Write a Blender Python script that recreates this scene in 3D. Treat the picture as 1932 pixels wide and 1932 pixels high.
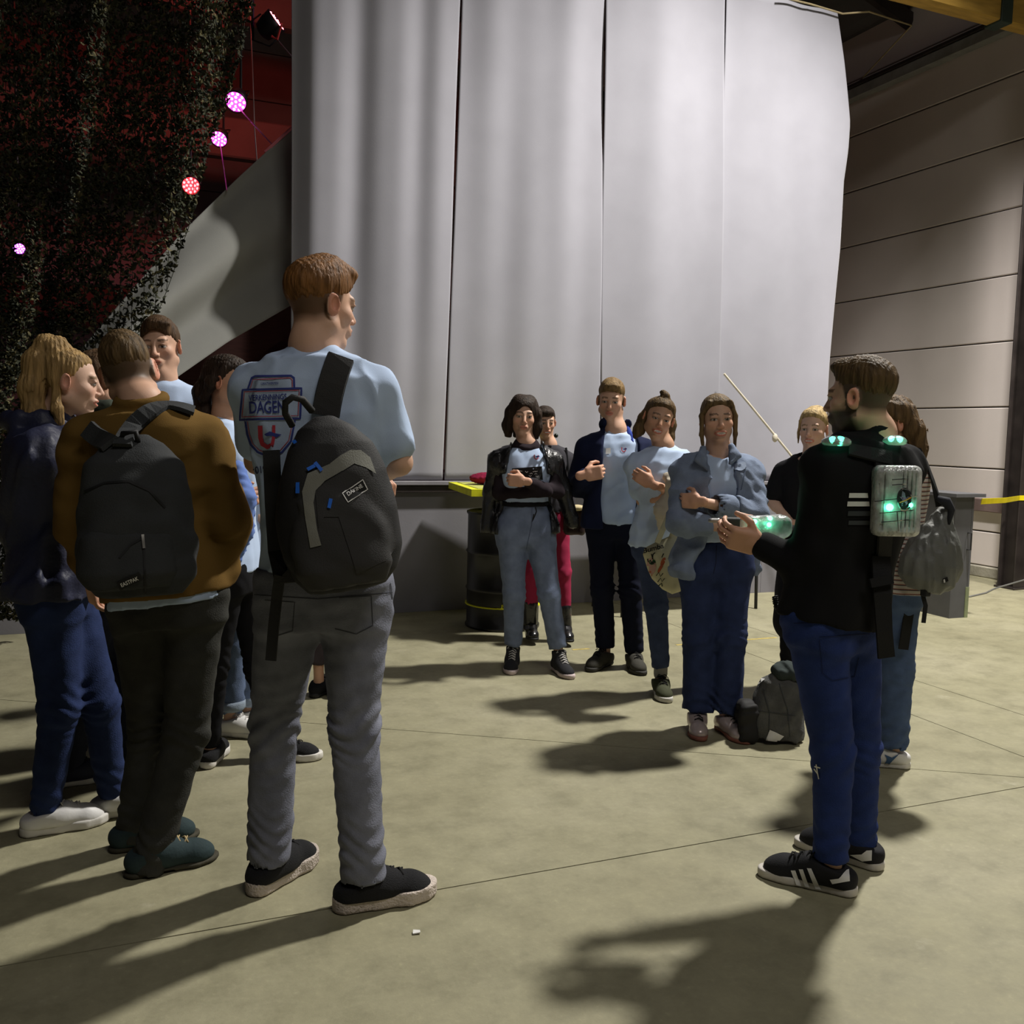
import bpy, bmesh, math, random, time
import numpy as np
from mathutils import Vector, Matrix
from mathutils.bvhtree import BVHTree

T0 = time.time()
for o in list(bpy.data.objects):
    bpy.data.objects.remove(o)
scene = bpy.context.scene
COL = scene.collection

# ------------------------------------------------------------------ camera
TH, PT, RO, FPX, CZ = math.radians(23.0), math.radians(4.88), math.radians(1.3), 1783.0, 1.48
CF = np.array([math.sin(TH)*math.cos(PT), math.cos(TH)*math.cos(PT), -math.sin(PT)])
_rt = np.array([math.cos(TH), -math.sin(TH), 0.0]); _up = np.cross(_rt, CF)
CR = math.cos(RO)*_rt + math.sin(RO)*_up
CU = -math.sin(RO)*_rt + math.cos(RO)*_up
CC = np.array([0.0, 0.0, CZ])
FH = np.array([math.sin(TH), math.cos(TH), 0.0])      # horizontal view direction
RH = np.array([math.cos(TH), -math.sin(TH), 0.0])     # horizontal right
cam = bpy.data.cameras.new('camera'); cam.sensor_width = 36; cam.lens = 36*FPX/1932; cam.clip_start = 0.05; cam.clip_end = 100
camo = bpy.data.objects.new('camera', cam); COL.objects.link(camo)
m = Matrix.Identity(4)
for i in range(3):
    m[i][0], m[i][1], m[i][2], m[i][3] = CR[i], CU[i], -CF[i], CC[i]
camo.matrix_world = m
scene.camera = camo

# ------------------------------------------------------------------ world, lights, exposure
scene.view_settings.view_transform = 'Standard'
scene.view_settings.look = 'None'
scene.view_settings.gamma = 1.0
scene.view_settings.use_curve_mapping = False
scene.view_settings.exposure = 0.0
w = bpy.data.worlds.new('hall_air'); scene.world = w; w.use_nodes = True
w.node_tree.nodes['Background'].inputs[0].default_value = (0.95, 0.93, 1.0, 1)
w.node_tree.nodes['Background'].inputs[1].default_value = 0.012

def lamp(name, kind, loc, energy, color, target=None, size=0.3, angle=120, blend=0.3, size_y=None):
    l = bpy.data.lights.new(name, kind); l.energy = energy; l.color = color
    if kind == 'SPOT':
        l.spot_size = math.radians(angle); l.spot_blend = blend; l.shadow_soft_size = size
    elif kind == 'AREA':
        l.shape = 'RECTANGLE'; l.size = size; l.size_y = size_y or size
    else:
        l.shadow_soft_size = size
    o = bpy.data.objects.new(name, l); COL.objects.link(o); o.location = loc
    if target is not None:
        o.rotation_euler = (Vector(target)-Vector(loc)).to_track_quat('-Z', 'Y').to_euler()
    return o
# the flood lamp under the roof on the right of the group (above the frame)
lamp('flood_lamp', 'SPOT', (5.9, 4.65, 7.2), 3300, (1.0, 0.965, 0.90), (4.1, 4.5, 0), size=0.22, angle=134, blend=0.9)
# second flood lamp aimed along the panelled wall (out of frame)
lamp('wall_lamp', 'SPOT', (7.6, 3.6, 5.3), 1050, (1.0, 0.93, 0.88), (8.8, 8.2, 0.2), size=0.2, angle=76, blend=1.0)
# unseen fill light overhead, added to lift the shadows near the camera
lamp('fill_lamp', 'AREA', (2.0, -2.2, 7.4), 150, (1.0, 0.95, 0.88), (2.0, -0.6, 0), size=3.0, size_y=1.5)

# ------------------------------------------------------------------ pixel helpers
def ray(x, y):
    return CF + CR*(x-966)/FPX - CU*(y-966)/FPX
def ground(x, y, z=0.0):
    r = ray(x, y); return CC + r*((z-CZ)/r[2])
def onY(x, y, Y):
    r = ray(x, y); return CC + r*(Y/r[1])
def onX(x, y, X):
    r = ray(x, y); return CC + r*(X/r[0])
def atD(x, y, dh):
    """point on the pixel's ray at horizontal distance dh along the view"""
    r = ray(x, y); return CC + r*(dh/(r@FH))
def nrm(v):
    v = np.asarray(v, float); return v/np.linalg.norm(v)

# ------------------------------------------------------------------ object helpers
def link(name, me, parent=None, mat=None):
    o = bpy.data.objects.new(name, me); COL.objects.link(o)
    if parent is not None: o.parent = parent
    if mat is not None and me is not None: me.materials.append(mat)
    return o
def tag(o, label=None, cat=None, group=None, kind=None):
    if label: o['label'] = label
    if cat: o['category'] = cat
    if group: o['group'] = group
    if kind: o['kind'] = kind
    return o
def empty(name, loc, label=None, cat=None, group=None, kind=None):
    o = bpy.data.objects.new(name, None); COL.objects.link(o); o.location = [float(v) for v in loc]; o.empty_display_size = 0.1
    return tag(o, label, cat, group, kind)
def mesh_np(name, V, F, smooth=True):
    """V (n,3) float, F (m,k) int"""
    me = bpy.data.meshes.new(name)
    V = np.asarray(V, np.float32); F = np.asarray(F, np.int32)
    k = F.shape[1]
    me.vertices.add(len(V)); me.vertices.foreach_set('co', V.ravel())
    me.loops.add(F.size); me.loops.foreach_set('vertex_index', F.ravel())
    me.polygons.add(len(F)); me.polygons.foreach_set('loop_start', np.arange(0, F.size, k, dtype=np.int32))
    try: me.polygons.foreach_set('loop_total', np.full(len(F), k, np.int32))
    except Exception: pass
    me.polygons.foreach_set('use_smooth', np.full(len(F), smooth, dtype=bool))
    me.update(calc_edges=True)
    return me
def set_col(me, C):
    a = me.color_attributes.new('Col', 'FLOAT_COLOR', 'POINT')
    C = np.asarray(C, np.float32)
    if C.shape[1] == 3: C = np.concatenate([C, np.ones((len(C), 1), np.float32)], 1)
    a.data.foreach_set('color', C.ravel())
def bmesh_obj(name, bm, parent=None, mat=None, smooth=False, base=None):
    if base is not None: bmesh.ops.translate(bm, verts=bm.verts, vec=[-float(v) for v in base])
    me = bpy.data.meshes.new(name); bm.to_mesh(me); bm.free()
    if smooth: me.polygons.foreach_set('use_smooth', [True]*len(me.polygons))
    return link(name, me, parent, mat)
def bbox_bm(lo, hi, bevel=0.0, bm=None):
    bm = bm or bmesh.new()
    lo = np.asarray(lo, float); hi = np.asarray(hi, float)
    r = bmesh.ops.create_cube(bm, size=1.0)
    for v in r['verts']:
        v.co = Vector([(lo[i]+hi[i])/2 + v.co[i]*(hi[i]-lo[i]) for i in range(3)])
    if bevel:
        es = list({e for v in r['verts'] for e in v.link_edges})
        bmesh.ops.bevel(bm, geom=es, offset=bevel, segments=1, affect='EDGES')
    return bm
def obox(bm, c, ax, half):
    """oriented box: c centre, ax 3x3 rows = axes, half sizes"""
    r = bmesh.ops.create_cube(bm, size=2.0)
    for v in r['verts']:
        p = np.asarray(c, float) + sum(np.asarray(ax[i])*half[i]*v.co[i] for i in range(3))
        v.co = Vector(p)
    return bm
def tube_bm(pts, r, n=8, bm=None, close=False):
    bm = bm or bmesh.new()
    pts = [np.asarray(p, float) for p in pts]
    rs = r if hasattr(r, '__len__') else [r]*len(pts)
    rings = []; prev = None
    for i, p in enumerate(pts):
        a = pts[max(i-1, 0)]; b = pts[min(i+1, len(pts)-1)]
        t = nrm(b-a)
        if prev is None:
            h = np.array([0, 0, 1.0]) if abs(t[2]) < 0.9 else np.array([1.0, 0, 0])
            u = nrm(np.cross(t, h))
        else:
            u = nrm(prev - t*(prev@t))
        prev = u; v = np.cross(t, u)
        rings.append([bm.verts.new(Vector(p + rs[i]*(u*math.cos(2*math.pi*k/n)+v*math.sin(2*math.pi*k/n)))) for k in range(n)])
    for i in range(len(rings)-1):
        for k in range(n):
            bm.faces.new((rings[i][k], rings[i][(k+1) % n], rings[i+1][(k+1) % n], rings[i+1][k]))
    bm.faces.new(rings[0][::-1]); bm.faces.new(rings[-1])
    return bm
def ribbon_bm(pts, nors, width, thick, bm=None, uprights=None):
    """a flat strap: pts along it, nors its outward normals"""
    bm = bm or bmesh.new(); rows = []
    pts = [np.asarray(p, float) for p in pts]
    ws = width if hasattr(width, '__len__') else [width]*len(pts)
    for i, p in enumerate(pts):
        a = pts[max(i-1, 0)]; b = pts[min(i+1, len(pts)-1)]
        t = nrm(b-a); n = nrm(np.asarray(nors[i], float)); n = nrm(n - t*(n@t)); s = np.cross(t, n)
        hw = ws[i]/2
        rows.append([bm.verts.new(Vector(q)) for q in (p-s*hw, p+s*hw, p+s*hw*0.92+n*thick, p-s*hw*0.92+n*thick)])
    for i in range(len(rows)-1):
        for k in range(4):
            bm.faces.new((rows[i][k], rows[i][(k+1) % 4], rows[i+1][(k+1) % 4], rows[i+1][k]))
    bm.faces.new(rows[0][::-1]); bm.faces.new(rows[-1])
    bmesh.ops.recalc_face_normals(bm, faces=bm.faces)
    return bm
def lathe_bm(prof, c, n=40, bm=None):
    bm = bm or bmesh.new(); rings = []
    for r, z in prof:
        rings.append([bm.verts.new((c[0]+r*math.cos(2*math.pi*k/n), c[1]+r*math.sin(2*math.pi*k/n), c[2]+z)) for k in range(n)])
    for i in range(len(rings)-1):
        for k in range(n):
            bm.faces.new((rings[i][k], rings[i][(k+1) % n], rings[i+1][(k+1) % n], rings[i+1][k]))
    bm.faces.new(rings[0][::-1]); bm.faces.new(rings[-1])
    return bm

# ------------------------------------------------------------------ materials
def srgb(r, g, b):
    f = lambda c: c/12.92 if c <= 0.04045 else ((c+0.055)/1.055)**2.4
    return (f(r/255), f(g/255), f(b/255))
MATS = {}
def mat(name, col, rough=0.8, var=0.15, scale=8.0, bump=0.15, bscale=60.0, metal=0.0, spec=0.3, vcol=False, stretch=None, emit=None, emit_s=1.0, trans=0.0, alpha=None, sheen=0.0, ior=1.45, wave=None, coat=0.0):
    if name in MATS: return MATS[name]
    mt = bpy.data.materials.new(name); mt.use_nodes = True; nt = mt.node_tree
    b = nt.nodes['Principled BSDF']; L = nt.links.new
    b.inputs['Roughness'].default_value = rough; b.inputs['Metallic'].default_value = metal
    b.inputs['Specular IOR Level'].default_value = spec
    if sheen: b.inputs['Sheen Weight'].default_value = sheen
    if trans: b.inputs['Transmission Weight'].default_value = trans; b.inputs['IOR'].default_value = ior
    if coat: b.inputs['Coat Weight'].default_value = coat
    if alpha is not None: b.inputs['Alpha'].default_value = alpha
    tc = nt.nodes.new('ShaderNodeTexCoord'); mp = nt.nodes.new('ShaderNodeMapping')
    L(tc.outputs['Object'], mp.inputs[0])
    if stretch: mp.inputs['Scale'].default_value = stretch
    n1 = nt.nodes.new('ShaderNodeTexNoise'); n1.inputs['Scale'].default_value = scale; n1.inputs['Detail'].default_value = 5
    L(mp.outputs[0], n1.inputs['Vector'])
    mr = nt.nodes.new('ShaderNodeMapRange'); mr.inputs[1].default_value = 0.3; mr.inputs[2].default_value = 0.7
    mr.inputs[3].default_value = 1-var; mr.inputs[4].default_value = 1+var
    L(n1.outputs[0], mr.inputs[0])
    mx = nt.nodes.new('ShaderNodeMix'); mx.data_type = 'RGBA'; mx.blend_type = 'MULTIPLY'; mx.inputs[0].default_value = 1
    if vcol:
        at = nt.nodes.new('ShaderNodeVertexColor'); at.layer_name = 'Col'; L(at.outputs[0], mx.inputs[6])
    else:
        mx.inputs[6].default_value = (*col, 1)
    L(mr.outputs[0], mx.inputs[7])
    L(mx.outputs[2], b.inputs['Base Color'])
    if bump:
        if wave:
            n2 = nt.nodes.new('ShaderNodeTexWave'); n2.inputs['Scale'].default_value = wave; n2.inputs['Distortion'].default_value = 0.6; n2.bands_direction = 'DIAGONAL'
        else:
            n2 = nt.nodes.new('ShaderNodeTexNoise'); n2.inputs['Scale'].default_value = bscale; n2.inputs['Detail'].default_value = 3
        L(mp.outputs[0], n2.inputs['Vector'])
        bp = nt.nodes.new('ShaderNodeBump'); bp.inputs['Strength'].default_value = bump; bp.inputs['Distance'].default_value = 0.01
        L(n2.outputs['Fac' if wave else 0], bp.inputs['Height']); L(bp.outputs[0], b.inputs['Normal'])
    if emit:
        b.inputs['Emission Color'].default_value = (*emit, 1); b.inputs['Emission Strength'].default_value = emit_s
    MATS[name] = mt
    return mt

# ------------------------------------------------------------------ the hall
XW = 8.84      # right wall
YC = 7.22      # curtain / stage front
def concrete_floor_mat():
    mt = bpy.data.materials.new('worn concrete'); mt.use_nodes = True; nt = mt.node_tree; L = nt.links.new
    b = nt.nodes['Principled BSDF']
    tc = nt.nodes.new('ShaderNodeTexCoord')
    def noise(s, d=6, r=0.6):
        n = nt.nodes.new('ShaderNodeTexNoise'); n.inputs['Scale'].default_value = s; n.inputs['Detail'].default_value = d; n.inputs['Roughness'].default_value = r
        L(tc.outputs['Object'], n.inputs['Vector']); return n
    def ramp(src, stops):
        r = nt.nodes.new('ShaderNodeValToRGB'); e = r.color_ramp.elements
        e[0].position, e[0].color = stops[0][0], (*stops[0][1], 1); e[1].position, e[1].color = stops[-1][0], (*stops[-1][1], 1)
        for p, c in stops[1:-1]:
            q = e.new(p); q.color = (*c, 1)
        L(src, r.inputs[0]); return r
    n1 = noise(0.7); r1 = ramp(n1.outputs[0], [(0.3, (0.26, 0.24, 0.148)), (0.5, (0.305, 0.285, 0.182)), (0.7, (0.36, 0.335, 0.228))])
    n2 = noise(5, 8, 0.7); r2 = ramp(n2.outputs[0], [(0.30, (0.74, 0.74, 0.72)), (0.5, (0.98, 0.98, 0.98)), (0.72, (1.14, 1.14, 1.14))])
    n3 = noise(38, 4, 0.7); r3 = ramp(n3.outputs[0], [(0.3, (0.92, 0.92, 0.92)), (0.6, (1, 1, 1)), (0.74, (1.16, 1.16, 1.14))])
    def mul(a, c):
        x = nt.nodes.new('ShaderNodeMix'); x.data_type = 'RGBA'; x.blend_type = 'MULTIPLY'; x.inputs[0].default_value = 1
        L(a, x.inputs[6]); L(c, x.inputs[7]); return x.outputs[2]
    c = mul(mul(r1.outputs[0], r2.outputs[0]), r3.outputs[0])
    # pale worn spots
    n4 = noise(2.6, 5, 0.65); r4 = ramp(n4.outputs[0], [(0.66, (0, 0, 0)), (0.74, (1, 1, 1))])
    x = nt.nodes.new('ShaderNodeMix'); x.data_type = 'RGBA'; L(c, x.inputs[6]); x.inputs[7].default_value = (0.47, 0.44, 0.33, 1)
    mlt = nt.nodes.new('ShaderNodeMath'); mlt.operation = 'MULTIPLY'; mlt.inputs[1].default_value = 0.45; L(r4.outputs[0], mlt.inputs[0]); L(mlt.outputs[0], x.inputs[0])
    L(x.outputs[2], b.inputs['Base Color'])
    rr = nt.nodes.new('ShaderNodeMapRange'); rr.inputs[3].default_value = 0.5; rr.inputs[4].default_value = 0.75; L(n2.outputs[0], rr.inputs[0]); L(rr.outputs[0], b.inputs['Roughness'])
    b.inputs['Specular IOR Level'].default_value = 0.35
    bp = nt.nodes.new('ShaderNodeBump'); bp.inputs['Strength'].default_value = 0.12; bp.inputs['Distance'].default_value = 0.01; L(n3.outputs[0], bp.inputs['Height']); L(bp.outputs[0], b.inputs['Normal'])
    return mt
M_floor = concrete_floor_mat()
M_joint = mat('joint grit', (0.045, 0.04, 0.03), 0.9, bump=0)

def build_floor():
    root = empty('floor', (0, 0, 0), kind='structure')
    link('subfloor', None or (lambda bm: (bm.to_mesh(me := bpy.data.meshes.new('subfloor')), bm.free(), me)[2])(bbox_bm((-9, -9, -0.3), (16, 16, -0.014))), root, M_joint)
    # joints seen in the photograph (pairs of pixels -> ground lines)
    cuts = [((760, 1690), (1900, 1490)), ((830, 1383), (1080, 1402)), ((1730, 1352), (1932, 1428)), ((1420, 1185), (1560, 1230))]
    lines = []
    for a, b in cuts:
        pa, pb = ground(*a), ground(*b); d = nrm(pb-pa); lines.append((pa, np.array([-d[1], d[0], 0])))
    bm = bmesh.new()
    vs = [bm.verts.new(p) for p in ((-9, -9, 0), (16, -9, 0), (16, 16, 0), (-9, 16, 0))]
    bm.faces.new(vs)
    # far regular grid of saw cuts joins the pictured lines
    for p, n in lines[:2]:
        bmesh.ops.bisect_plane(bm, geom=bm.verts[:]+bm.edges[:]+bm.faces[:], plane_co=p, plane_no=n)
    for p, n in lines[2:]:
        p0, n0 = lines[0]
        fs = [f for f in bm.faces if (np.array(f.calc_center_median())-p0)@n0 * np.sign((p-p0)@n0) > 0]
        geo = list({v for f in fs for v in f.verts})+list({e for f in fs for e in f.edges})+fs
        bmesh.ops.bisect_plane(bm, geom=geo, plane_co=p, plane_no=n)
    bm.faces.ensure_lookup_table()
    for f in bm.faces:
        co = [np.array(v.co) for v in f.verts]; c = sum(co)/len(co)
        b2 = bmesh.new(); top = []; n = len(co)
        # shrink each edge inwards by half the joint width
        ins = []
        for i in range(n):
            p, q = co[i], co[(i+1) % n]; e = nrm(q-p); ins.append((p, np.array([-e[1], e[0], 0])))
        g = 0.0028
        for i in range(n):
            p0, n0 = ins[i-1]; p1, n1 = ins[i]
            A = np.array([n0[:2], n1[:2]]); bb = np.array([n0[:2]@p0[:2]+g, n1[:2]@p1[:2]+g])
            if abs(np.linalg.det(A)) < 1e-4: xy = co[i][:2]
            else: xy = np.linalg.solve(A, bb)
            top.append(np.array([xy[0], xy[1], 0]))
        t = [b2.verts.new(p) for p in top]; u = [b2.verts.new(p-np.array([0, 0, 0.05])) for p in top]
        b2.faces.new(t)
        for i in range(n): b2.faces.new((t[i], u[i], u[(i+1) % n], t[(i+1) % n]))
        bmesh_obj('slab', b2, root, M_floor)
    bm.free()
    return root
build_floor()

M_wall = mat('painted concrete panel', srgb(214, 205, 200), 0.75, var=0.05, scale=1.2, bump=0.06, bscale=40)
M_wallgap = mat('panel joint', (0.05, 0.04, 0.03), 0.9, bump=0)
M_plinth = mat('rough plinth concrete', (0.33, 0.31, 0.25), 0.9, var=0.25, scale=6, bump=0.4, bscale=30)
M_dark = mat('dark painted steel', (0.028, 0.022, 0.02), 0.45, var=0.35, scale=5, bump=0.05, spec=0.4)
M_roof = mat('dark roof sheet', (0.085, 0.08, 0.085), 0.6, var=0.15, scale=2, bump=0.03)
M_timber = mat('varnished yellow timber', (0.42, 0.25, 0.05), 0.55, var=0.25, scale=3, bump=0.08, stretch=(1, 6, 6))

def build_right_wall():
    root = empty('wall_right', (XW, 8, 0), kind='structure')
    zs = [0.12, 0.50, 1.19, 1.86, 2.56, 3.26, 3.96, 4.66, 5.36, 6.06, 6.75]
    y0, y1 = 6.72, 15.0
    link_b = lambda n, bm, m: bmesh_obj(n, bm, root, m, base=(XW, 8, 0))
    link_b('backing', bbox_bm((XW+0.03, y0, 0), (XW+0.25, y1, 6.9)), M_wallgap)
    link_b('plinth', bbox_bm((XW-0.05, y0, 0), (XW+0.2, y1, 0.118), 0.01), M_plinth)
    for i in range(len(zs)-1):
        link_b('panel', bbox_bm((XW, y0, zs[i]+0.007), (XW+0.12, y1, zs[i+1]-0.007), 0.008), M_wall)
    return root
build_right_wall()
# kick rail, cable tray and the steel along the wall
tag(bmesh_obj('trim_1', bbox_bm((XW-0.06, 6.85, 0.72), (XW-0.001, 12, 0.86), 0.008), None, mat('brown rail paint', (0.17, 0.12, 0.11), 0.6)), kind='structure')
tray = bbox_bm((XW-0.14, 4.0, 5.78), (XW-0.02, 15, 5.91), 0.01)
tag(bmesh_obj('trim_2', tray, None, mat('grey tray steel', (0.24, 0.24, 0.23), 0.5)), kind='structure')
tag(bmesh_obj('trim_3', bbox_bm((XW-0.17, 4.0, 5.911), (XW-0.02, 15, 5.95), 0.005), None, M_dark), kind='structure')

# steel column with flanges
def column(loc, h=7.0):
    r = empty('steel_column', loc, 'dark brown steel column standing before the panelled wall', 'column')
    X, Y = loc[0], loc[1]
    for nm, a, b in (('flange', (-0.08, -0.10, 0.02), (0.08, -0.085, h)), ('flange', (-0.08, 0.085, 0.02), (0.08, 0.10, h)), ('web', (-0.008, -0.085, 0.02), (0.008, 0.085, h)), ('base_plate', (-0.10, -0.12, 0), (0.10, 0.12, 0.02))):
        bmesh_obj(nm, bbox_bm(a, b, 0.003), r, M_dark)
    return r
pc = ground(1880, 1107)+np.array([0.08, -0.2, 0])      # front centre of the column
column((pc[0], pc[1]+0.10, 0), 5.4)
# black sheet in place of the shade inside the opening right of the column
tag(bmesh_obj('doorway_shade_1', bbox_bm((XW-0.02, 1.0, 0.12), (XW+0.1, 6.55, 5.2), 0.01), None, mat('black doorway shade', (0.012, 0.011, 0.011), 0.6, bump=0)), kind='structure')
tag(bmesh_obj('wall_right_upper', bbox_bm((XW-0.02, -9, 5.2), (XW+0.12, 6.7, 6.8), 0.01), None, M_wall), kind='structure')
tag(bmesh_obj('wall_right_front', bbox_bm((XW-0.02, -9, 0), (XW+0.12, 1.0, 5.2), 0.01), None, M_wall), kind='structure')

# roof: sheets sloping up to the ridge on the left, ribs along Y
def roof_z(X): return 6.47 + (XW+0.3-X)*0.34
def build_roof():
    root = empty('ceiling', (0, 0, 7), kind='structure')
    n = 34; xs = np.linspace(-9, XW+0.3, n*4+1); V = []; F = []
    prof = [0, 0, 0.06, 0.06]
    for i, x in enumerate(xs):
        z = roof_z(x)+prof[i % 4]
        V += [(x, -9, z), (x, 16, z)]
    for i in range(len(xs)-1): F.append((2*i, 2*i+1, 2*i+3, 2*i+2))
    V = np.array(V)-np.array([0, 0, 7])
    link('roof_sheet', mesh_np('roof_sheet', V, F, False), root, M_roof)
    for y in (-4, -1.5, 1, 3.5, 9, 11.5, 14):
        V2 = bmesh.new()
        a = np.array([-9, y, roof_z(-9)-0.12]); b = np.array([XW, y, roof_z(XW)-0.12]); d = nrm(b-a)
        obox(V2, (a+b)/2, (d, (0, 1, 0), np.cross(d, (0, 1, 0))), (np.linalg.norm(b-a)/2, 0.04, 0.09))
        bmesh_obj('purlin', V2, root, M_dark, base=(0, 0, 7))
build_roof()
def rafter(y):
    r = empty('timber_beam', (7.0, y, 5.42), 'yellow varnished timber beam under the roof sheets by the steel column', 'beam')
    x1 = pc[0]+0.4
    bmesh_obj('beam', bbox_bm((6.35-7, -0.08, 0), (x1-7, 0.08, 0.62), 0.01), r, M_timber)
    M_br = mat('green steel bracket', (0.03, 0.045, 0.035), 0.5)
    bmesh_obj('bracket', bbox_bm((0.70, -0.1, -0.02), (0.84, 0.1, 0.66), 0.005), r, M_br)
    bmesh_obj('hanger', bbox_bm((-0.5, -0.03, 0.60), (-0.4, 0.03, roof_z(6.55)-5.40), 0.003), r, M_br)
    return r
rafter(pc[1]+0.10)
# back and left walls of the dark play area behind the curtain
M_back = mat('dark cladding', (0.16, 0.12, 0.11), 0.7, var=0.2, scale=1.5)
def clad(name, lo, hi, axis):
    r = empty(name, (0, 0, 0), kind='structure')
    z = 0.0; i = 0
    while z < 7.5:
        l, h_ = list(lo), list(hi); l[2] = z+0.006; h_[2] = z+0.694
        bmesh_obj('panel', bbox_bm(l, h_, 0.008), r, M_back); z += 0.7; i += 1
clad('wall_back', (-9, 14.9, 0), (XW, 15.05, 0), 0)
clad('wall_left', (-8.2, 4, 0), (-8.05, 15, 0), 1)
print('hall', round(time.time()-T0, 1))
# ------------------------------------------------------------------ stage edge, curtain, canvas, net
M_curtain = mat('pale grey curtain cloth', srgb(150, 149, 158), 0.85, var=0.05, scale=2.5, bump=0.05, bscale=150, sheen=0.2)
M_board = mat('grey painted board', (0.20, 0.195, 0.215), 0.7, var=0.08, scale=3, bump=0.05)
M_ledge = mat('grey stage edge', (0.22, 0.21, 0.225), 0.6, var=0.1, scale=4)
st = empty('stage', (2.5, YC, 0), 'low stage with grey front boards and a projecting edge under the curtain', 'stage')
xs_ = [-4.0, -1.6, 0.8, 3.24, 5.68, 6.6]
for a, b in zip(xs_[:-1], xs_[1:]):
    bmesh_obj('front_board', bbox_bm((a+0.001-2.5, 0.06, 0), (b-0.001-2.5, 0.09, 0.975), 0.001), st, M_board)
bmesh_obj('ledge_shade_strip', bbox_bm((-4.0-2.5, 0.0, 0.975), (6.6-2.5, 0.12, 1.035), 0.004), st, M_dark)  # dark strip painting the shadow below the projecting deck edge
bmesh_obj('deck', bbox_bm((-4.0-2.5, -0.02, 1.035), (6.6-2.5, 2.2, 1.068), 0.004), st, M_ledge)
bmesh_obj('end_board', bbox_bm((6.57-2.5, 0.09, 0), (6.6-2.5, 2.2, 0.975), 0.004), st, M_board)
bmesh_obj('back_board', bbox_bm((-4-2.5, 2.17, 0), (6.57-2.5, 2.2, 0.975), 0.004), st, M_board)

def cloth_panel(name, left, right, ztop, zbot, folds, seed, label, curl=0.0, nx=90, nz=70):
    """left/right: functions z->X ; folds: list of (wavelength, amp, phase)"""
    rng = np.random.default_rng(seed)
    zs = np.linspace(ztop, zbot, nz); us = np.linspace(0, 1, nx)
    V = np.zeros((nz, nx, 3))
    for i, z in enumerate(zs):
        xl, xr = left(z), right(z); X = xl+(xr-xl)*us
        t = (ztop-z)/(ztop-zbot)
        y = np.zeros(nx)
        for (wl, am, ph, sl) in folds:
            y += am*np.sin(2*np.pi*(X-xl)/wl+ph+sl*t)*(0.75+0.45*math.sin(3*t+ph))
        if curl: y += curl*np.exp(-((X-xl)/0.10)**2)*1.0
        y += 0.010*np.sin(9*t+4*us+seed)
        V[i, :, 0] = X; V[i, :, 1] = YC+0.06+y; V[i, :, 2] = z
    base = np.array([(left(zbot)+right(zbot))/2, YC+0.05, zbot])
    idx = np.arange(nx*nz).reshape(nz, nx)
    F = np.stack([idx[:-1, :-1], idx[1:, :-1], idx[1:, 1:], idx[:-1, 1:]], -1).reshape(-1, 4)
    me = mesh_np(name, V.reshape(-1, 3)-base, F)
    o = link(name, me, None, M_curtain); o.location = base
    sd = o.modifiers.new('hem', 'SOLIDIFY'); sd.thickness = 0.006; sd.offset = 0
    return tag(o, label, 'curtain', 'panels of the tall grey curtain')
def lin(*pts):
    zz = [p[0] for p in pts][::-1]; xx = [p[1] for p in pts][::-1]
    return lambda z: float(np.interp(z, zz, xx))
ZT = 5.42; ZB = 1.075
e0 = lin((ZT, 1.27), (2.2, 1.275), (ZB, 1.28))
e1a = lin((ZT, 2.56), (ZB, 2.470)); e1b = lin((ZT, 2.595), (3.0, 2.54), (ZB, 2.485))
e2 = lin((ZT, 3.835), (2.0, 3.90), (ZB, 3.93)); e3 = lin((ZT, 5.035), (2.04, 5.12), (ZB, 5.14))
e4 = lin((ZT, 6.24), (5.0, 6.34), (4.45, 6.45), (4.2, 6.44), (3.9, 6.40), (3.27, 6.41), (2.2, 6.365), (ZB, 6.35))
cloth_panel('curtain_panel', e0, e1a, ZT, ZB, [(0.45, 0.017, 0.6, 0.9), (0.24, 0.005, 1.0, 1.6), (1.3, 0.03, 0, 0.4)], 1, 'leftmost of the four grey curtain panels, its left edge rolled back', curl=0.09)
cloth_panel('curtain_panel', e1b, lambda z: e2(z)-0.003, ZT, ZB, [(0.70, 0.022, 2.2, 2.0), (0.34, 0.005, 0.3, -1.6), (1.4, 0.03, 1.0, 0.7)], 2, 'grey curtain panel hanging right of the dark open slit')
cloth_panel('curtain_panel', lambda z: e2(z)+0.003, lambda z: e3(z)-0.003, ZT, ZB, [(0.85, 0.018, 0.2, 1.6), (0.38, 0.004, 2.0, 1.6), (1.25, 0.03, 2.6, 0.3)], 3, 'grey curtain panel hanging behind the man in the navy jacket')
cloth_panel('curtain_panel', lambda z: e3(z)+0.003, e4, ZT, ZB, [(0.85, 0.017, 1.1, 1.2), (0.38, 0.004, 0.4, 1.4), (1.5, 0.03, 0.3, 0.8)], 4, 'rightmost of the four grey curtain panels, its right edge bulging')
# hem tape and suspension line at the top right corner
tag(bmesh_obj('suspension_line', tube_bm([onY(1470, -6, YC), onY(1530, 8, YC+0.02), onY(1590, 26, YC), onY(1640, 22, YC-0.1), onY(1720, 48, YC+0.6), (XW-0.02, YC+2.6, 6.0)], 0.008, 6), None, mat('tan cord', (0.35, 0.28, 0.16), 0.8), base=None), 'thin tan cord tying the top corner of the curtain to the wall', 'cord')
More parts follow.
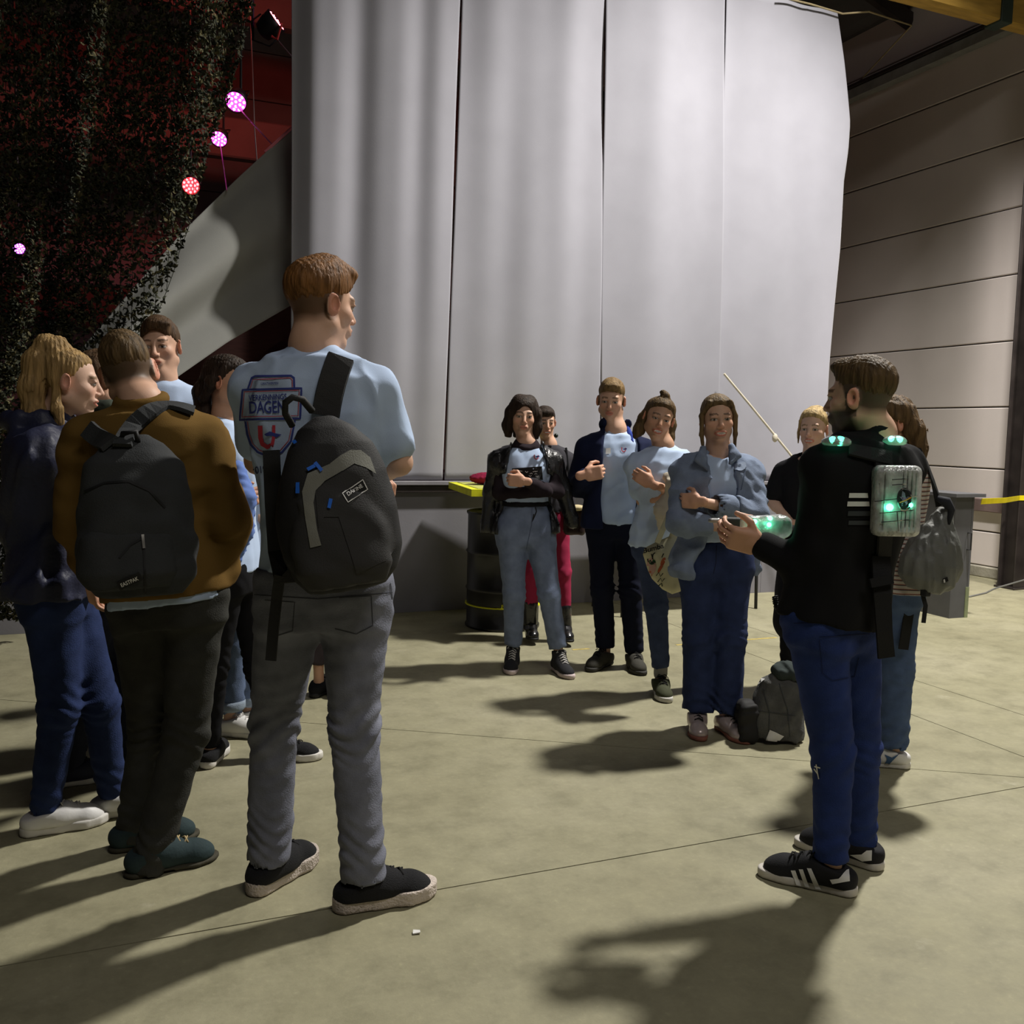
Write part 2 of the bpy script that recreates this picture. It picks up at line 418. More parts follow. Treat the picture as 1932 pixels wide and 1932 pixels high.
# pale rope slanting down in front of the curtain
rp = [onY(1366, 705, YC-0.03), onY(1420, 770, YC-0.12), onY(1487, 852, YC-0.25), onY(1560, 945, YC-0.42)]
ro = bmesh_obj('guy_rope', tube_bm(rp, 0.011, 8), None, mat('pale rope', (0.55, 0.50, 0.40), 0.8))
tag(ro, 'pale rope slanting down across the grey curtain with a knot', 'rope')
bk = bmesh.new(); bmesh.ops.create_icosphere(bk, subdivisions=2, radius=0.026, matrix=Matrix.Translation(Vector(onY(1462, 826, YC-0.2))) @ Matrix.Diagonal((1, 1, 1.6, 1)))
bmesh_obj('knot', bk, ro, MATS['pale rope'], smooth=True)
# continue rope to the floor ring
rp2 = ground(1640, 1100); 

# slanting canvas behind the curtain's left edge
def canvas():
    up = [(575, 222), (557, 237), (450, 335), (345, 437), (250, 545), (150, 660)]
    lo = [(575, 560), (556, 572), (430, 645), (312, 727), (250, 765), (180, 800)]
    nu, nv = 70, 46; V = np.zeros((nu, nv, 3))
    tu = np.linspace(0, 1, len(up))
    for i, u in enumerate(np.linspace(0, 1, nu)):
        a = np.array([np.interp(u, tu, [p[k] for p in up]) for k in (0, 1)]); b = np.array([np.interp(u, tu, [p[k] for p in lo]) for k in (0, 1)])
        for j, v in enumerate(np.linspace(0, 1, nv)):
            p = a+(b-a)*v
            ridge = math.sin(v*9.5+0.4+u*1.2)*0.10*(0.35+0.9*u)+math.sin(v*19+u*3)*0.012
            Y = YC+0.62-0.42*u + ridge
            V[i, j] = onY(p[0], p[1], Y)
    base = V.reshape(-1, 3).mean(0); idx = np.arange(nu*nv).reshape(nu, nv)
    F = np.stack([idx[:-1, :-1], idx[1:, :-1], idx[1:, 1:], idx[:-1, 1:]], -1).reshape(-1, 4)
    o = link('canvas_sheet', mesh_np('canvas_sheet', V.reshape(-1, 3)-base, F), None, mat('grey canvas', srgb(142, 142, 138), 0.85, var=0.08, scale=2, bump=0.05, bscale=120)); o.location = base
    sd = o.modifiers.new('hem', 'SOLIDIFY'); sd.thickness = 0.005
    tag(o, 'grey canvas sheet strung slantwise between the curtain and the camouflage net', 'canvas')
canvas()

# camouflage net: thousands of curled cloth cuts on a draped net
def camo_net():
    rng = np.random.default_rng(5)
    edge = lambda y: np.interp(y, [-120, 0, 100, 190, 270, 350, 420, 480, 520, 590, 640, 690, 760, 830, 1200], [500, 480, 455, 430, 398, 378, 362, 338, 328, 300, 250, 190, 120, 90, 60])
    root = empty('camouflage_net', onY(150, 700, YC-0.3), 'dark green camouflage net draped from the roof on the left', 'net')
    base = np.array(root.location)
    n = 30000
    py = rng.uniform(-110, 1170, n); ex = edge(py); px = rng.uniform(-130, 1, n); px = -130+(ex+130)*rng.uniform(0, 1, n)**0.9
    m = (py < 800) | (px < 70); px, py = px[m], py[m]; n = len(px)
    keep = (rng.uniform(0, 1, n) < np.where((edge(py)-px < 120) & (py > 400), 0.42, 1.0)) & (np.hypot(px-360, py-350) > 20) & (np.hypot(px-36, py-469) > 12)
    px, py = px[keep], py[keep]; n = len(px)
    # drape folds: bands running down and slightly left
    s = px + 0.16*(py-100) + 0.00022*(py-200)**2
    fold = 0.16*np.sin(s/32.0)+0.09*np.sin(s/17.0+1.3)
    fold += 0.30*np.exp(-((px-(150-0.13*py))/26)**2)
    Y = YC-0.42+fold*0.8
    P0 = np.array([onY(a, b, c) for a, b, c in zip(px, py, Y)])
    # each cut: an arc strip of 4 segments, curled
    k = 5; V = np.zeros((n, k*2, 3)); F = []
    L_ = rng.uniform(0.014, 0.028, n); Wd = rng.uniform(0.005, 0.010, n); rot = rng.uniform(0, 2*np.pi, n); arc = rng.uniform(1.6, 3.6, n); tilt = rng.uniform(-0.9, 0.9, n)
    for j in range(k):
        t = (j/(k-1)-0.5)
        ang = arc*t
        R_ = L_/arc*2.2
        for side in (0, 1):
            rr = R_ + (side-0.5)*2*Wd*np.cos(ang*1.0)*(1-(2*t)**2*0.6)
            x = rr*np.sin(ang); z = rr*np.cos(ang)-R_
            y = tilt*(side-0.5)*0.035 + 0.02*np.sin(ang*1.5)*np.sign(tilt)
            V[:, j*2+side, 0] = P0[:, 0]+x*np.cos(rot)-z*np.sin(rot)
            V[:, j*2+side, 2] = P0[:, 2]+x*np.sin(rot)+z*np.cos(rot)
            V[:, j*2+side, 1] = P0[:, 1]+y
    idx = np.arange(n*k*2).reshape(n, k*2)
    for j in range(k-1):
        F.append(np.stack([idx[:, 2*j], idx[:, 2*j+1], idx[:, 2*j+3], idx[:, 2*j+2]], -1))
    F = np.concatenate(F)
    me = mesh_np('scrim_cuts', V.reshape(-1, 3)-base, F)
    shade = rng.choice(3, n, p=[0.5, 0.3, 0.2]); drape = np.exp(-((px-(142-0.02*py-0.00012*py**2))/20)**2) > 0.5; shade[drape] = 1; pal = np.array([(0.040, 0.043, 0.024), (0.018, 0.021, 0.014), (0.12, 0.105, 0.05)])
    set_col(me, np.repeat(pal[shade], k*2, 0))
    o = link('scrim_cuts', me, root, mat('camouflage scrim', (1, 1, 1), 0.85, vcol=True, bump=0)); tag(o, kind='stuff')
    # woven backing: sparse cords
    bm = bmesh.new()
    for q in np.linspace(-100, 460, 26):
        pts = []
        for y in np.linspace(-110, 860, 26):
            x = q-0.02*(y-100)
            x = min(x, edge(y)-2)
            s_ = x + 0.16*(y-100) + 0.00022*(y-200)**2
            f = 0.16*math.sin(s_/32)+0.09*math.sin(s_/17+1.3)+0.30*math.exp(-((x-(150-0.13*y))/26)**2)
            pts.append(onY(x, y, YC-0.415+f*0.8))
        tube_bm(pts, 0.0025, 3, bm)
    o2 = bmesh_obj('net_cord', bm, root, mat('dark net cord', (0.03, 0.034, 0.022), 0.9, bump=0), base=base); tag(o2, kind='stuff')
camo_net()

# coloured stage lamps behind the net
M_can = mat('black lamp housing', (0.012, 0.012, 0.013), 0.45, bump=0)
def par_can(px, py, Y, face, col, strength, size, label, power, aim=None):
    p = onY(px, py, Y); d = nrm(face); r = empty('stage_lamp', p, label, 'stage lamp', 'coloured stage lamps under the roof')
    q = Vector((0, 0, 1)).rotation_difference(Vector(d)).to_matrix().to_4x4()
    def put(bm, nm, mt, sm=True):
        bmesh.ops.transform(bm, matrix=q, verts=bm.verts); return bmesh_obj(nm, bm, r, mt, smooth=sm)
    s = size
    put(lathe_bm([(0.35*s, -1.6*s), (0.75*s, -1.4*s), (0.95*s, -0.6*s), (1.0*s, 0.15*s), (0.93*s, 0.15*s), (0.9*s, -0.05*s)], (0, 0, 0), 20), 'housing', M_can)
    ml = mat('lit lens %d %d' % (px, py), (0.02, 0.02, 0.02), 0.4, bump=0, emit=col, emit_s=strength)
    bm = bmesh.new(); rr = [(0, 0)]+[(0.42*math.cos(a), 0.42*math.sin(a)) for a in np.arange(6)*math.pi/3]+[(0.74*math.cos(a+0.2), 0.74*math.sin(a+0.2)) for a in np.arange(10)*math.pi/5]
    lens = put(lathe_bm([(0.9*s, -0.03*s), (0.5*s, -0.02*s), (0.02*s, -0.015*s)], (0, 0, 0), 20), 'lens', ml)
    for a, b in rr: bmesh.ops.create_icosphere(bm, subdivisions=1, radius=0.16*s, matrix=Matrix.Translation((a*s, b*s, 0)))
    put(bm, 'diodes', mat('lit diode %d' % px, (0.02, 0.02, 0.02), 0.4, bump=0, emit=tuple(0.88*c+0.12 for c in col), emit_s=strength*1.5))
    bm = bmesh.new(); tube_bm([(1.05*s, 0, -0.6*s), (1.1*s, 0, -1.6*s), (0, 0, -2.4*s), (-1.1*s, 0, -1.6*s), (-1.05*s, 0, -0.6*s)], 0.07*s, 5, bm)
    put(bm, 'yoke', M_can)
    top_ = -2.4*s*d; bmesh_obj('hanger', tube_bm([top_, np.array([top_[0], top_[1], roof_z(p[0])-p[2]+0.03])], 0.012, 6), r, M_can)
    if power:
        l = lamp('stage_lamp_light', 'SPOT', p+d*0.12, power, col, p+(nrm(aim) if aim is not None else d), size=0.05, angle=110, blend=0.6)
    return r
toC = lambda px, py: -ray(px, py)
par_can(445, 192, 9.2, nrm(toC(445, 192))+np.array([-0.25, 0, -0.55]), (1.0, 0.03, 0.62), 5, 0.10, 'magenta stage lamp nearest the top between net and curtain', 8, (-0.5, 0.4, -1))
par_can(413, 262, 10.0, nrm(toC(413, 262))+np.array([-0.3, 0, -0.6]), (1.0, 0.03, 0.68), 5, 0.085, 'smaller magenta stage lamp just below the topmost one', 6, (-0.4, 0.5, -1))
par_can(360, 350, 9.6, nrm(toC(360, 350))+np.array([0, 0, -0.3]), (1.0, 0.02, 0.03), 4, 0.085, 'red stage lamp at the edge of the camouflage net', 12, (0.5, 1, -0.2))
par_can(36, 469, 9.8, nrm(toC(36, 469))+np.array([0, 0, -0.4]), (0.5, 0.05, 1.0), 5, 0.055, 'small violet stage lamp glowing through the net at far left', 5, (0, 1, -0.3))
par_can(520, 40, 8.9, np.array([0.6, -0.4, 0.5]), (1.0, 0.05, 0.1), 6, 0.11, 'dark stage lamp with red lit bracket above the magenta lamps', 0)
# red wash on the back of the hall
lamp('red_wash', 'AREA', (1.0, 9.5, 5.9), 40, (1.0, 0.08, 0.06), (0.5, 14.5, 4.5), size=0.5)
lamp('magenta_wash', 'SPOT', (2.6, 8.6, 6.1), 12, (1.0, 0.08, 0.6), (1.2, 8.0, 5.0), size=0.1, angle=80)
# steel trusses and cables of the dark area
def strut(pts, r, name, label, cat, mt, n=6):
    o = bmesh_obj(name, tube_bm(pts, r, n), None, mt); return tag(o, label, cat)
M_cab = mat('thin steel cable', (0.3, 0.24, 0.24), 0.4, bump=0, metal=0.6)
_c0 = onY(472, 0, 9.6)
strut([np.array([_c0[0], _c0[1], roof_z(_c0[0])+0.02]), onY(472, 0, 9.6), onY(480, 240, 9.6), onY(486, 320, 9.6)], 0.006, 'steel_cable', 'thin cable hanging right of the magenta lamp', 'cable', M_cab)
strut([onY(447, 200, 9.2), onY(520, 280, YC+0.62)], 0.006, 'steel_cable', 'cable running from the magenta lamp down to the canvas edge', 'cable', M_cab)
strut([onY(415, 268, 10.0), onY(428, 360, YC+0.45)], 0.006, 'steel_cable', 'cable hanging below the smaller magenta lamp', 'cable', M_cab)
strut([onY(524, 76, 8.85), onY(558, 116, 8.6)], 0.006, 'steel_cable', 'short cable beside the top of the curtain edge', 'cable', M_cab)
strut([onY(512, 68, 8.8), onY(523, 75, 8.8), onY(532, 44, 8.8)], 0.010, 'lamp_hook', 'red lit hook of the dark lamp near the curtain top', 'hook', mat('hook tinted by red light', (0.55, 0.05, 0.04), 0.4, bump=0))  # red lamp light on the hook is put into its colour
strut([onY(556, 236, YC+0.55), onY(500, 287, YC+0.56)], 0.012, 'edge_rope', 'pink lit rope along the top edge of the canvas', 'rope', mat('rope tinted by pink light', (0.8, 0.25, 0.3), 0.6, bump=0))  # rope colour carries the pink glow of the stage lamps
for i, (a, b) in enumerate((((300, 760), (560, 585)), ((420, 620), (600, 800)), ((330, 860), (560, 640)))):
    bm = bmesh.new(); p, q = onY(*a, 8.6+i*0.3), onY(*b, 8.6+i*0.3); d = nrm(q-p); lo_e = p if p[2] < q[2] else q; lo_n = lo_e+d*((1.2-lo_e[2])/d[2]); p, q = (lo_n, q) if p[2] < q[2] else (p, lo_n); u = np.array([0, 1.0, 0]); s_ = np.cross(d, u)
    obox(bm, (p+q)/2, (d, u, s_), (np.linalg.norm(q-p)/2, 0.04, 0.14))
    tag(bmesh_obj('wooden_brace', bm, None, mat('dark red brown wood', (0.09, 0.035, 0.03), 0.7, stretch=(1, 8, 8))), ['brown brace rising to the right under the canvas edge', 'brown brace falling to the right under the canvas edge', 'lowest brown brace behind the group under the canvas'][i], 'brace')
# big dark ducts / roof bands seen red through the net
for i, (z, h_) in enumerate(((3.2, 0.55), (4.9, 0.5), (6.5, 0.5))):
    bm = bbox_bm((-8, 13.2-0.3*i, z), (XW-0.3, 13.4-0.3*i, z+h_), 0.02)
    tag(bmesh_obj('wall_girder', bm, None, M_back), ['lowest dark girder across the far wall', 'middle dark girder across the far wall', 'topmost dark girder across the far wall'][i], 'girder')
print('drapes', round(time.time()-T0, 1))
# ------------------------------------------------------------------ signed-distance modelling
class Frame:
    def __init__(s, o, x, y, z, k=1.0):
        s.o = np.asarray(o, float); s.M = np.array([x, y, z], float); s.k = k
    def p(s, *l):
        l = np.asarray(l[0] if len(l) == 1 else l, float); return s.o + s.k*(l@s.M)
    def inv(s, P): return ((np.asarray(P)-s.o)@s.M.T)/s.k
def frame_yz(o, y, z, k=1.0):
    y = nrm(y); z = np.asarray(z, float); z = nrm(z-y*(z@y)); x = np.cross(y, z); return Frame(o, x, y, z, k)
def frame_zy(o, y, z, k=1.0):
    z = nrm(z); y = np.asarray(y, float); y = nrm(y-z*(y@z)); x = np.cross(y, z); return Frame(o, x, y, z, k)

def _len(a, b, c): return np.sqrt(a*a+b*b+c*c)
def cone(a, b, ra, rb, flat=None):
    a = np.asarray(a, np.float64); b = np.asarray(b, np.float64); ab = b-a; L2 = max(ab@ab, 1e-9); R = max(ra, rb)
    def fn(X, Y, Z):
        vx, vy, vz = X-np.float32(a[0]), Y-np.float32(a[1]), Z-np.float32(a[2])
        t = np.clip((vx*np.float32(ab[0])+vy*np.float32(ab[1])+vz*np.float32(ab[2]))/np.float32(L2), 0, 1)
        vx = vx-t*np.float32(ab[0]); vy = vy-t*np.float32(ab[1]); vz = vz-t*np.float32(ab[2])
        if flat is not None:
            n, s = flat; n = np.asarray(n, np.float32); q = (vx*n[0]+vy*n[1]+vz*n[2])*np.float32(1/s-1)
            vx = vx+n[0]*q; vy = vy+n[1]*q; vz = vz+n[2]*q
        return _len(vx, vy, vz)-(np.float32(ra)+t*np.float32(rb-ra))
    f = 1.0 if flat is None else max(1.0, flat[1])
    return (np.minimum(a, b)-R*f, np.maximum(a, b)+R*f, fn)
def ell(c, r, M=None):
    c = np.asarray(c, np.float64); M = np.eye(3) if M is None else np.asarray(M); r = np.asarray(r, np.float32); e = np.abs(M.T)@np.asarray(r, float)
    Mf = M.astype(np.float32)
    def fn(X, Y, Z):
        vx, vy, vz = X-np.float32(c[0]), Y-np.float32(c[1]), Z-np.float32(c[2])
        q = [(vx*Mf[i, 0]+vy*Mf[i, 1]+vz*Mf[i, 2])/r[i] for i in range(3)]
        k0 = _len(*q); k1 = _len(q[0]/r[0], q[1]/r[1], q[2]/r[2])
        return k0*(k0-1)/(k1+np.float32(1e-6))
    return (c-e, c+e, fn)
def rbox(c, half, r, M=None):
    c = np.asarray(c, np.float64); M = np.eye(3) if M is None else np.asarray(M); half = np.asarray(half, float); e = np.abs(M.T)@half
    Mf = M.astype(np.float32); hh = (half-r).astype(np.float32)
    def fn(X, Y, Z):
        vx, vy, vz = X-np.float32(c[0]), Y-np.float32(c[1]), Z-np.float32(c[2])
        q = [np.abs(vx*Mf[i, 0]+vy*Mf[i, 1]+vz*Mf[i, 2])-hh[i] for i in range(3)]
        o = _len(*[np.maximum(a, 0) for a in q]); i_ = np.minimum(np.maximum(np.maximum(q[0], q[1]), q[2]), 0)
        return o+i_-np.float32(r)
    return (c-e, c+e, fn)
def ring(c, n, R, r, flat=None):
    c = np.asarray(c, np.float64); n = nrm(n).astype(np.float32)
    def fn(X, Y, Z):
        vx, vy, vz = X-np.float32(c[0]), Y-np.float32(c[1]), Z-np.float32(c[2])
        h_ = vx*n[0]+vy*n[1]+vz*n[2]
        rad = np.sqrt(np.maximum(vx*vx+vy*vy+vz*vz-h_*h_, 0))
        return np.sqrt((rad-np.float32(R))**2+h_*h_)-np.float32(r)
    return (c-(R+r), c+(R+r), fn)
def loft(p0, p1, x0, x1, ws, A, B, n=2.4):
    """elliptical sections from p0 to p1; x0/x1 = sideways axis at both ends; A half widths, B half depths, or (front, back)"""
    p0 = np.asarray(p0, float); p1 = np.asarray(p1, float); ax = p1-p0; L = np.linalg.norm(ax); w = ax/L
    xa = nrm(np.asarray(x0)-w*(np.asarray(x0)@w)); xb = nrm(np.asarray(x1)-w*(np.asarray(x1)@w))
    ya = np.cross(w, xa); yb = np.cross(w, xb)        # front = -(x cross w)
    ws = np.asarray(ws, np.float32); A = np.asarray(A, np.float32)
    Bf, Bb = (np.asarray(B[0], np.float32), np.asarray(B[1], np.float32)) if isinstance(B, tuple) else (np.asarray(B, np.float32),)*2
    R = float(max(A.max(), Bf.max(), Bb.max()))
    lo_ = np.minimum(p0+ax*ws[0], p0+ax*ws[-1])-R; hi_ = np.maximum(p0+ax*ws[0], p0+ax*ws[-1])+R
    f4 = lambda v: [np.float32(t) for t in v]
    wv, xav, xbv, yav, ybv, pv = f4(w), f4(xa), f4(xb), f4(ya), f4(yb), f4(p0)
    def fn(X, Y, Z):
        vx, vy, vz = X-pv[0], Y-pv[1], Z-pv[2]
        t = (vx*wv[0]+vy*wv[1]+vz*wv[2])/np.float32(L)
        tc = np.clip(t, ws[0], ws[-1])
        s = np.clip(t, 0, 1)
        u = (1-s)*(vx*xav[0]+vy*xav[1]+vz*xav[2])+s*(vx*xbv[0]+vy*xbv[1]+vz*xbv[2])
        v = (1-s)*(vx*yav[0]+vy*yav[1]+vz*yav[2])+s*(vx*ybv[0]+vy*ybv[1]+vz*ybv[2])
        a = np.interp(tc, ws, A).astype(np.float32); bf = np.interp(tc, ws, Bf).astype(np.float32); bb = np.interp(tc, ws, Bb).astype(np.float32)
        b = np.where(v > 0, bf, bb)
        q = (np.abs(u/a)**np.float32(n)+np.abs(v/b)**np.float32(n))**np.float32(1/n)
        d = (q-1)*np.minimum(a, b)
        e = np.maximum(np.abs(t-tc)*np.float32(L)-0.0, 0)
        return np.where(e > 0, np.sqrt(np.maximum(d, 0)**2+e*e)+np.minimum(d, 0)*0, d)
    return (lo_, hi_, fn)
def half(p, n):
    """keeps the side the normal points away from"""
    p = np.asarray(p, np.float32); n = nrm(n).astype(np.float32)
    return (None, None, lambda X, Y, Z: (X-p[0])*n[0]+(Y-p[1])*n[1]+(Z-p[2])*n[2])
def inter(*pr):
    los = [p[0] for p in pr if p[0] is not None]; his = [p[1] for p in pr if p[1] is not None]
    lo_ = np.max(los, 0) if los else None; hi_ = np.min(his, 0) if his else None
    def fn(X, Y, Z):
        d = pr[0][2](X, Y, Z)
        for q in pr[1:]: d = np.maximum(d, q[2](X, Y, Z))
        return d
    return (lo_, hi_, fn)
def chain(pts, rs, flat=None):
    return [('+', None, cone(pts[i], pts[i+1], rs[i], rs[i+1], flat)) for i in range(len(pts)-1)]
def waves(seed, n=4, wl=(0.05, 0.12), stretch=(1, 1, 1), ridge=False):
    rng = np.random.default_rng(seed); W_ = []
    for i in range(n):
        d = nrm(rng.normal(size=3))/np.asarray(stretch, float)
        W_.append((d*2*np.pi/rng.uniform(*wl), rng.uniform(0, 6.28)))
    def fn(X, Y, Z):
        s = 0
        for k, (d, ph) in enumerate(W_):
            a = X*np.float32(d[0])+Y*np.float32(d[1])+Z*np.float32(d[2])+np.float32(ph)
            if k: a = a+np.float32(0.9)*prev
            prev = np.sin(a)
            s = s+(1-2*np.abs(prev) if ridge else prev)
        return s/np.float32(n)
    return fn
def mesh_sdf(prims, h, disp=None, amp=0.0):
    los = [p[2][0] for p in prims if p[0] == '+']; his = [p[2][1] for p in prims if p[0] == '+']
    pad = 3*h+abs(amp)
    lo_ = np.min(los, 0)-pad; hi_ = np.max(his, 0)+pad
    n = np.ceil((hi_-lo_)/h).astype(int)+1
    ax = [(lo_[i]+h*np.arange(n[i])).astype(np.float32) for i in range(3)]
    d = np.full(n, 0.3, np.float32)
    for mode, k, pr in prims:
        k = 0.02 if k is None else k
        if pr[0] is None: i0 = np.zeros(3, int); i1 = n
        else:
            mg = k+2*h+abs(amp)
            i0 = np.clip(np.floor((pr[0]-mg-lo_)/h).astype(int), 0, n); i1 = np.clip(np.ceil((pr[1]+mg-lo_)/h).astype(int)+1, 0, n)
        if np.any(i1 <= i0): continue
        sl = tuple(slice(i0[i], i1[i]) for i in range(3))
        X = ax[0][sl[0]][:, None, None]; Y = ax[1][sl[1]][None, :, None]; Z = ax[2][sl[2]][None, None, :]
        b = np.broadcast_to(pr[2](X, Y, Z), d[sl].shape).astype(np.float32); a = d[sl]
        if mode == '+':
            if k > 0:
                t = np.clip(0.5+0.5*(b-a)/k, 0, 1); d[sl] = b*(1-t)+a*t-k*t*(1-t)
            else: d[sl] = np.minimum(a, b)
        else:   # '-' subtract, '&' intersect
            c = -b if mode == '-' else b
            if k > 0:
                t = np.clip(0.5-0.5*(c-a)/k, 0, 1); d[sl] = c*(1-t)+a*t+k*t*(1-t)
            else: d[sl] = np.maximum(a, c)
    if disp is not None:
        w_ = np.nonzero(np.abs(d) < abs(amp)*3.5+h*1.8)
        d[w_] -= np.float32(amp)*disp(ax[0][w_[0]], ax[1][w_[1]], ax[2][w_[2]])
    return nets(d, lo_, h)
_E = [((0, 0, 0), (1, 0, 0)), ((0, 1, 0), (1, 1, 0)), ((0, 0, 1), (1, 0, 1)), ((0, 1, 1), (1, 1, 1)), ((0, 0, 0), (0, 1, 0)), ((1, 0, 0), (1, 1, 0)), ((0, 0, 1), (0, 1, 1)), ((1, 0, 1), (1, 1, 1)), ((0, 0, 0), (0, 0, 1)), ((1, 0, 0), (1, 0, 1)), ((0, 1, 0), (0, 1, 1)), ((1, 1, 0), (1, 1, 1))]
def nets(d, lo_, h):
    # border must be outside
    d[0], d[-1] = 0.1, 0.1; d[:, 0], d[:, -1] = 0.1, 0.1; d[:, :, 0], d[:, :, -1] = 0.1, 0.1
    neg = d < 0
    c = np.zeros(tuple(s-1 for s in d.shape), np.uint8)
    for i in (0, 1):
        for j in (0, 1):
            for k in (0, 1):
                c += neg[i:neg.shape[0]-1+i, j:neg.shape[1]-1+j, k:neg.shape[2]-1+k]
    act = (c > 0) & (c < 8); ijk = np.argwhere(act)
    idx = np.full(c.shape, -1, np.int32); idx[act] = np.arange(len(ijk))
    acc = np.zeros((len(ijk), 3), np.float32); cnt = np.zeros(len(ijk), np.float32)
    for a, b in _E:
        a = np.array(a); b = np.array(b); ia = ijk+a; ib = ijk+b
        va = d[ia[:, 0], ia[:, 1], ia[:, 2]]; vb = d[ib[:, 0], ib[:, 1], ib[:, 2]]
        mk = (va < 0) != (vb < 0)
        t = va[mk]/(va[mk]-vb[mk]); acc[mk] += a+(b-a)*t[:, None]; cnt[mk] += 1
    V = lo_+h*(ijk+acc/np.maximum(cnt, 1)[:, None])
    F = []
    for x in range(3):
        y, z = (x+1) % 3, (x+2) % 3
        sl0 = [slice(None)]*3; sl1 = [slice(None)]*3; sl0[x] = slice(0, -1); sl1[x] = slice(1, None)
        for q in (y, z):
            sl0[q] = slice(1, -1); sl1[q] = slice(1, -1)
        e0 = neg[tuple(sl0)]; e = np.argwhere(e0 != neg[tuple(sl1)])
        if not len(e): continue
        low = e0[e[:, 0], e[:, 1], e[:, 2]]
        e[:, y] += 1; e[:, z] += 1
        def ix(dy, dz):
            f = e.copy(); f[:, y] += dy; f[:, z] += dz; return idx[f[:, 0], f[:, 1], f[:, 2]]
        Q = np.stack([ix(-1, -1), ix(0, -1), ix(0, 0), ix(-1, 0)], -1)
        Q[~low] = Q[~low][:, ::-1]; F.append(Q)
    return V, np.concatenate(F)
TRI = [0]
def sdf_obj(name, prims, h, parent, mt, base, disp=None, amp=0.0, colfn=None):
    V, F = mesh_sdf(prims, h, disp, amp)
    TRI[0] += 2*len(F)
    me = mesh_np(name, V-np.asarray(base), F)
    if colfn is not None: set_col(me, colfn(V))
    return link(name, me, parent, mt)
def join_np(parts):
    Vs, Fs, Cs, o = [], [], [], 0
    for V, F, C in parts:
        Vs.append(V); Fs.append(F+o); Cs.append(C); o += len(V)
    return np.concatenate(Vs), np.concatenate(Fs), np.concatenate(Cs)

# ------------------------------------------------------------------ prints laid on surfaces
DEPS = []
def bvh_of(objs):
    Vs, Fs, o = [], [], 0
    for ob in objs:
        me = ob.data; n = len(me.vertices); v = np.zeros(n*3, np.float32); me.vertices.foreach_get('co', v); v = v.reshape(-1, 3)
        off = np.zeros(3); q = ob
        while q is not None:
            off = off+np.array(q.location); q = q.parent
        Vs.append(v+off); Fs += [[i+o for i in p.vertices] for p in me.polygons]; o += n
    return BVHTree.FromPolygons(np.concatenate(Vs).tolist(), Fs)
def hit(bvh, px, py):
    r = nrm(ray(px, py)); h_ = bvh.ray_cast(Vector(CC), Vector(r), 30)
    if h_[0] is None: return None, None
    n = np.array(h_[1]); n = n if n@r < 0 else -n
    return np.array(h_[0]), n
def decal(name, bvh, V2, F, parent, mt, base, off=0.002):
    """V2: pixel positions of the print; each point is dropped onto the surface it is printed on"""
    V = []; last = None; ok = []
    for x, y in V2:
        p, n = hit(bvh, x, y)
        if p is None: ok.append(False); V.append(np.zeros(3))
        else: ok.append(True); V.append(p+n*off)
    F = [f for f in F if all(ok[i] for i in f)]
    if not F: print('decal missed', name); return None
    V = np.array(V)
    # drop faces that jump in depth
    F = [f for f in F if max(np.linalg.norm(V[f[i]]-V[f[i-1]]) for i in range(len(f))) < 0.09]
    me = bpy.data.meshes.new(name); me.from_pydata((V-np.asarray(base)).tolist(), [], F); me.update()
    used = set(i for f in F for i in f)
    bm = bmesh.new(); bm.from_mesh(me); bmesh.ops.delete(bm, geom=[v for v in bm.verts if not v.link_faces], context='VERTS')
    # make it face the viewer side
    bm.to_mesh(me); bm.free()
    me.polygons.foreach_set('use_smooth', [True]*len(me.polygons))
    return link(name, me, parent, mt)
def poly2(pts, step=7.0):
    """fill a pixel polygon with a fine triangle/quad grid"""
    bm = bmesh.new(); vs = [bm.verts.new((p[0], p[1], 0)) for p in pts]; bm.faces.new(vs)
    xs = [p[0] for p in pts]; ys = [p[1] for p in pts]
    for x in np.arange(min(xs)+step, max(xs), step): bmesh.ops.bisect_plane(bm, geom=bm.verts[:]+bm.edges[:]+bm.faces[:], plane_co=(x, 0, 0), plane_no=(1, 0, 0))
    for y in np.arange(min(ys)+step, max(ys), step): bmesh.ops.bisect_plane(bm, geom=bm.verts[:]+bm.edges[:]+bm.faces[:], plane_co=(0, y, 0), plane_no=(0, 1, 0))
    bmesh.ops.triangulate(bm, faces=[f for f in bm.faces if len(f.verts) > 4])
    bm.verts.index_update(); V = [(v.co.x, v.co.y) for v in bm.verts]; F = [[v.index for v in f.verts] for f in bm.faces]; bm.free()
    return V, F
def line2(pts, wd, closed=False):
    """a pixel polyline as a strip"""
    pts = [np.array(p, float) for p in pts]
    if closed: pts = pts+[pts[0]]
    dens = []
    for a, b in zip(pts[:-1], pts[1:]):
        n = max(1, int(np.linalg.norm(b-a)/6))
        dens += [a+(b-a)*i/n for i in range(n)]
    dens.append(pts[-1]); V = []; F = []
    for i, p in enumerate(dens):
        a = dens[i-1] if i else (dens[-2] if closed else dens[0]); b = dens[i+1] if i < len(dens)-1 else (dens[1] if closed else dens[-1])
        t = (b-a)/max(np.linalg.norm(b-a), 1e-6); n = np.array([-t[1], t[0]])
        V += [tuple(p-n*wd/2), tuple(p+n*wd/2)]
    for i in range(len(dens)-1): F.append([2*i, 2*i+1, 2*i+3, 2*i+2])
    return V, F
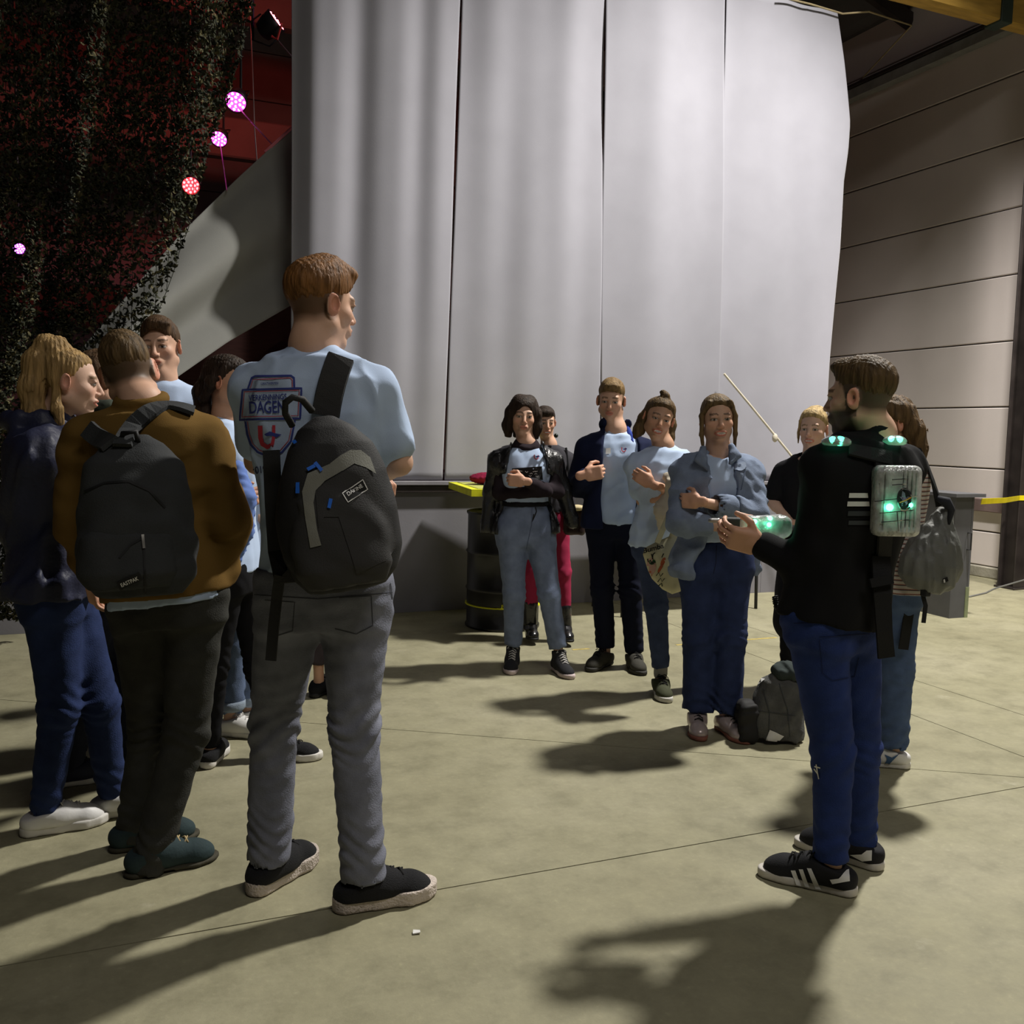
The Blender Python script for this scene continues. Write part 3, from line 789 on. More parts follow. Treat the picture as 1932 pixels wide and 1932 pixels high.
def text2(txt, org, xv, yv, shear=0.0, spacing=1.0):
    """letters placed with origin org (pixel), unit vectors for one em along xv, up yv"""
    cu = bpy.data.curves.new('t', 'FONT'); cu.body = txt; cu.size = 1.0; cu.shear = shear; cu.space_character = spacing; cu.resolution_u = 3; cu.offset = 0.014
    ob = bpy.data.objects.new('t', cu); COL.objects.link(ob)
    dg = bpy.context.evaluated_depsgraph_get(); me = ob.evaluated_get(dg).to_mesh()
    V = [(org[0]+v.co.x*xv[0]+v.co.y*yv[0], org[1]+v.co.x*xv[1]+v.co.y*yv[1]) for v in me.vertices]; F = [list(p.vertices) for p in me.polygons]
    w_ = max([v.co.x for v in me.vertices]+[0.01])
    bpy.data.objects.remove(ob); bpy.data.curves.remove(cu)
    return V, F, w_
def text_fit(txt, p0, p1, hgt, **k):
    """one line of letters from pixel p0 to p1 along the baseline with cap height hgt px"""
    _, _, w_ = text2(txt, (0, 0), (1, 0), (0, 1), **k)
    d = np.array(p1, float)-np.array(p0, float); u = d/w_; n = np.array([d[1], -d[0]])/np.linalg.norm(d)
    V, F, _ = text2(txt, p0, tuple(u), tuple(n*hgt/0.70), **k)
    return V, F
print('engine', round(time.time()-T0, 1))
# ------------------------------------------------------------------ people
M_skin = mat('skin', (1, 1, 1), 0.55, var=0.06, scale=25, bump=0.05, bscale=300, vcol=True, spec=0.35)
def dir_cam(px, a, pitch=0.0):
    """a direction: 0 = towards the camera, 90 = picture right, 180 = away"""
    v = ray(px, 900); v = nrm([v[0], v[1], 0]); r = np.array([v[1], -v[0], 0])
    a = math.radians(a); p = math.radians(pitch)
    return nrm((-v*math.cos(a)+r*math.sin(a))*math.cos(p)+np.array([0, 0, math.sin(p)]))

def head_mesh(fr, neck, sk, h, female, opts):
    """fr: frame with x = person's right... y forward, z up"""
    P_ = fr.p; k = fr.k; M = fr.M
    e = lambda c, r, md='+', kk=0.012: (md, kk*k, ell(P_(c), np.asarray(r)*k, M))
    cn = lambda a, b, ra, rb, md='+', kk=0.012: (md, kk*k, cone(P_(a), P_(b), ra*k, rb*k))
    jw = 0.046 if female else 0.052
    S = opts.get('smile', 0)
    pr = [e((0, -0.014, 0.036), (0.074, 0.094, 0.082)), e((0, 0.018, -0.02), (0.063, 0.073, 0.085), kk=0.02),
          cn((-jw, 0.0, -0.058), (0, 0.058, -0.096), 0.022, 0.018, kk=0.025), cn((jw, 0.0, -0.058), (0, 0.058, -0.096), 0.022, 0.018, kk=0.025),
          e((0, 0.066, -0.096), (0.020, 0.018, 0.016), kk=0.02),
          e((-0.040, 0.052, -0.020), (0.022, 0.024, 0.02), kk=0.02), e((0.040, 0.052, -0.020), (0.022, 0.024, 0.02), kk=0.02),
          cn((-0.036, 0.074, 0.025), (0.036, 0.074, 0.025), 0.013, 0.013, kk=0.015),
          e((-0.031, 0.099, 0.004), (0.017, 0.016, 0.012), '-', 0.012), e((0.031, 0.099, 0.004), (0.017, 0.016, 0.012), '-', 0.012),
          cn((0, 0.086, 0.016), (0, 0.108, -0.026), 0.008, 0.0115, kk=0.012),
          e((-0.011, 0.096, -0.031), (0.009, 0.010, 0.007), kk=0.006), e((0.011, 0.096, -0.031), (0.009, 0.010, 0.007), kk=0.006),
          e((0, 0.082, -0.06), (0.028, 0.018, 0.020), kk=0.015),
          e((0, 0.094, -0.0555), (0.022+0.006*S, 0.009, 0.0055), kk=0.005), e((0, 0.092, -0.0685-0.004*S), (0.019+0.004*S, 0.009, 0.0065), kk=0.005),
          e((-0.031, 0.0755, 0.004), (0.0125, 0.0125, 0.0115), '+', 0.002), e((0.031, 0.0755, 0.004), (0.0125, 0.0125, 0.0115), '+', 0.002),
          e((-0.031, 0.083, 0.0135), (0.017, 0.009, 0.004), '+', 0.004), e((0.031, 0.083, 0.0135), (0.017, 0.009, 0.004), '+', 0.004)]
    if S: pr.append(e((0, 0.098, -0.063), (0.020, 0.008, 0.0045*S), '-', 0.003))
    ea = opts.get('ear', 1.0)
    for sx in (-1, 1):
        M2 = np.array([M[0]*0.85+M[1]*0.5*sx*-1, M[1]*0.85+M[0]*0.5*sx, M[2]]); M2 = np.array([nrm(v) for v in M2])
        pr += [('+', 0.006*k, ell(P_(sx*0.079, -0.012, -0.004), np.array([0.009, 0.021, 0.033])*k*ea, M2)),
               ('-', 0.004*k, ell(P_(sx*0.086, -0.008, 0.0), np.array([0.007, 0.011, 0.020])*k*ea, M2))]
    nr = 0.047 if female else 0.054
    pr += [('+', 0.03, cone(P_(0, -0.022, -0.05), neck, nr*k, (nr+0.008)*k)), ('+', 0.03, cone(neck, np.asarray(neck)-np.array([0, 0, 0.06]), (nr+0.008)*k, (nr+0.014)*k))]
    V, F = mesh_sdf(pr, h)
    q = fr.inv(V); x, y, z = q[:, 0], q[:, 1], q[:, 2]; ax_ = np.abs(x)
    C = np.tile(np.asarray(sk, float), (len(V), 1))
    def mixc(m_, col):
        m_ = np.clip(m_, 0, 1)[:, None]; C[:] = C*(1-m_)+np.asarray(col)*m_
    sk = np.asarray(sk)
    mixc(0.35*np.exp(-(((ax_-0.04)/0.022)**2+((z+0.025)/0.022)**2))*(y > 0.02), sk*np.array([1.1, 0.72, 0.68]))
    mixc(0.5*np.exp(-(x/0.012)**2-((z+0.03)/0.014)**2)*(y > 0.085), sk*np.array([1.1, 0.75, 0.7]))
    mixc(0.6*((ax_ > 0.078) & (np.abs(z+0.004) < 0.04)), sk*np.array([1.1, 0.66, 0.6]))
    bd = opts.get('beard')
    if bd is not None:
        m_ = (np.clip((-0.030-z-0.5*np.clip(0.05-y, -0.1, 0.1)*0)/0.012, 0, 1))*(y > -0.02-0.0)*(z > -0.135)*(ax_ < 0.075)
        m_ = m_*np.clip((y+0.02)/0.02, 0, 1)
        sidb = (np.abs(y-0.002) < 0.018)*(z < 0.02)*(z > -0.06)*(ax_ > 0.055)*(ax_ < 0.078)
        mixc(np.maximum(m_, sidb*0.9)*0.92, bd)
    lips = opts.get('lip', sk*np.array([0.85, 0.42, 0.40]))
    mixc((((x/(0.024+0.006*S))**2+((z+0.0615+0.002*S-0.25*S*(ax_*ax_)*8)/(0.0125+0.002*S))**2) < 1)*(y > 0.07)*0.85, lips)
    if S: mixc((((x/0.020)**2+((z+0.0625)/(0.0042*S+0.001))**2) < 1)*(y > 0.06)*1.0, (0.78, 0.75, 0.70))
    else: mixc((np.abs(z+0.0615) < 0.0022)*(ax_ < 0.021)*(y > 0.07)*0.7, sk*0.25)
    # eyebrows, eyes
    br = opts.get('brow', (0.06, 0.035, 0.02))
    mixc((np.abs(z-(0.030-7*(ax_-0.030)**2)) < 0.0045)*(ax_ > 0.012)*(ax_ < 0.050)*(y > 0.045)*0.8, br)
    sq = opts.get('squint', 1.0)
    for sx in (-1, 1):
        ex = x-sx*0.031
        eye = ((ex/0.0135)**2+((z-0.003)/(0.0062*sq))**2 < 1)*(y > 0.06)
        rim = ((ex/0.0175)**2+((z-0.004)/(0.0088*sq))**2 < 1)*(y > 0.06)
        mixc(rim*0.65, np.asarray(br)*0.9)
        mixc(eye*1.0, (0.42, 0.39, 0.36))
        mixc(((ex-opts.get('gaze', 0)*0.004)**2+(z-0.003)**2 < 0.0060**2)*eye, (0.015, 0.012, 0.010))
    sc = opts.get('scalp')
    if sc is not None:      # close-cropped hair at the sides and nape
        lim = -0.062+0.03*np.clip((y+0.05)/0.08, 0, 1)+np.clip((y-0.012)/0.02, 0, 1)*0.06
        mixc(np.clip((z-lim)/0.03, 0, 1)*(y < 0.045)*(ax_ < 0.0765)*opts.get('scalp_a', 0.85), sc)
    return V, F, C

def hand_prims(wr, d, palm, thumb, s, curl, spread=0.0, tcurl=0.3):
    """wr wrist point, d finger direction, palm = direction the palm faces, thumb = side of the thumb"""
    d = nrm(d); palm = np.asarray(palm, float); palm = nrm(palm-d*(palm@d)); t = np.asarray(thumb, float); t = t-d*(t@d)-palm*(t@palm); t = nrm(t)
    fr = Frame(wr, t, d, -palm, s)   # x thumb side, y fingers, z back of hand
    P_ = fr.p
    pr = [('+', 0.008, rbox(P_(0.0, 0.052, 0), np.array([0.041, 0.047, 0.015])*s, 0.013*s, fr.M)), ('+', 0.015, cone(P_(0, -0.03, 0), P_(0, 0.02, 0), 0.027*s, 0.029*s, (fr.M[2], 0.72))),
          ('+', 0.012, ell(P_(0.028, 0.035, -0.010), np.array([0.018, 0.032, 0.015])*s, fr.M))]
    xs = (0.031, 0.0105, -0.0105, -0.030); Ls = (0.072, 0.080, 0.074, 0.058); ys = (0.093, 0.097, 0.094, 0.087)
    c = curl if hasattr(curl, '__len__') else [curl]*4
    tips = []
    for i in range(4):
        p = np.array([xs[i], ys[i], 0.0]); ang = 0.15*c[i]; r = (0.0090, 0.0094, 0.0090, 0.0080)[i]; sp = spread*(xs[i]/0.03)
        for j, fr_ in enumerate((0.45, 0.31, 0.24)):
            ang += c[i]*(0.75, 0.95, 0.6)[j]
            q = p+Ls[i]*fr_*np.array([sp, math.cos(ang), -math.sin(ang)])
            pr.append(('+', 0.0035, cone(P_(p), P_(q), r*s*(1-0.08*j), r*s*(1-0.08*(j+1)))))
            p = q
        tips.append(p)
    p0 = np.array([0.030, 0.022, -0.006]); p1 = p0+0.040*np.array([0.72, 0.64, -0.25-tcurl*0.5]); p2 = p1+0.030*nrm([0.45-tcurl, 0.85, -0.2-tcurl*0.7]); p3 = p2+0.022*nrm([0.25-tcurl*1.3, 0.9, -0.2-tcurl*0.8])
    pr += [('+', 0.006, cone(P_(p0), P_(p1), 0.0135*s, 0.0115*s)), ('+', 0.004, cone(P_(p1), P_(p2), 0.0108*s, 0.0098*s)), ('+', 0.004, cone(P_(p2), P_(p3), 0.0096*s, 0.008*s))]
    return pr

def strands(seed, fr, wl=0.010):
    """hair locks: fine waves around the head, long along the fall of the hair"""
    rng = np.random.default_rng(seed); o = fr.o.astype(np.float32); M = fr.M.astype(np.float32); ph = rng.uniform(0, 6, 6).astype(np.float32)
    def fn(X, Y, Z):
        vx, vy, vz = X-o[0], Y-o[1], Z-o[2]
        a = vx*M[0, 0]+vy*M[0, 1]+vz*M[0, 2]; b = vx*M[1, 0]+vy*M[1, 1]+vz*M[1, 2]; c = vx*M[2, 0]+vy*M[2, 1]+vz*M[2, 2]
        w = np.float32(2*np.pi/wl)
        g = np.sin(a*31+b*27+ph[0])+np.sin(b*43-c*21+ph[1])
        return (np.sin(w*a+2.2*g+c*25)+np.sin(w*0.83*b+1.7*g+ph[2]+c*30)+1.2*np.sin(a*110+b*70+c*35+2*g))*np.float32(0.36)
    return fn

def shoe(root, base, ank, toe_dir, z0, kind, mats, s=1.0, h=0.005, tilt=0.0):
    h = h*1.38
    """ank: ankle point (its ground position is used); mats dict upper/sole/lace"""
    y = nrm([toe_dir[0], toe_dir[1], 0]); fr = Frame([ank[0], ank[1], z0], np.cross(y, (0, 0, 1)), y, (0, 0, 1), s)
    P_ = fr.p; M = fr.M
    st_ = mats.get('sole_h', 0.030); wmul = mats.get('w', 1.0)
    def foot(off, zlo, zhi, kk=0.03):
        cs = [((0, -0.045), 0.036), ((0.004, 0.05), 0.037), ((0.004, 0.125), 0.047), ((0.0, 0.165), 0.040), ((-0.006, 0.183), 0.030)]
        pr = []
        zc = (zlo+zhi)/2
        for (a, ra), (b, rb) in zip(cs[:-1], cs[1:]):
            # vertical prism: very tall flattened cone clipped by planes
            pr.append(('+', 0.02*s, cone(P_(a[0], a[1], zc), P_(b[0], b[1], zc), (ra*wmul+off)*s, (rb*wmul+off)*s, (M[2], 40.0))))
        pr += [('&', 0.004*s, half(P_(0, 0, zhi), M[2])), ('&', 0.003*s, half(P_(0, 0, zlo), -M[2]))]
        # limit huge bboxes of the stretched cones
        out = []
        for md, kk_, p in pr:
            if md == '+':
                lo_, hi_, fn = p; lo_ = lo_.copy(); hi_ = hi_.copy(); lo_[2] = P_(0, 0, zlo)[2]; hi_[2] = P_(0, 0, zhi)[2]; p = (lo_, hi_, fn)
            out.append((md, kk_, p))
        return out
    r = empty_part('shoe', root, P_(0, 0, 0), base)
    b2 = P_(0, 0, 0)
    hi = {'low': 0.075, 'high': 0.135, 'boot': 0.20, 'derby': 0.078}[kind]
    up = [('+', 0.02*s, cone(P_(0, -0.040, 0.045), P_(0.002, 0.03, 0.055), 0.036*s*wmul, 0.040*s*wmul)), ('+', 0.03*s, cone(P_(0.002, 0.03, 0.055), P_(0.003, 0.125, 0.036), 0.042*s*wmul, 0.042*s*wmul)),
          ('+', 0.025*s, ell(P_(0.001, 0.148, 0.030), np.array([0.044*wmul, 0.050, 0.036])*s, M)),
          ('+', 0.03*s, cone(P_(0, -0.030, 0.045), P_(0, -0.012, hi), 0.036*s, 0.040*s)),
          ('+', 0.04*s, cone(P_(0.002, 0.05, 0.06), P_(0, 0.0, hi), 0.034*s, 0.036*s)),
          ('&', 0.004*s, half(P_(0, 0, st_*0.75), -M[2])), ('&', 0.006*s, half(P_(0, -0.02, hi+0.004), fr.M[2]*1.0-fr.M[1]*0.25)),
          ]
    sdf_obj('upper', up, h, r, mats['upper'], b2)
    sol = foot(-0.001, 0.001, st_)
    if kind in ('derby',) or mats.get('heel'):
        sol += [('-', 0.004*s, rbox(P_(0, 0.035, 0.0), np.array([0.08, 0.028, 0.008])*s, 0.003*s, M))]
    sdf_obj('sole', sol, h, r, mats['sole'], b2)
    if 'lace' in mats:
        bm = bmesh.new()
        n = 4 if kind != 'high' else 6
        for i in range(n):
            t = i/(n-1); yy = 0.105-0.075*t if kind != 'high' else 0.10-0.08*t; zz = 0.085+0.024*t if kind != 'high' else 0.085+0.062*t
            hw = 0.022
            tube_bm([P_(-hw, yy-0.004, zz-0.006), P_(0, yy, zz+0.006), P_(hw, yy+0.004, zz-0.006)], 0.0032*s, 5, bm)
            tube_bm([P_(-hw, yy+0.012, zz-0.008), P_(0, yy+0.008, zz+0.005), P_(hw, yy-0.008, zz-0.006)], 0.0028*s, 5, bm)
        if mats.get('bow', True):
            zz = 0.112 if kind != 'high' else 0.148; yy = 0.030 if kind != 'high' else 0.018
            for sx in (-1, 1):
                tube_bm([P_(0, yy, zz), P_(sx*0.02, yy+0.012, zz+0.006), P_(sx*0.036, yy+0.024, zz-0.012), P_(sx*0.02, yy+0.018, zz-0.008), P_(0, yy+0.004, zz)], 0.0026*s, 5, bm)
                tube_bm([P_(0, yy, zz), P_(sx*0.015, yy+0.022, zz-0.012), P_(sx*0.026, yy+0.032, zz-0.036)], 0.0024*s, 5, bm)
        bmesh_obj('laces', bm, r, mats['lace'], smooth=True, base=b2)
    return r, fr
def empty_part(name, root, p, base):
    o = bpy.data.objects.new(name, None); COL.objects.link(o); o.parent = root; o.empty_display_size = 0.05
    o.location = [float(v) for v in (np.asarray(p)-np.asarray(base))]
    return o

class Person:
    """joints are given as pixels plus a horizontal offset away from the camera, measured from where the feet stand"""
    def __init__(s, label, feet, H, face, body, head, neck, pelvis, female=False, build=1.0, skin=(0.52, 0.30, 0.20), group=None, sw=None, hw=None, lod=1.0):
        s.px = feet[0]; g = ground(*feet); s.dh = g@FH; s.base = np.array([g[0], g[1], 0.0]); s.H = H; s.k = H/1.75; s.female = female; s.build = build
        s.root = empty('person', s.base, label, 'person', group); s.sk = np.asarray(skin)
        s.d = s.dh; q = s.dh/1783*1.0
        s.hc = float(np.clip(q*4.3, 0.0080, 0.0130))*lod; s.hf = float(np.clip(q*1.9, 0.0036, 0.0048))*lod; s.lod = lod
        s.fwd = dir_cam(s.px, body); s.rgt = np.cross(s.fwd, (0, 0, 1))
        s.face = face; s.headpx = head; s.body = body
        s.J = {}
        s.J['neck'] = s.at(*neck)+np.array([0, 0, 0.034*s.k]); s.J['pelvis'] = s.at(*pelvis)
        s.up = nrm(s.J['neck']-s.J['pelvis'])
        sw = sw or (0.158 if female else 0.178)*s.k*build; hw = hw or 0.088*s.k
        for n_, sg in (('R', 1), ('L', -1)):
            s.J['sh'+n_] = s.J['neck']+s.rgt*sg*sw-s.up*0.112*s.k
            s.J['hip'+n_] = s.J['pelvis']+s.rgt*sg*hw
        s.parts = {}
        s.bodyprims = []
    def at(s, x, y, off=0.0): return atD(x, y, s.dh+off)
    def set(s, **kw):
        for k_, v in kw.items(): s.J[k_] = s.at(*v)
        return s
    def check(s):
        J = s.J; L = lambda a, b: np.linalg.norm(J[a]-J[b])/s.k
        out = []
        for n_ in 'RL':
            if 'el'+n_ in J: out.append('uarm%s %.2f farm %.2f' % (n_, L('sh'+n_, 'el'+n_), L('el'+n_, 'wr'+n_)))
            if 'kn'+n_ in J: out.append('thigh%s %.2f shin %.2f' % (n_, L('hip'+n_, 'kn'+n_), L('kn'+n_, 'an'+n_)))
        print(s.root['label'][:30], 'torso %.2f' % L('neck', 'pelvis'), ' '.join(out))
    # ---- torso profile shared by body and clothes
    def torso(s, extra=0.0, top=1.0, low=-0.10, belly=0.0, flare=0.0, wmul=1.0):
        k = s.k*s.build
        if s.female:
            ws = [-0.16, -0.06, 0.08, 0.30, 0.42, 0.60, 0.72, 0.86, 0.95, 1.02]
            A = [0.160, 0.172, 0.165, 0.130, 0.128, 0.142, 0.150, 0.140, 0.095, 0.050]
            Bf = [0.085, 0.098, 0.100, 0.092, 0.098, 0.125, 0.128, 0.095, 0.065, 0.045]; Bb = [0.100, 0.118, 0.110, 0.080, 0.080, 0.090, 0.095, 0.090, 0.070, 0.050]
        else:
            ws = [-0.16, -0.06, 0.08, 0.30, 0.42, 0.60, 0.72, 0.86, 0.95, 1.02]
            A = [0.150, 0.160, 0.156, 0.148, 0.150, 0.165, 0.172, 0.160, 0.105, 0.055]
            Bf = [0.085, 0.095, 0.100, 0.100, 0.102, 0.115, 0.118, 0.095, 0.065, 0.045]; Bb = [0.100, 0.112, 0.102, 0.090, 0.092, 0.105, 0.110, 0.100, 0.075, 0.050]
        ws = np.array(ws)
        fl = np.clip(0.3-ws, 0, 1)*flare
        A = np.array(A)*k*wmul+extra+fl; Bf = np.array(Bf)*k*wmul+extra+fl; Bb = np.array(Bb)*k*wmul+extra+fl
        m_ = (ws >= low-0.02) & (ws <= top+0.03)
        hx = nrm(s.J['hipL']-s.J['hipR']); sx = nrm(s.J['shL']-s.J['shR'])
        # loft 'front' is +cross(w, x); with x pointing to the person's left it points backwards -> swap
        return loft(s.J['pelvis'], s.J['neck'], -hx, -sx, ws[m_], A[m_], (Bf[m_], Bb[m_]))
    def sleeve(s, n_, r0, r1, r2, to=1.0, k=0.03):
        J = s.J; sh, el, wr = J['sh'+n_], J['el'+n_], J['wr'+n_]; out = []
        out.append(('+', 0.05, cone(s.J['neck']-s.up*0.030*s.k, sh-s.up*0.01, 0.046*s.k+0.004, r0*0.86)))
        if to <= 0.5: out.append(('+', k, cone(sh, sh+(el-sh)*to*2, r0*0.92, r0+(r1-r0)*to*2)))
        else: out += [('+', k, cone(sh, el, r0*0.92, r1)), ('+', k, cone(el, el+(wr-el)*(to-0.5)*2, r1, r1+(r2-r1)*(to-0.5)*2))]
        return out
    def body_mesh(s, hands={}, opts={}, legs=True):
        """one skin mesh: trunk, limbs, head and hands"""
        J = s.J; k = s.k; b = s.build
        fd = dir_cam(s.px, s.face[0], s.face[1]); rr = nrm(np.cross(fd, (0, 0, 1)))
        up = nrm(np.cross(rr, fd)); tl = math.radians(s.face[2] if len(s.face) > 2 else 0)
        x = rr*math.cos(tl)+up*math.sin(tl); z = -rr*math.sin(tl)+up*math.cos(tl)
        hc = s.at(*s.headpx)
        s.hfr = Frame(hc, x, fd, z, k**0.5*(0.96 if s.female else 1.0)*opts.get('hs', 1.0))
        parts = []
        V, F, C = head_mesh(s.hfr, J['neck'], s.sk, s.hf, s.female, opts); parts.append((V, F, C))
        pr = [('+', 0.03, s.torso(-0.012, top=0.95))]
        ar = (0.043, 0.036, 0.026) if not s.female else (0.037, 0.031, 0.023)
        for n_ in 'RL':
            if 'el'+n_ in J:
                sh, el, wr = J['sh'+n_], J['el'+n_], J['wr'+n_]; mid = el+(wr-el)*0.25
                pr += [('+', 0.03, cone(sh, el, ar[0]*k*b, ar[1]*k*b)), ('+', 0.02, cone(el, mid, ar[1]*k*b, (ar[1]+0.003)*k*b)), ('+', 0.015, cone(mid, wr, (ar[1]+0.003)*k*b, ar[2]*k))]
            if 'kn'+n_ in J:
                hp, kn, an = J['hip'+n_], J['kn'+n_], J['an'+n_]; cf = kn+(an-kn)*0.3
                pr += [('+', 0.02, cone(hp, kn, 0.062*k*b, 0.038*k*b)), ('+', 0.01, cone(kn, cf, 0.038*k*b, 0.040*k*b)), ('+', 0.01, cone(cf, an, 0.040*k*b, 0.032*k)), ('+', 0.01, cone(an, an-np.array([0, 0, max(an[2]-0.05, 0.0)]), 0.034*k, 0.036*k))]
        V, F = mesh_sdf(pr, max(s.hc*1.35, 0.012)); parts.append((V, F, np.tile(s.sk, (len(V), 1))))
        for n_, hd in hands.items():
            pr = hand_prims(J['wr'+n_], hd[0], hd[1], hd[2], k*(0.92 if s.female else 1.03), hd[3], hd[4] if len(hd) > 4 else 0.0, hd[5] if len(hd) > 5 else 0.3)
            V, F = mesh_sdf(pr, max(s.hf*1.05, 0.0042)); parts.append((V, F, np.tile(s.sk*np.array([1.02, 0.93, 0.9]), (len(V), 1))))
        V, F, C = join_np(parts); TRI[0] += 2*len(F)
        me = mesh_np('body', V-s.base, F); set_col(me, C)
        s.parts['body'] = link('body', me, s.root, M_skin)
        return s
    def cloth(s, name, prims, mt, amp=0.004, seed=1, wl=(0.06, 0.14), stretch=(1, 1, 2.2), ridge=False, h=None, parent=None, n=4):
        d = waves(seed, n, wl, stretch, ridge)
        o = sdf_obj(name, prims, h or s.hc, parent or s.root, mt, s.base, d, amp)
        s.parts[name] = o
        return o
    def trousers(s, mt, rth, rkn, rcf, hem=(0.02, 0.02), waist=0.12, seed=3, amp=0.005, name='trousers', knee=0.004):
        J = s.J; k = s.k; w0 = J['pelvis']+s.up*waist
        pr = [('+', 0.03, s.torso(0.003, top=waist/np.linalg.norm(J['neck']-J['pelvis'])+0.12, low=-0.16))]
        for n_, hm in zip('RL', hem):
            hp, kn, an = J['hip'+n_], J['kn'+n_], J['an'+n_]; d = nrm(an-kn); e = an+d*hm
            leg = [('+', 0.045, cone(hp, kn, rth*k, rkn*k)), ('+', 0.03, cone(kn, e, rkn*k, rcf*k))]
            pr += leg
        cuts = [('&', 0.004, half(w0, s.up))]
        for n_, hm in zip('RL', hem):
            an, kn = J['an'+n_], J['kn'+n_]; d = nrm(an-kn); e = an+d*hm
            # cut only near this ankle: subtract a ball segment below the hem
            bl = inter(ell(e+d*0.09, np.array([1, 1, 1])*0.105, None), half(e, -d)); bl = (e+d*0.06-0.12, e+d*0.06+0.12, bl[2])
            cuts.append(('-', 0.002, bl))
        base_w = waves(seed, 4, (0.06, 0.13), (1, 1, 0.8))
        segs = [(J['kn'+n_], J['an'+n_], J['hip'+n_]) for n_ in 'RL']; ph = seed*1.7
        def disp(X, Y, Z):
            r = 0.55*base_w(X, Y, Z)
            for kn, an, hp in segs:
                # creases gather behind the knee and above the hem
                dz = Z-np.float32(kn[2]); hor = np.exp(-((X-np.float32(kn[0]))**2+(Y-np.float32(kn[1]))**2)/0.03)
                r = r+np.float32(knee/amp)*np.exp(-(dz/0.09)**2)*hor*np.sin(dz*np.float32(130)+4*np.sin(X*23+ph+Z*9)+4*np.sin(Y*21-Z*11))
                dz = Z-np.float32(an[2]+0.06); hor = np.exp(-((X-np.float32(an[0]))**2+(Y-np.float32(an[1]))**2)/0.02)
                r = r+np.float32(0.75)*np.exp(-(dz/0.08)**2)*hor*np.sin(dz*np.float32(110)+4*np.sin(X*25+ph+Z*8)+4*np.sin(Y*22+1))
            dz = Z-np.float32(J['pelvis'][2]-0.06)
            r = r+np.float32(0.3)*np.exp(-(dz/0.10)**2)*np.sin(dz*70+X*30*np.sin(ph)+Y*35)
            return r
        o = sdf_obj(name, pr+cuts, s.hc, s.root, mt, s.base, disp, amp); s.parts[name] = o
        return o
    def hair(s, prims, mt, amp=0.0014, wl=0.010, name='hair'):
        o = sdf_obj(name, prims, s.hf, s.root, mt, s.base, strands(int(s.px), s.hfr, wl), amp); s.parts[name] = o; return o
    def cap(s, thick=0.012, top=0.016, line=(0.006, 0.80), back=-0.08, front=0.0, side=0.0, taper=0.0):
        """hair on the skull; taper thins it towards the nape; the hairline rises towards the forehead"""
        fr = s.hfr; P_ = fr.p; k = fr.k
        nw = nrm([0, line[1], -1.0])@fr.M
        pr = [('+', 0.02*k, ell(P_(0, -0.021-0.002*taper, 0.039+0.013*taper), np.array([0.074+thick+side, 0.092+thick, 0.082+thick-0.004*taper])*k, fr.M)),
              ('+', 0.02*k, ell(P_(0, 0.004+front, 0.072), np.array([0.064+side, 0.080, 0.046+top])*k, fr.M)),
              ('&', 0.020*k, half(P_(0, 0, line[0]), nw)),
              ('-', 0.012*k, ell(P_(0, 0.094, 0.018), np.array([0.054, 0.05, 0.058])*k, fr.M)),
              ('&', 0.014*k, half(P_(0, 0, back), -fr.M[2]))]
        return pr
print('people tools', round(time.time()-T0, 1))
# ------------------------------------------------------------------ wardrobe
def denim(name, c): return mat(name, c, 0.85, var=0.22, scale=14, bump=0.25, bscale=220, spec=0.15)
def cotton(name, c): return mat(name, c, 0.9, var=0.05, scale=10, bump=0.10, bscale=350, spec=0.12)
TEE = cotton('light blue jersey', (0.47, 0.58, 0.78))
BLACKC = cotton('black cotton', (0.012, 0.012, 0.014))
HAIR = lambda n, c: mat(n, c, 0.62, var=0.5, scale=60, bump=0.6, bscale=150, stretch=(1, 1, 0.12), spec=0.2)
H_ginger = HAIR('ginger brown hair', (0.17, 0.075, 0.022)); H_blond = HAIR('dark blond hair', (0.30, 0.19, 0.075)); H_brown = HAIR('brown hair', (0.075, 0.042, 0.020)); H_dark = HAIR('dark brown hair', (0.028, 0.017, 0.011)); H_light = HAIR('light blond hair', (0.42, 0.30, 0.14)); H_sand = HAIR('sandy hair', (0.19, 0.12, 0.050)); H_short = HAIR('short brown hair', (0.10, 0.062, 0.026))
W_rub = mat('white rubber', (0.62, 0.60, 0.56), 0.6, bump=0.05); B_rub = mat('black rubber', (0.015, 0.015, 0.016), 0.6, bump=0.05); W_lea = mat('white leather', (0.72, 0.71, 0.70), 0.45, var=0.05, bump=0.08); B_knit = mat('black knit', (0.015, 0.015, 0.017), 0.9, bump=0.6, bscale=400)
L_w = cotton('white lace', (0.6, 0.58, 0.56)); L_k = cotton('black lace', (0.02, 0.02, 0.02)); L_t = cotton('tan lace', (0.42, 0.33, 0.18))
SK1 = (0.62, 0.375, 0.26); SK2 = (0.67, 0.44, 0.33); SK3 = (0.54, 0.31, 0.20)
PEOPLE = {}
def done(key, p):
    PEOPLE[key] = p; p.check()
    return p
V3 = lambda *a: np.array(a, float)

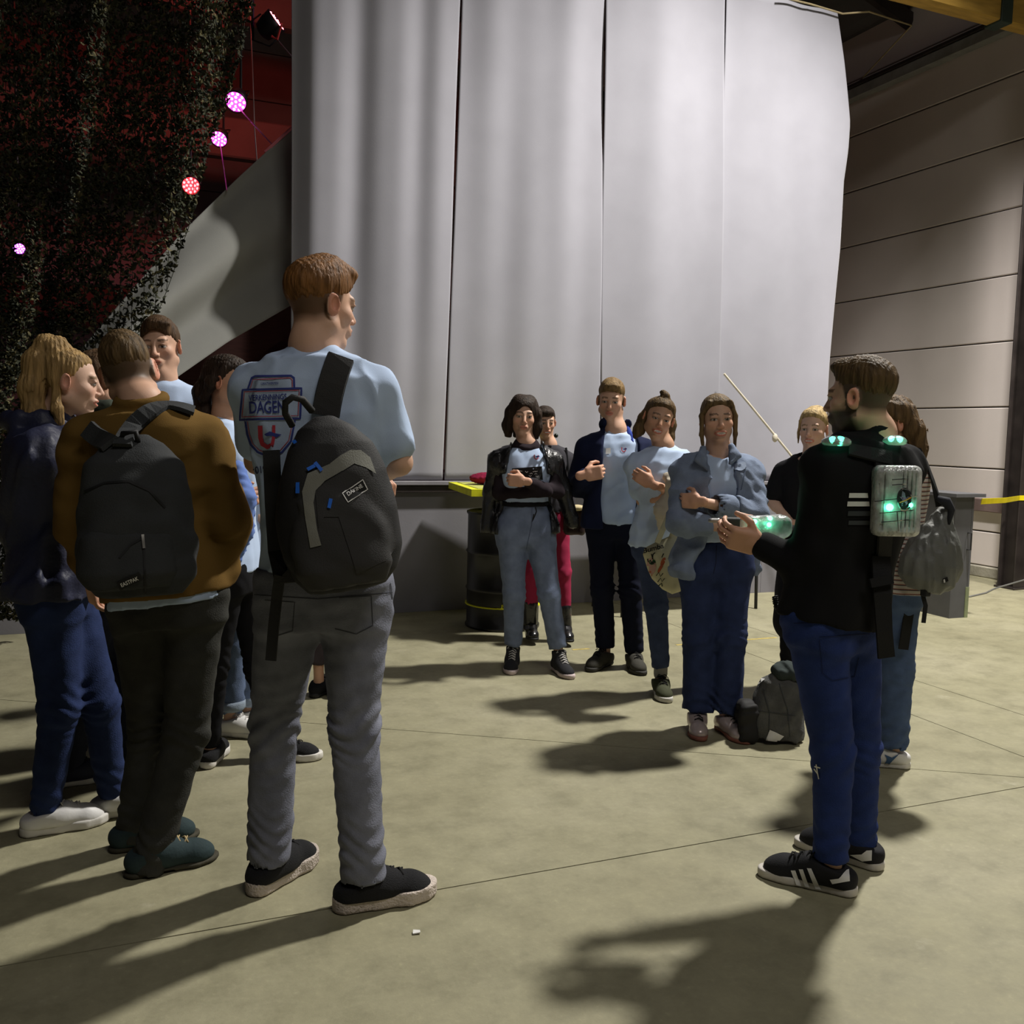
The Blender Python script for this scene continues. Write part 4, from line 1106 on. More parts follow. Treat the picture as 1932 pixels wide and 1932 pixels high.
# ---- tall man with the black and grey backpack (seen from behind)
p = Person('tall man seen from behind in a light blue printed T-shirt and grey jeans', (590, 1690), 1.95, (122, -4, 0), 168, (606, 578, 0.02), (590, 676), (612, 1108), build=1.02, skin=SK1, sw=0.188)
p.set(elR=(752, 872, 0.03), wrR=(664, 900, 0.26), elL=(487, 870, 0.16), wrL=(655, 895, 0.30), knR=(668, 1372, -0.02), knL=(517, 1372, 0.05), anR=(684, 1622, -0.06), anL=(508, 1598, 0.06))
p.body_mesh({'R': (CR, -CU, -FH, 0.9), 'L': (CR*0.9+CU*0.2, -FH, CU, 0.7)}, {'brow': (0.2, 0.1, 0.04), 'scalp': (0.080, 0.036, 0.013), 'scalp_a': 0.92})
p.cloth('tshirt', [('+', 0.03, p.torso(0.016, top=0.96, low=-0.02))]+p.sleeve('R', 0.072, 0.070, 0.06, 0.36)+p.sleeve('L', 0.072, 0.068, 0.06, 0.36)+[('&', 0.003, half(p.J['pelvis']-p.up*0.035, -p.up)), ('-', 0.006, ell(p.J['neck']+p.up*0.055+p.fwd*0.02, (0.080, 0.080, 0.05)))], TEE, 0.009, 11, (0.12, 0.26), (1, 1, 1.5), True)
p.trousers(denim('grey blue denim', (0.18, 0.188, 0.235)), 0.102, 0.066, 0.062, (0.055, 0.035), 0.07, seed=4, amp=0.007, knee=0.008)
p.hair(p.cap(0.004, 0.034, (-0.004, 0.72), -0.045, 0.008, taper=1)+[('+', 0.02, ell(p.hfr.p(0, 0.074, 0.104), (0.048, 0.032, 0.026), p.hfr.M))], H_ginger, 0.0022, 0.011)
G_sh = dict(upper=B_knit, sole=mat('mesh cream sole', (0.58, 0.50, 0.44), 0.7, bump=0.8, bscale=130), lace=L_k, sole_h=0.042, bow=False, w=1.05)
shoe(p.root, p.base, p.J['anR'], dir_cam(690, 106), 0, 'low', G_sh, 1.14, 0.0045)
shoe(p.root, p.base, p.J['anL'], dir_cam(505, 142), 0, 'low', G_sh, 1.14, 0.0045)
done('G', p)

# ---- man in brown jacket with the dark backpack
p = Person('man seen from behind in a brown jacket and black jeans with a dark backpack', (290, 1640), 1.77, (178, -14, 14), 166, (243, 705, 0.06), (268, 782), (316, 1120), build=1.05, skin=SK1, sw=0.188)
p.set(elR=(432, 985, 0.0), wrR=(412, 1105, 0.08), elL=(142, 985, -0.02), wrL=(172, 1080, 0.06), knR=(352, 1380, 0.05), knL=(285, 1380, 0.16), anR=(284, 1618, -0.02), anL=(252, 1560, 0.16))
p.body_mesh({'R': (-CU, -CR, FH, 0.5), 'L': (-CU+FH*0.5, CR, FH, 0.5)}, {'ear': 1.15, 'scalp': (0.060, 0.038, 0.018), 'scalp_a': 0.92})
B_jk = cotton('ochre brown jacket cloth', (0.155, 0.088, 0.022))
p.cloth('jacket', [('+', 0.03, p.torso(0.030, top=0.96, low=-0.06, wmul=1.02))]+p.sleeve('R', 0.078, 0.066, 0.050, 0.97)+p.sleeve('L', 0.078, 0.066, 0.050, 0.97)+[('+', 0.01, ring(p.J['neck']+p.up*0.006, p.up+0.2*p.fwd*-1, 0.064, 0.022)), ('&', 0.006, half(p.J['pelvis']-V3(0, 0, 0.0), -p.up)), ('-', 0.01, ell(p.J['neck']+p.up*0.07+p.fwd*0.02, (0.062, 0.062, 0.06)))], B_jk, 0.010, 21, (0.08, 0.18), (1, 1, 1.2))
p.cloth('shirt_hem', [('+', 0.02, p.torso(0.022, top=0.3, low=-0.08)), ('&', 0.003, half(p.J['pelvis']-p.up*0.022, -p.up)), ('&', 0.003, half(p.J['pelvis']+p.up*0.10, p.up))], TEE, 0.004, 5)
p.trousers(denim('washed black denim', (0.042, 0.042, 0.038)), 0.098, 0.070, 0.056, (0.045, 0.04), 0.04, seed=6, amp=0.006)
p.hair(p.cap(0.003, 0.030, (-0.006, 0.7), -0.03, taper=1), H_short, 0.002, 0.011)
B_sh = dict(upper=mat('dark teal suede', (0.024, 0.042, 0.046), 0.85, bump=0.2), sole=mat('dark crepe sole', (0.05, 0.045, 0.03), 0.8), lace=L_t, sole_h=0.018)
shoe(p.root, p.base, p.J['anR'], dir_cam(290, 104), 0, 'derby', B_sh, 1.06, 0.0045)
shoe(p.root, p.base, p.J['anL'], dir_cam(255, 100), 0, 'derby', B_sh, 1.06, 0.0045)
done('B', p)

# ---- blonde woman with ponytail, far left
p = Person('blonde woman with a high ponytail in a navy jacket and blue jeans', (130, 1562), 1.75, (88, -6, 0), 78, (132, 722, 0), (96, 812), (108, 1108), female=True, skin=SK2, build=1.06)
p.set(elR=(42, 1000, -0.06), wrR=(132, 1058, 0.0), elL=(112, 985, 0.20), wrL=(140, 1050, 0.16), knR=(112, 1335, -0.06), knL=(188, 1325, 0.06), anR=(84, 1530, -0.04), anL=(212, 1498, 0.12))
p.body_mesh({'R': (CR, FH, CU, 0.7), 'L': (CR, FH, CU, 0.7)}, {'brow': (0.2, 0.12, 0.05), 'smile': 0.6, 'squint': 0.8})
p.cloth('jacket', [('+', 0.03, p.torso(0.040, top=0.95, low=-0.06, wmul=1.05))]+p.sleeve('R', 0.085, 0.078, 0.050, 0.98)+p.sleeve('L', 0.08, 0.072, 0.05, 0.98)+[('+', 0.03, ring(p.J['neck']+p.up*0.0-p.fwd*0.04, p.up, 0.085, 0.034)), ('&', 0.006, half(p.J['pelvis']-p.up*0.02, -p.up)), ('-', 0.01, ell(p.J['neck']+p.up*0.07+p.fwd*0.03, (0.06, 0.06, 0.07)))], mat('navy padded nylon', (0.016, 0.019, 0.048), 0.55, var=0.2, bump=0.25, bscale=60, spec=0.4), 0.012, 23, (0.07, 0.16), (1, 1, 0.8))
p.trousers(denim('indigo denim', (0.022, 0.036, 0.105)), 0.100, 0.066, 0.050, (0.0, 0.0), 0.06, seed=7, amp=0.005)
q = p.hfr.p
p.hair(p.cap(0.004, 0.002, (0.004, 1.0), -0.06, -0.02)+[('+', 0.02, ell(q(0, -0.045, 0.115), (0.030, 0.034, 0.030), p.hfr.M)),
        ]+[('+', 0.03, c[2]) for c in chain([q(0, -0.05, 0.135), q(0.0, -0.09, 0.125), q(0.01, -0.118, 0.06), q(0.02, -0.122, -0.04), q(0.03, -0.105, -0.13), q(0.05, -0.06, -0.20)], [0.024, 0.030, 0.036, 0.038, 0.034, 0.020])]+[('+', 0.02, c[2]) for c in chain([q(0.03, -0.06, 0.11), q(0.055, -0.045, 0.0), q(0.075, -0.03, -0.10), q(0.07, 0.0, -0.21)], [0.012, 0.014, 0.016, 0.010])], H_blond, 0.003, 0.011)
A_sh = dict(upper=W_lea, sole=W_rub, lace=L_w, sole_h=0.036, w=1.05)
shoe(p.root, p.base, p.J['anR'], dir_cam(120, 98), 0, 'low', A_sh, 1.02, 0.0045)
shoe(p.root, p.base, p.J['anL'], dir_cam(215, 96), 0, 'low', A_sh, 1.02, 0.0045)
done('A', p)

# ---- boy looking over the shoulder
p = Person('young man in a light blue T-shirt looking out from behind the brown jacket', (322, 1412), 1.86, (-14, -6, -4), 0, (302, 655, 0.0), (304, 730), (315, 1030), skin=SK1, lod=1.15)
p.set(elR=(258, 885, 0), wrR=(275, 985, -0.12), elL=(352, 885, 0), wrL=(345, 985, -0.12), knR=(298, 1222), knL=(340, 1222), anR=(290, 1378), anL=(350, 1378))
p.body_mesh({}, {'brow': (0.07, 0.04, 0.02)})
p.cloth('tshirt', [('+', 0.03, p.torso(0.014, top=0.96, low=-0.04, flare=0.02))]+p.sleeve('R', 0.065, 0.06, 0.05, 0.36)+p.sleeve('L', 0.065, 0.06, 0.05, 0.36)+[('&', 0.003, half(p.J['pelvis']-p.up*0.02, -p.up)), ('-', 0.006, ell(p.J['neck']+p.up*0.04+p.fwd*0.03, (0.075, 0.075, 0.05)))], TEE, 0.005, 31)
p.trousers(denim('black navy denim', (0.012, 0.014, 0.024)), 0.085, 0.06, 0.055, (0.03, 0.03), 0.03, seed=8)
p.hair(p.cap(0.006, 0.018, (0.006, 0.66), -0.03, 0.008)+[('+', 0.02, ell(p.hfr.p(-0.018, 0.062, 0.098), (0.050, 0.030, 0.022), p.hfr.M))], H_brown, 0.003, 0.011)
NV_sh = dict(upper=mat('navy canvas', (0.016, 0.018, 0.035), 0.8), sole=W_rub, lace=L_k)
for n_ in 'RL': shoe(p.root, p.base, p.J['an'+n_], dir_cam(310, -10 if n_ == 'R' else 20), 0, 'low', NV_sh, 1.05, 0.006)
done('C', p)

# ---- person in a dark green jacket, mostly hidden
p = Person('person in a dark green jacket mostly hidden between the blonde woman and the brown jacket', (185, 1478), 1.70, (100, -4, 0), 100, (196, 722, 0.0), (190, 795), (190, 1070), skin=SK1, lod=1.5)
p.set(elR=(170, 930, -0.10), wrR=(215, 1005, -0.16), elL=(190, 925, 0.12), wrL=(220, 1000, 0.02), knR=(165, 1265, -0.04), knL=(232, 1260, 0.05), anR=(132, 1440, -0.02), anL=(252, 1430, 0.08))
p.body_mesh({'R': (CR, FH, CU, 0.7)}, {})
p.cloth('jacket', [('+', 0.03, p.torso(0.022, top=0.96, low=-0.06))]+p.sleeve('R', 0.07, 0.062, 0.045, 0.97)+p.sleeve('L', 0.07, 0.062, 0.045, 0.97)+[('+', 0.02, ring(p.J['neck']+p.up*0.03, p.up, 0.075, 0.026)), ('&', 0.005, half(p.J['pelvis']-p.up*0.04, -p.up)), ('-', 0.01, ell(p.J['neck']+p.up*0.08+p.fwd*0.02, (0.06, 0.06, 0.06)))], mat('dark green mottled cloth', (0.035, 0.045, 0.032), 0.85, var=0.8, scale=22), 0.008, 41)
p.trousers(denim('black navy denim', (0.012, 0.014, 0.024)), 0.085, 0.062, 0.055, (0.035, 0.035), 0.03, seed=9)
p.hair(p.cap(0.010, 0.012, (0.010, 0.7), -0.06), H_brown, 0.003)
for n_ in 'RL': shoe(p.root, p.base, p.J['an'+n_], dir_cam(150, 98), 0, 'low', NV_sh, 1.0, 0.006)
done('E', p)

# ---- dark haired woman in light blue T-shirt and black trousers
p = Person('dark haired woman in a light blue T-shirt and black trousers holding a blue jumper', (470, 1440), 1.70, (70, -4, 0), 75, (430, 722, 0.0), (425, 803), (442, 1072), female=True, skin=SK3, build=0.95)
p.set(elR=(410, 935, -0.06), wrR=(446, 950, -0.22), elL=(460, 930, 0.15), wrL=(470, 960, -0.1), knR=(408, 1255, -0.05), knL=(484, 1260, 0.10), anR=(397, 1408, -0.02), anL=(520, 1410, 0.06))
p.body_mesh({'R': (CR+CU*0.4, FH, CU, 0.9)}, {})
p.cloth('tshirt', [('+', 0.03, p.torso(0.012, top=0.96, low=-0.06))]+p.sleeve('R', 0.058, 0.055, 0.05, 0.42)+p.sleeve('L', 0.058, 0.055, 0.05, 0.42)+[('&', 0.003, half(p.J['pelvis']-p.up*0.01, -p.up)), ('-', 0.006, ell(p.J['neck']+p.up*0.035+p.fwd*0.04, (0.078, 0.078, 0.06)))], TEE, 0.006, 51)
p.trousers(cotton('black stretch cloth', (0.010, 0.010, 0.012)), 0.080, 0.052, 0.040, (0.0, 0.0), 0.04, seed=10)
q = p.hfr.p
p.hair(p.cap(0.005, 0.003, (0.004, 0.95), -0.06)+[('+', 0.03, c[2]) for c in chain([q(0, -0.085, 0.02), q(0, -0.115, -0.05), q(0, -0.105, -0.15), q(0, -0.09, -0.22)], [0.030, 0.036, 0.036, 0.018])]+[('+', 0.02, c[2]) for c in chain([q(0.05, 0.0, 0.06), q(0.072, -0.045, 0.0), q(0.05, -0.085, -0.08)], [0.018, 0.022, 0.02])], H_dark, 0.003)
blu = cotton('blue knit', (0.14, 0.22, 0.52))
p.cloth('jumper_sleeve', [('+', 0.02, c[2]) for c in chain([p.at(448, 880, -0.20), p.at(462, 940, -0.26), p.at(455, 1000, -0.24), p.at(446, 1060, -0.2)], [0.030, 0.045, 0.05, 0.022])], blu, 0.010, 53, (0.03, 0.08), (1, 1, 1), True)
D_sh = dict(upper=B_knit, sole=W_rub, lace=L_k, sole_h=0.036)
shoe(p.root, p.base, p.J['anR'], dir_cam(395, 165), 0, 'low', D_sh, 0.98, 0.006); shoe(p.root, p.base, p.J['anL'], dir_cam(530, 80), 0, 'low', D_sh, 0.98, 0.006)
done('D', p)

# ---- person with rolled-up jeans behind her
p = Person('person in rolled-up jeans and white sneakers hidden behind the tall man', (455, 1385), 1.62, (30, -4, 0), 40, (520, 760, 0.05), (505, 825, 0.03), (470, 1065), female=True, skin=SK1, lod=1.5)
p.set(elR=(460, 930, 0), wrR=(500, 990, -0.1), elL=(545, 930, 0.1), wrL=(530, 1000, 0.0), knR=(438, 1215, -0.03), knL=(468, 1215, 0.06), anR=(434, 1350, -0.02), anL=(470, 1335, 0.12))
p.body_mesh({}, {})
p.cloth('tshirt', [('+', 0.03, p.torso(0.012, top=0.96, low=-0.06))]+p.sleeve('R', 0.058, 0.055, 0.05, 0.42)+p.sleeve('L', 0.058, 0.055, 0.05, 0.42)+[('&', 0.003, half(p.J['pelvis']-p.up*0.03, -p.up)), ('-', 0.006, ell(p.J['neck']+p.up*0.035+p.fwd*0.04, (0.078, 0.078, 0.06)))], TEE, 0.005, 61)
o = p.trousers(denim('light wash denim', (0.11, 0.15, 0.25)), 0.085, 0.070, 0.068, (-0.03, -0.03), 0.05, seed=12)
for n_ in 'RL':
    an, kn = p.J['an'+n_], p.J['kn'+n_]; d = nrm(an-kn)
    p.cloth('turned_up_cuff', [('+', 0.004, cone(an-d*0.075, an-d*0.035, 0.071, 0.073)), ('&', 0.003, half(an-d*0.03, d)), ('&', 0.003, half(an-d*0.085, -d))], denim('pale cuff denim', (0.24, 0.29, 0.36)), 0.002, 3)
p.hair(p.cap(0.01, 0.01, (0.02, 0.6), -0.06), H_brown, 0.003)
for n_ in 'RL': shoe(p.root, p.base, p.J['an'+n_], dir_cam(440, 68), 0, 'low', dict(upper=cotton('white canvas', (0.70, 0.69, 0.67)), sole=W_rub, lace=L_w), 0.98, 0.006)
done('F', p)

# ---- person behind the tall man, one black shoe showing
p = Person('person with bare ankles and black shoes hidden behind the tall man', (612, 1312), 1.66, (150, 0, 0), 140, (612, 742, 0.0), (610, 800), (612, 1040), female=True, skin=SK3, lod=1.5)
p.set(elR=(660, 900, 0), wrR=(650, 985, -0.1), elL=(565, 900, 0), wrL=(575, 985, 0.1), knR=(632, 1165), knL=(598, 1165), anR=(640, 1280), anL=(602, 1284))
p.body_mesh({}, {})
p.cloth('top', [('+', 0.03, p.torso(0.012, top=0.96, low=-0.06))]+p.sleeve('R', 0.055, 0.05, 0.04, 0.9)+p.sleeve('L', 0.055, 0.05, 0.04, 0.9)+[('&', 0.003, half(p.J['pelvis']-p.up*0.05, -p.up))], BLACKC, 0.005, 71)
p.trousers(denim('dark grey check cloth', (0.05, 0.04, 0.045)), 0.08, 0.058, 0.05, (-0.09, -0.09), 0.05, seed=13)
p.hair(p.cap(0.01, 0.01, (0.02, 0.6), -0.06), H_dark, 0.003)
for n_ in 'RL': shoe(p.root, p.base, p.J['an'+n_], dir_cam(600, 150), 0, 'low', dict(upper=BLACKC, sole=B_rub, lace=L_k), 0.96, 0.006)
done('H', p)
print('left group', round(time.time()-T0, 1), 'tris', TRI[0])
# ---- woman in the leather jacket
p = Person('woman with a dark bob and a black leather jacket over her shoulders', (1015, 1262), 1.72, (6, -4, 3), 8, (987, 786, 0.0), (992, 846), (991, 1000), female=True, skin=SK1)
p.set(elR=(942, 930, -0.04), wrR=(1030, 928, -0.16), elL=(1052, 928, -0.04), wrL=(988, 908, -0.23), knR=(970, 1122, -0.03), knL=(1036, 1122, -0.05), anR=(968, 1226, 0.02), anL=(1055, 1236, -0.06))
p.body_mesh({'L': (-CR+CU*0.1, FH, CU, 1.35, 0, 0.5)}, {'brow': (0.03, 0.02, 0.012), 'hs': 1.04})
JT = p.J
tee = [('+', 0.03, p.torso(0.012, top=0.97, low=0.0))]+[('&', 0.003, half(JT['pelvis']+p.up*0.168, -p.up)), ('-', 0.006, ell(JT['neck']+p.up*0.035+p.fwd*0.035, (0.072, 0.072, 0.055)))]
p.cloth('tshirt', tee, TEE, 0.004, 111, (0.05, 0.1))
p.cloth('under_top', [('+', 0.02, p.torso(0.0, top=0.97, low=0.2)), ('+', 0.02, ring(JT['neck']+p.up*-0.002+p.fwd*0.025, p.up+p.fwd*0.5, 0.066, 0.008)), ('&', 0.003, half(JT['pelvis']+p.up*0.10, -p.up))]+p.sleeve('L', 0.040, 0.038, 0.032, 0.93)+p.sleeve('R', 0.040, 0.038, 0.034, 1.02)+[('-', 0.004, ell(JT['neck']+p.up*0.05+p.fwd*0.035, (0.062, 0.062, 0.055)))], cotton('black mesh jersey', (0.022, 0.016, 0.02)), 0.003, 112)
LEA = mat('black leather', (0.010, 0.010, 0.011), 0.32, var=0.2, bump=0.3, bscale=90, spec=0.6)
fl = p.fwd; rg = p.rgt
jk = [('+', 0.03, p.torso(0.028, top=0.95, low=-0.10, wmul=1.06, flare=0.05)), ('+', 0.05, cone(JT['neck']-p.up*0.03, JT['shR']+rg*0.02, 0.05, 0.062)), ('+', 0.05, cone(JT['neck']-p.up*0.03, JT['shL']-rg*0.02, 0.05, 0.062)),
      ('+', 0.03, cone(JT['shR']+rg*0.015, p.at(928, 925, 0.03), 0.060, 0.054)), ('+', 0.03, cone(p.at(928, 925, 0.03), p.at(917, 1000, 0.03), 0.052, 0.042)),
      ('+', 0.03, cone(JT['shL']-rg*0.015, p.at(1062, 925, 0.03), 0.060, 0.054)), ('+', 0.03, cone(p.at(1062, 925, 0.03), p.at(1080, 985, 0.04), 0.052, 0.046)),
      ('+', 0.015, cone(p.at(965, 838, -0.10), p.at(958, 905, -0.15), 0.016, 0.010)), ('+', 0.015, cone(p.at(1022, 838, -0.10), p.at(1040, 900, -0.14), 0.022, 0.010)),
      ('-', 0.01, inter(ell(p.at(995, 905, -0.16), np.array([0.125, 0.22, 0.30]), np.array([rg, fl, p.up])), half(JT['pelvis']+fl*0.015, -fl))), ('-', 0.01, rbox(p.at(995, 960, -0.18), (0.16, 0.17, 0.20), 0.03, np.array([rg, fl, p.up]))),
      ('-', 0.01, ell(JT['neck']+p.up*0.06+fl*0.03, (0.066, 0.066, 0.07))), ('&', 0.004, half(JT['pelvis']-p.up*0.02, -p.up))]
p.cloth('leather_jacket', jk, LEA, 0.010, 113, (0.04, 0.10), (1, 1, 1.5), True)
p.trousers(denim('pale blue denim', (0.17, 0.21, 0.31)), 0.098, 0.068, 0.058, (-0.035, -0.045), 0.165, seed=14, amp=0.004)
p.cloth('belt', [('+', 0.01, p.torso(0.017, top=0.5, low=0.05)), ('&', 0.002, half(JT['pelvis']+p.up*0.185, p.up)), ('&', 0.002, half(JT['pelvis']+p.up*0.150, -p.up))], BLACKC, 0.0, 1)
q = p.hfr.p
bob = p.cap(0.012, 0.006, (-0.02, 1.0), -0.11, -0.005)[:2]+[('+', 0.03, c[2]) for sx in (-1, 1) for c in chain([q(sx*0.04, -0.01, 0.10), q(sx*0.080, 0.0, 0.02), q(sx*0.088, -0.005, -0.06), q(sx*0.084, 0.0, -0.125)], [0.03, 0.030, 0.034, 0.022])]+[('+', 0.03, cone(q(0, -0.06, 0.0), q(0, -0.055, -0.12), 0.075, 0.05))]+[('-', 0.008, ell(q(-0.004, 0.075, -0.025), (0.053, 0.075, 0.092), p.hfr.M)), ('-', 0.01, ell(q(0, 0.03, -0.12), (0.05, 0.06, 0.06), p.hfr.M)), ('&', 0.01, half(q(0, 0, -0.135), -p.hfr.M[2]))]
p.hair(bob, H_dark, 0.0025)
I_sh = dict(upper=mat('black canvas', (0.02, 0.02, 0.024), 0.85, bump=0.3, bscale=300), sole=mat('pinkish white rubber', (0.55, 0.45, 0.44), 0.6), lace=L_w, sole_h=0.032)
shoe(p.root, p.base, JT['anR'], dir_cam(970, -4), 0, 'high', I_sh, 0.95, 0.006); shoe(p.root, p.base, JT['anL'], dir_cam(1055, 22), 0, 'high', I_sh, 0.95, 0.006)
done('I', p)

# ---- woman in red trousers behind her
p = Person('woman in red trousers and black boots half hidden behind the leather jacket', (1032, 1208), 1.66, (14, -8, 0), 10, (1028, 797, 0.0), (1036, 848, 0.02), (1030, 975), female=True, skin=SK1, lod=1.15)
p.set(elR=(985, 905, 0.0), wrR=(1005, 945, -0.15), elL=(1072, 905, 0.0), wrL=(1076, 968, -0.05), knR=(1003, 1080, -0.03), knL=(1062, 1080, -0.03), anR=(1001, 1172, 0), anL=(1066, 1180, -0.03))
p.body_mesh({'L': (-CU, CR*-1, FH*-1, 0.6)}, {'brow': (0.03, 0.02, 0.012), 'smile': 0.7, 'hs': 0.97})
p.cloth('jacket', [('+', 0.03, p.torso(0.016, top=0.96, low=-0.02))]+p.sleeve('R', 0.058, 0.05, 0.042, 0.96)+p.sleeve('L', 0.058, 0.05, 0.042, 0.96)+[('&', 0.003, half(p.J['pelvis']+p.up*0.02, -p.up)), ('-', 0.006, ell(p.J['neck']+p.up*0.05+p.fwd*0.03, (0.07, 0.07, 0.06)))], cotton('charcoal knit', (0.045, 0.043, 0.05)), 0.007, 121, (0.03, 0.06), (2, 2, 0.7))
p.trousers(cotton('raspberry red twill', (0.34, 0.028, 0.075)), 0.085, 0.060, 0.048, (-0.06, -0.06), 0.08, seed=15, amp=0.006)
p.hair(p.cap(0.006, 0.006, (0.005, 0.8), -0.06)+[('+', 0.02, ell(p.hfr.p(0.01, 0.07, 0.08), (0.05, 0.022, 0.026), p.hfr.M)), ('+', 0.02, ell(p.hfr.p(0, -0.09, 0.06), (0.04, 0.04, 0.04), p.hfr.M))], H_dark, 0.0025)
er = bmesh.new(); bmesh.ops.create_icosphere(er, subdivisions=2, radius=0.016, matrix=Matrix.Translation(Vector(p.at(1049, 822, -0.06)-p.base))); bmesh_obj('earring', er, p.root, mat('dark green bead', (0.02, 0.03, 0.025), 0.2), smooth=True)
BT = mat('black boot leather', (0.012, 0.012, 0.013), 0.25, spec=0.6, bump=0.2)
for n_ in 'RL':
    an, kn = p.J['an'+n_], p.J['kn'+n_]; d = nrm(an-kn)
    p.cloth('boot_shaft', [('+', 0.01, cone(an-d*0.13, an+d*0.02, 0.052, 0.046))], BT, 0.004, 5, (0.03, 0.07), parent=None)
    shoe(p.root, p.base, an+p.fwd*0.0, dir_cam(1000, 8), 0.035, 'low', dict(upper=BT, sole=B_rub, sole_h=0.02), 0.93, 0.006)
    p.cloth('boot_heel', [('+', 0.004, cone(V3(an[0], an[1], 0.04)-p.fwd*0.03, V3(an[0], an[1], 0.022)-p.fwd*0.03, 0.024, 0.020)), ('&', 0.002, half(V3(0, 0, 0.001), V3(0, 0, -1)))], B_rub, 0, 1)
done('J', p)
hb = empty('handbag', p.at(1084, 1000, -0.1), 'small dark handbag hanging beside the woman in red trousers', 'handbag')
b2 = np.array(hb.location)
sdf_obj('pouch', [('+', 0.02, rbox(p.at(1084, 985, -0.14), (0.075, 0.04, 0.09), 0.03, np.array([RH, FH, [0, 0, 1]])))], 0.008, hb, mat('dark brown leather', (0.03, 0.016, 0.016), 0.5), b2, waves(3, 4, (0.04, 0.08)), 0.006)
sdf_obj('flap', [('+', 0.02, ell(p.at(1088, 958, -0.16), (0.06, 0.05, 0.022)))], 0.008, hb, mat('cream lining', (0.62, 0.52, 0.30), 0.7), b2)
bmesh_obj('strap', tube_bm([p.at(1076, 960, -0.12), p.at(1074, 900, -0.10), p.at(1068, 845, -0.02)], 0.008, 6), hb, BLACKC, base=b2)

# ---- man in the navy jacket
p = Person('young man in an open navy jacket over a light blue T-shirt', (1166, 1256), 1.83, (-4, -10, 2), 10, (1153, 756, 0.0), (1161, 822), (1160, 985), skin=SK1, build=0.98)
p.set(elR=(1090, 918, 0.04), wrR=(1104, 896, -0.20), elL=(1226, 915, 0.06), wrL=(1214, 980, 0.0), knR=(1136, 1112, -0.03), knL=(1190, 1112, -0.04), anR=(1142, 1212, 0), anL=(1196, 1222, -0.03))
p.body_mesh({'R': (CR*0.8+CU*0.15, FH, CU, 1.2, 0, 0.4), 'L': (-CU, CR*-1, -FH, 0.6)}, {'brow': (0.11, 0.065, 0.03), 'scalp': (0.12, 0.075, 0.035), 'scalp_a': 0.8, 'hs': 1.02})
JT = p.J; fl = p.fwd; rg = p.rgt
p.cloth('tshirt', [('+', 0.03, p.torso(0.014, top=0.97, low=-0.06, flare=0.02))]+p.sleeve('R', 0.058, 0.055, 0.05, 0.3)+p.sleeve('L', 0.058, 0.055, 0.05, 0.3)+[('&', 0.003, half(JT['pelvis']-p.up*0.012, -p.up)), ('-', 0.006, ell(JT['neck']+p.up*0.035+fl*0.035, (0.068, 0.072, 0.055)))], TEE, 0.008, 131, (0.10, 0.20), (1, 1, 1.5), True)
NAVY = cotton('navy jacket cloth', (0.012, 0.016, 0.045))
jk = [('+', 0.03, p.torso(0.034, top=0.95, low=-0.12, wmul=1.04, flare=0.04))]+p.sleeve('R', 0.075, 0.068, 0.046, 0.93)+p.sleeve('L', 0.075, 0.066, 0.048, 0.97)+[('+', 0.02, ring(JT['neck']+p.up*0.035-fl*0.01, p.up-fl*0.5, 0.078, 0.022)),
      ('-', 0.012, inter(ell(p.at(1170, 900, -0.12), np.array([0.112, 0.25, 0.60]), np.array([rg, fl, p.up])), half(JT['pelvis']+fl*0.01, -fl))), ('-', 0.012, ell(JT['neck']+p.up*0.085+fl*0.05, (0.070, 0.075, 0.10))), ('&', 0.005, half(JT['pelvis']-p.up*0.07, -p.up))]
p.cloth('jacket', jk, NAVY, 0.010, 132, (0.07, 0.14))
p.cloth('collar', [('+', 0.012, cone(JT['neck']-rg*0.066+p.up*0.035-fl*0.02, JT['neck']-rg*0.085-p.up*0.03+fl*0.05, 0.020, 0.018)), ('+', 0.012, cone(JT['neck']-rg*0.085-p.up*0.03+fl*0.05, JT['neck']-rg*0.09-p.up*0.075+fl*0.09, 0.018, 0.010))], cotton('bright blue lining', (0.035, 0.06, 0.30)), 0.003, 3)
p.trousers(cotton('midnight trousers', (0.010, 0.012, 0.026)), 0.088, 0.066, 0.058, (0.03, 0.03), 0.04, seed=16, amp=0.006)
p.hair(p.cap(0.004, 0.020, (0.0, 0.82), -0.02, 0.0, taper=1)+[('+', 0.02, ell(p.hfr.p(-0.01, 0.070, 0.094), (0.050, 0.030, 0.026), p.hfr.M))], H_sand, 0.0025)
K_sh = dict(upper=mat('grey green nubuck', (0.055, 0.052, 0.042), 0.85), sole=mat('dark grey rubber', (0.04, 0.038, 0.034), 0.7), lace=L_k, sole_h=0.026)
shoe(p.root, p.base, JT['anR'], dir_cam(1130, -28), 0, 'low', K_sh, 1.05, 0.006); shoe(p.root, p.base, JT['anL'], dir_cam(1205, 14), 0, 'low', K_sh, 1.05, 0.006)
done('K', p)

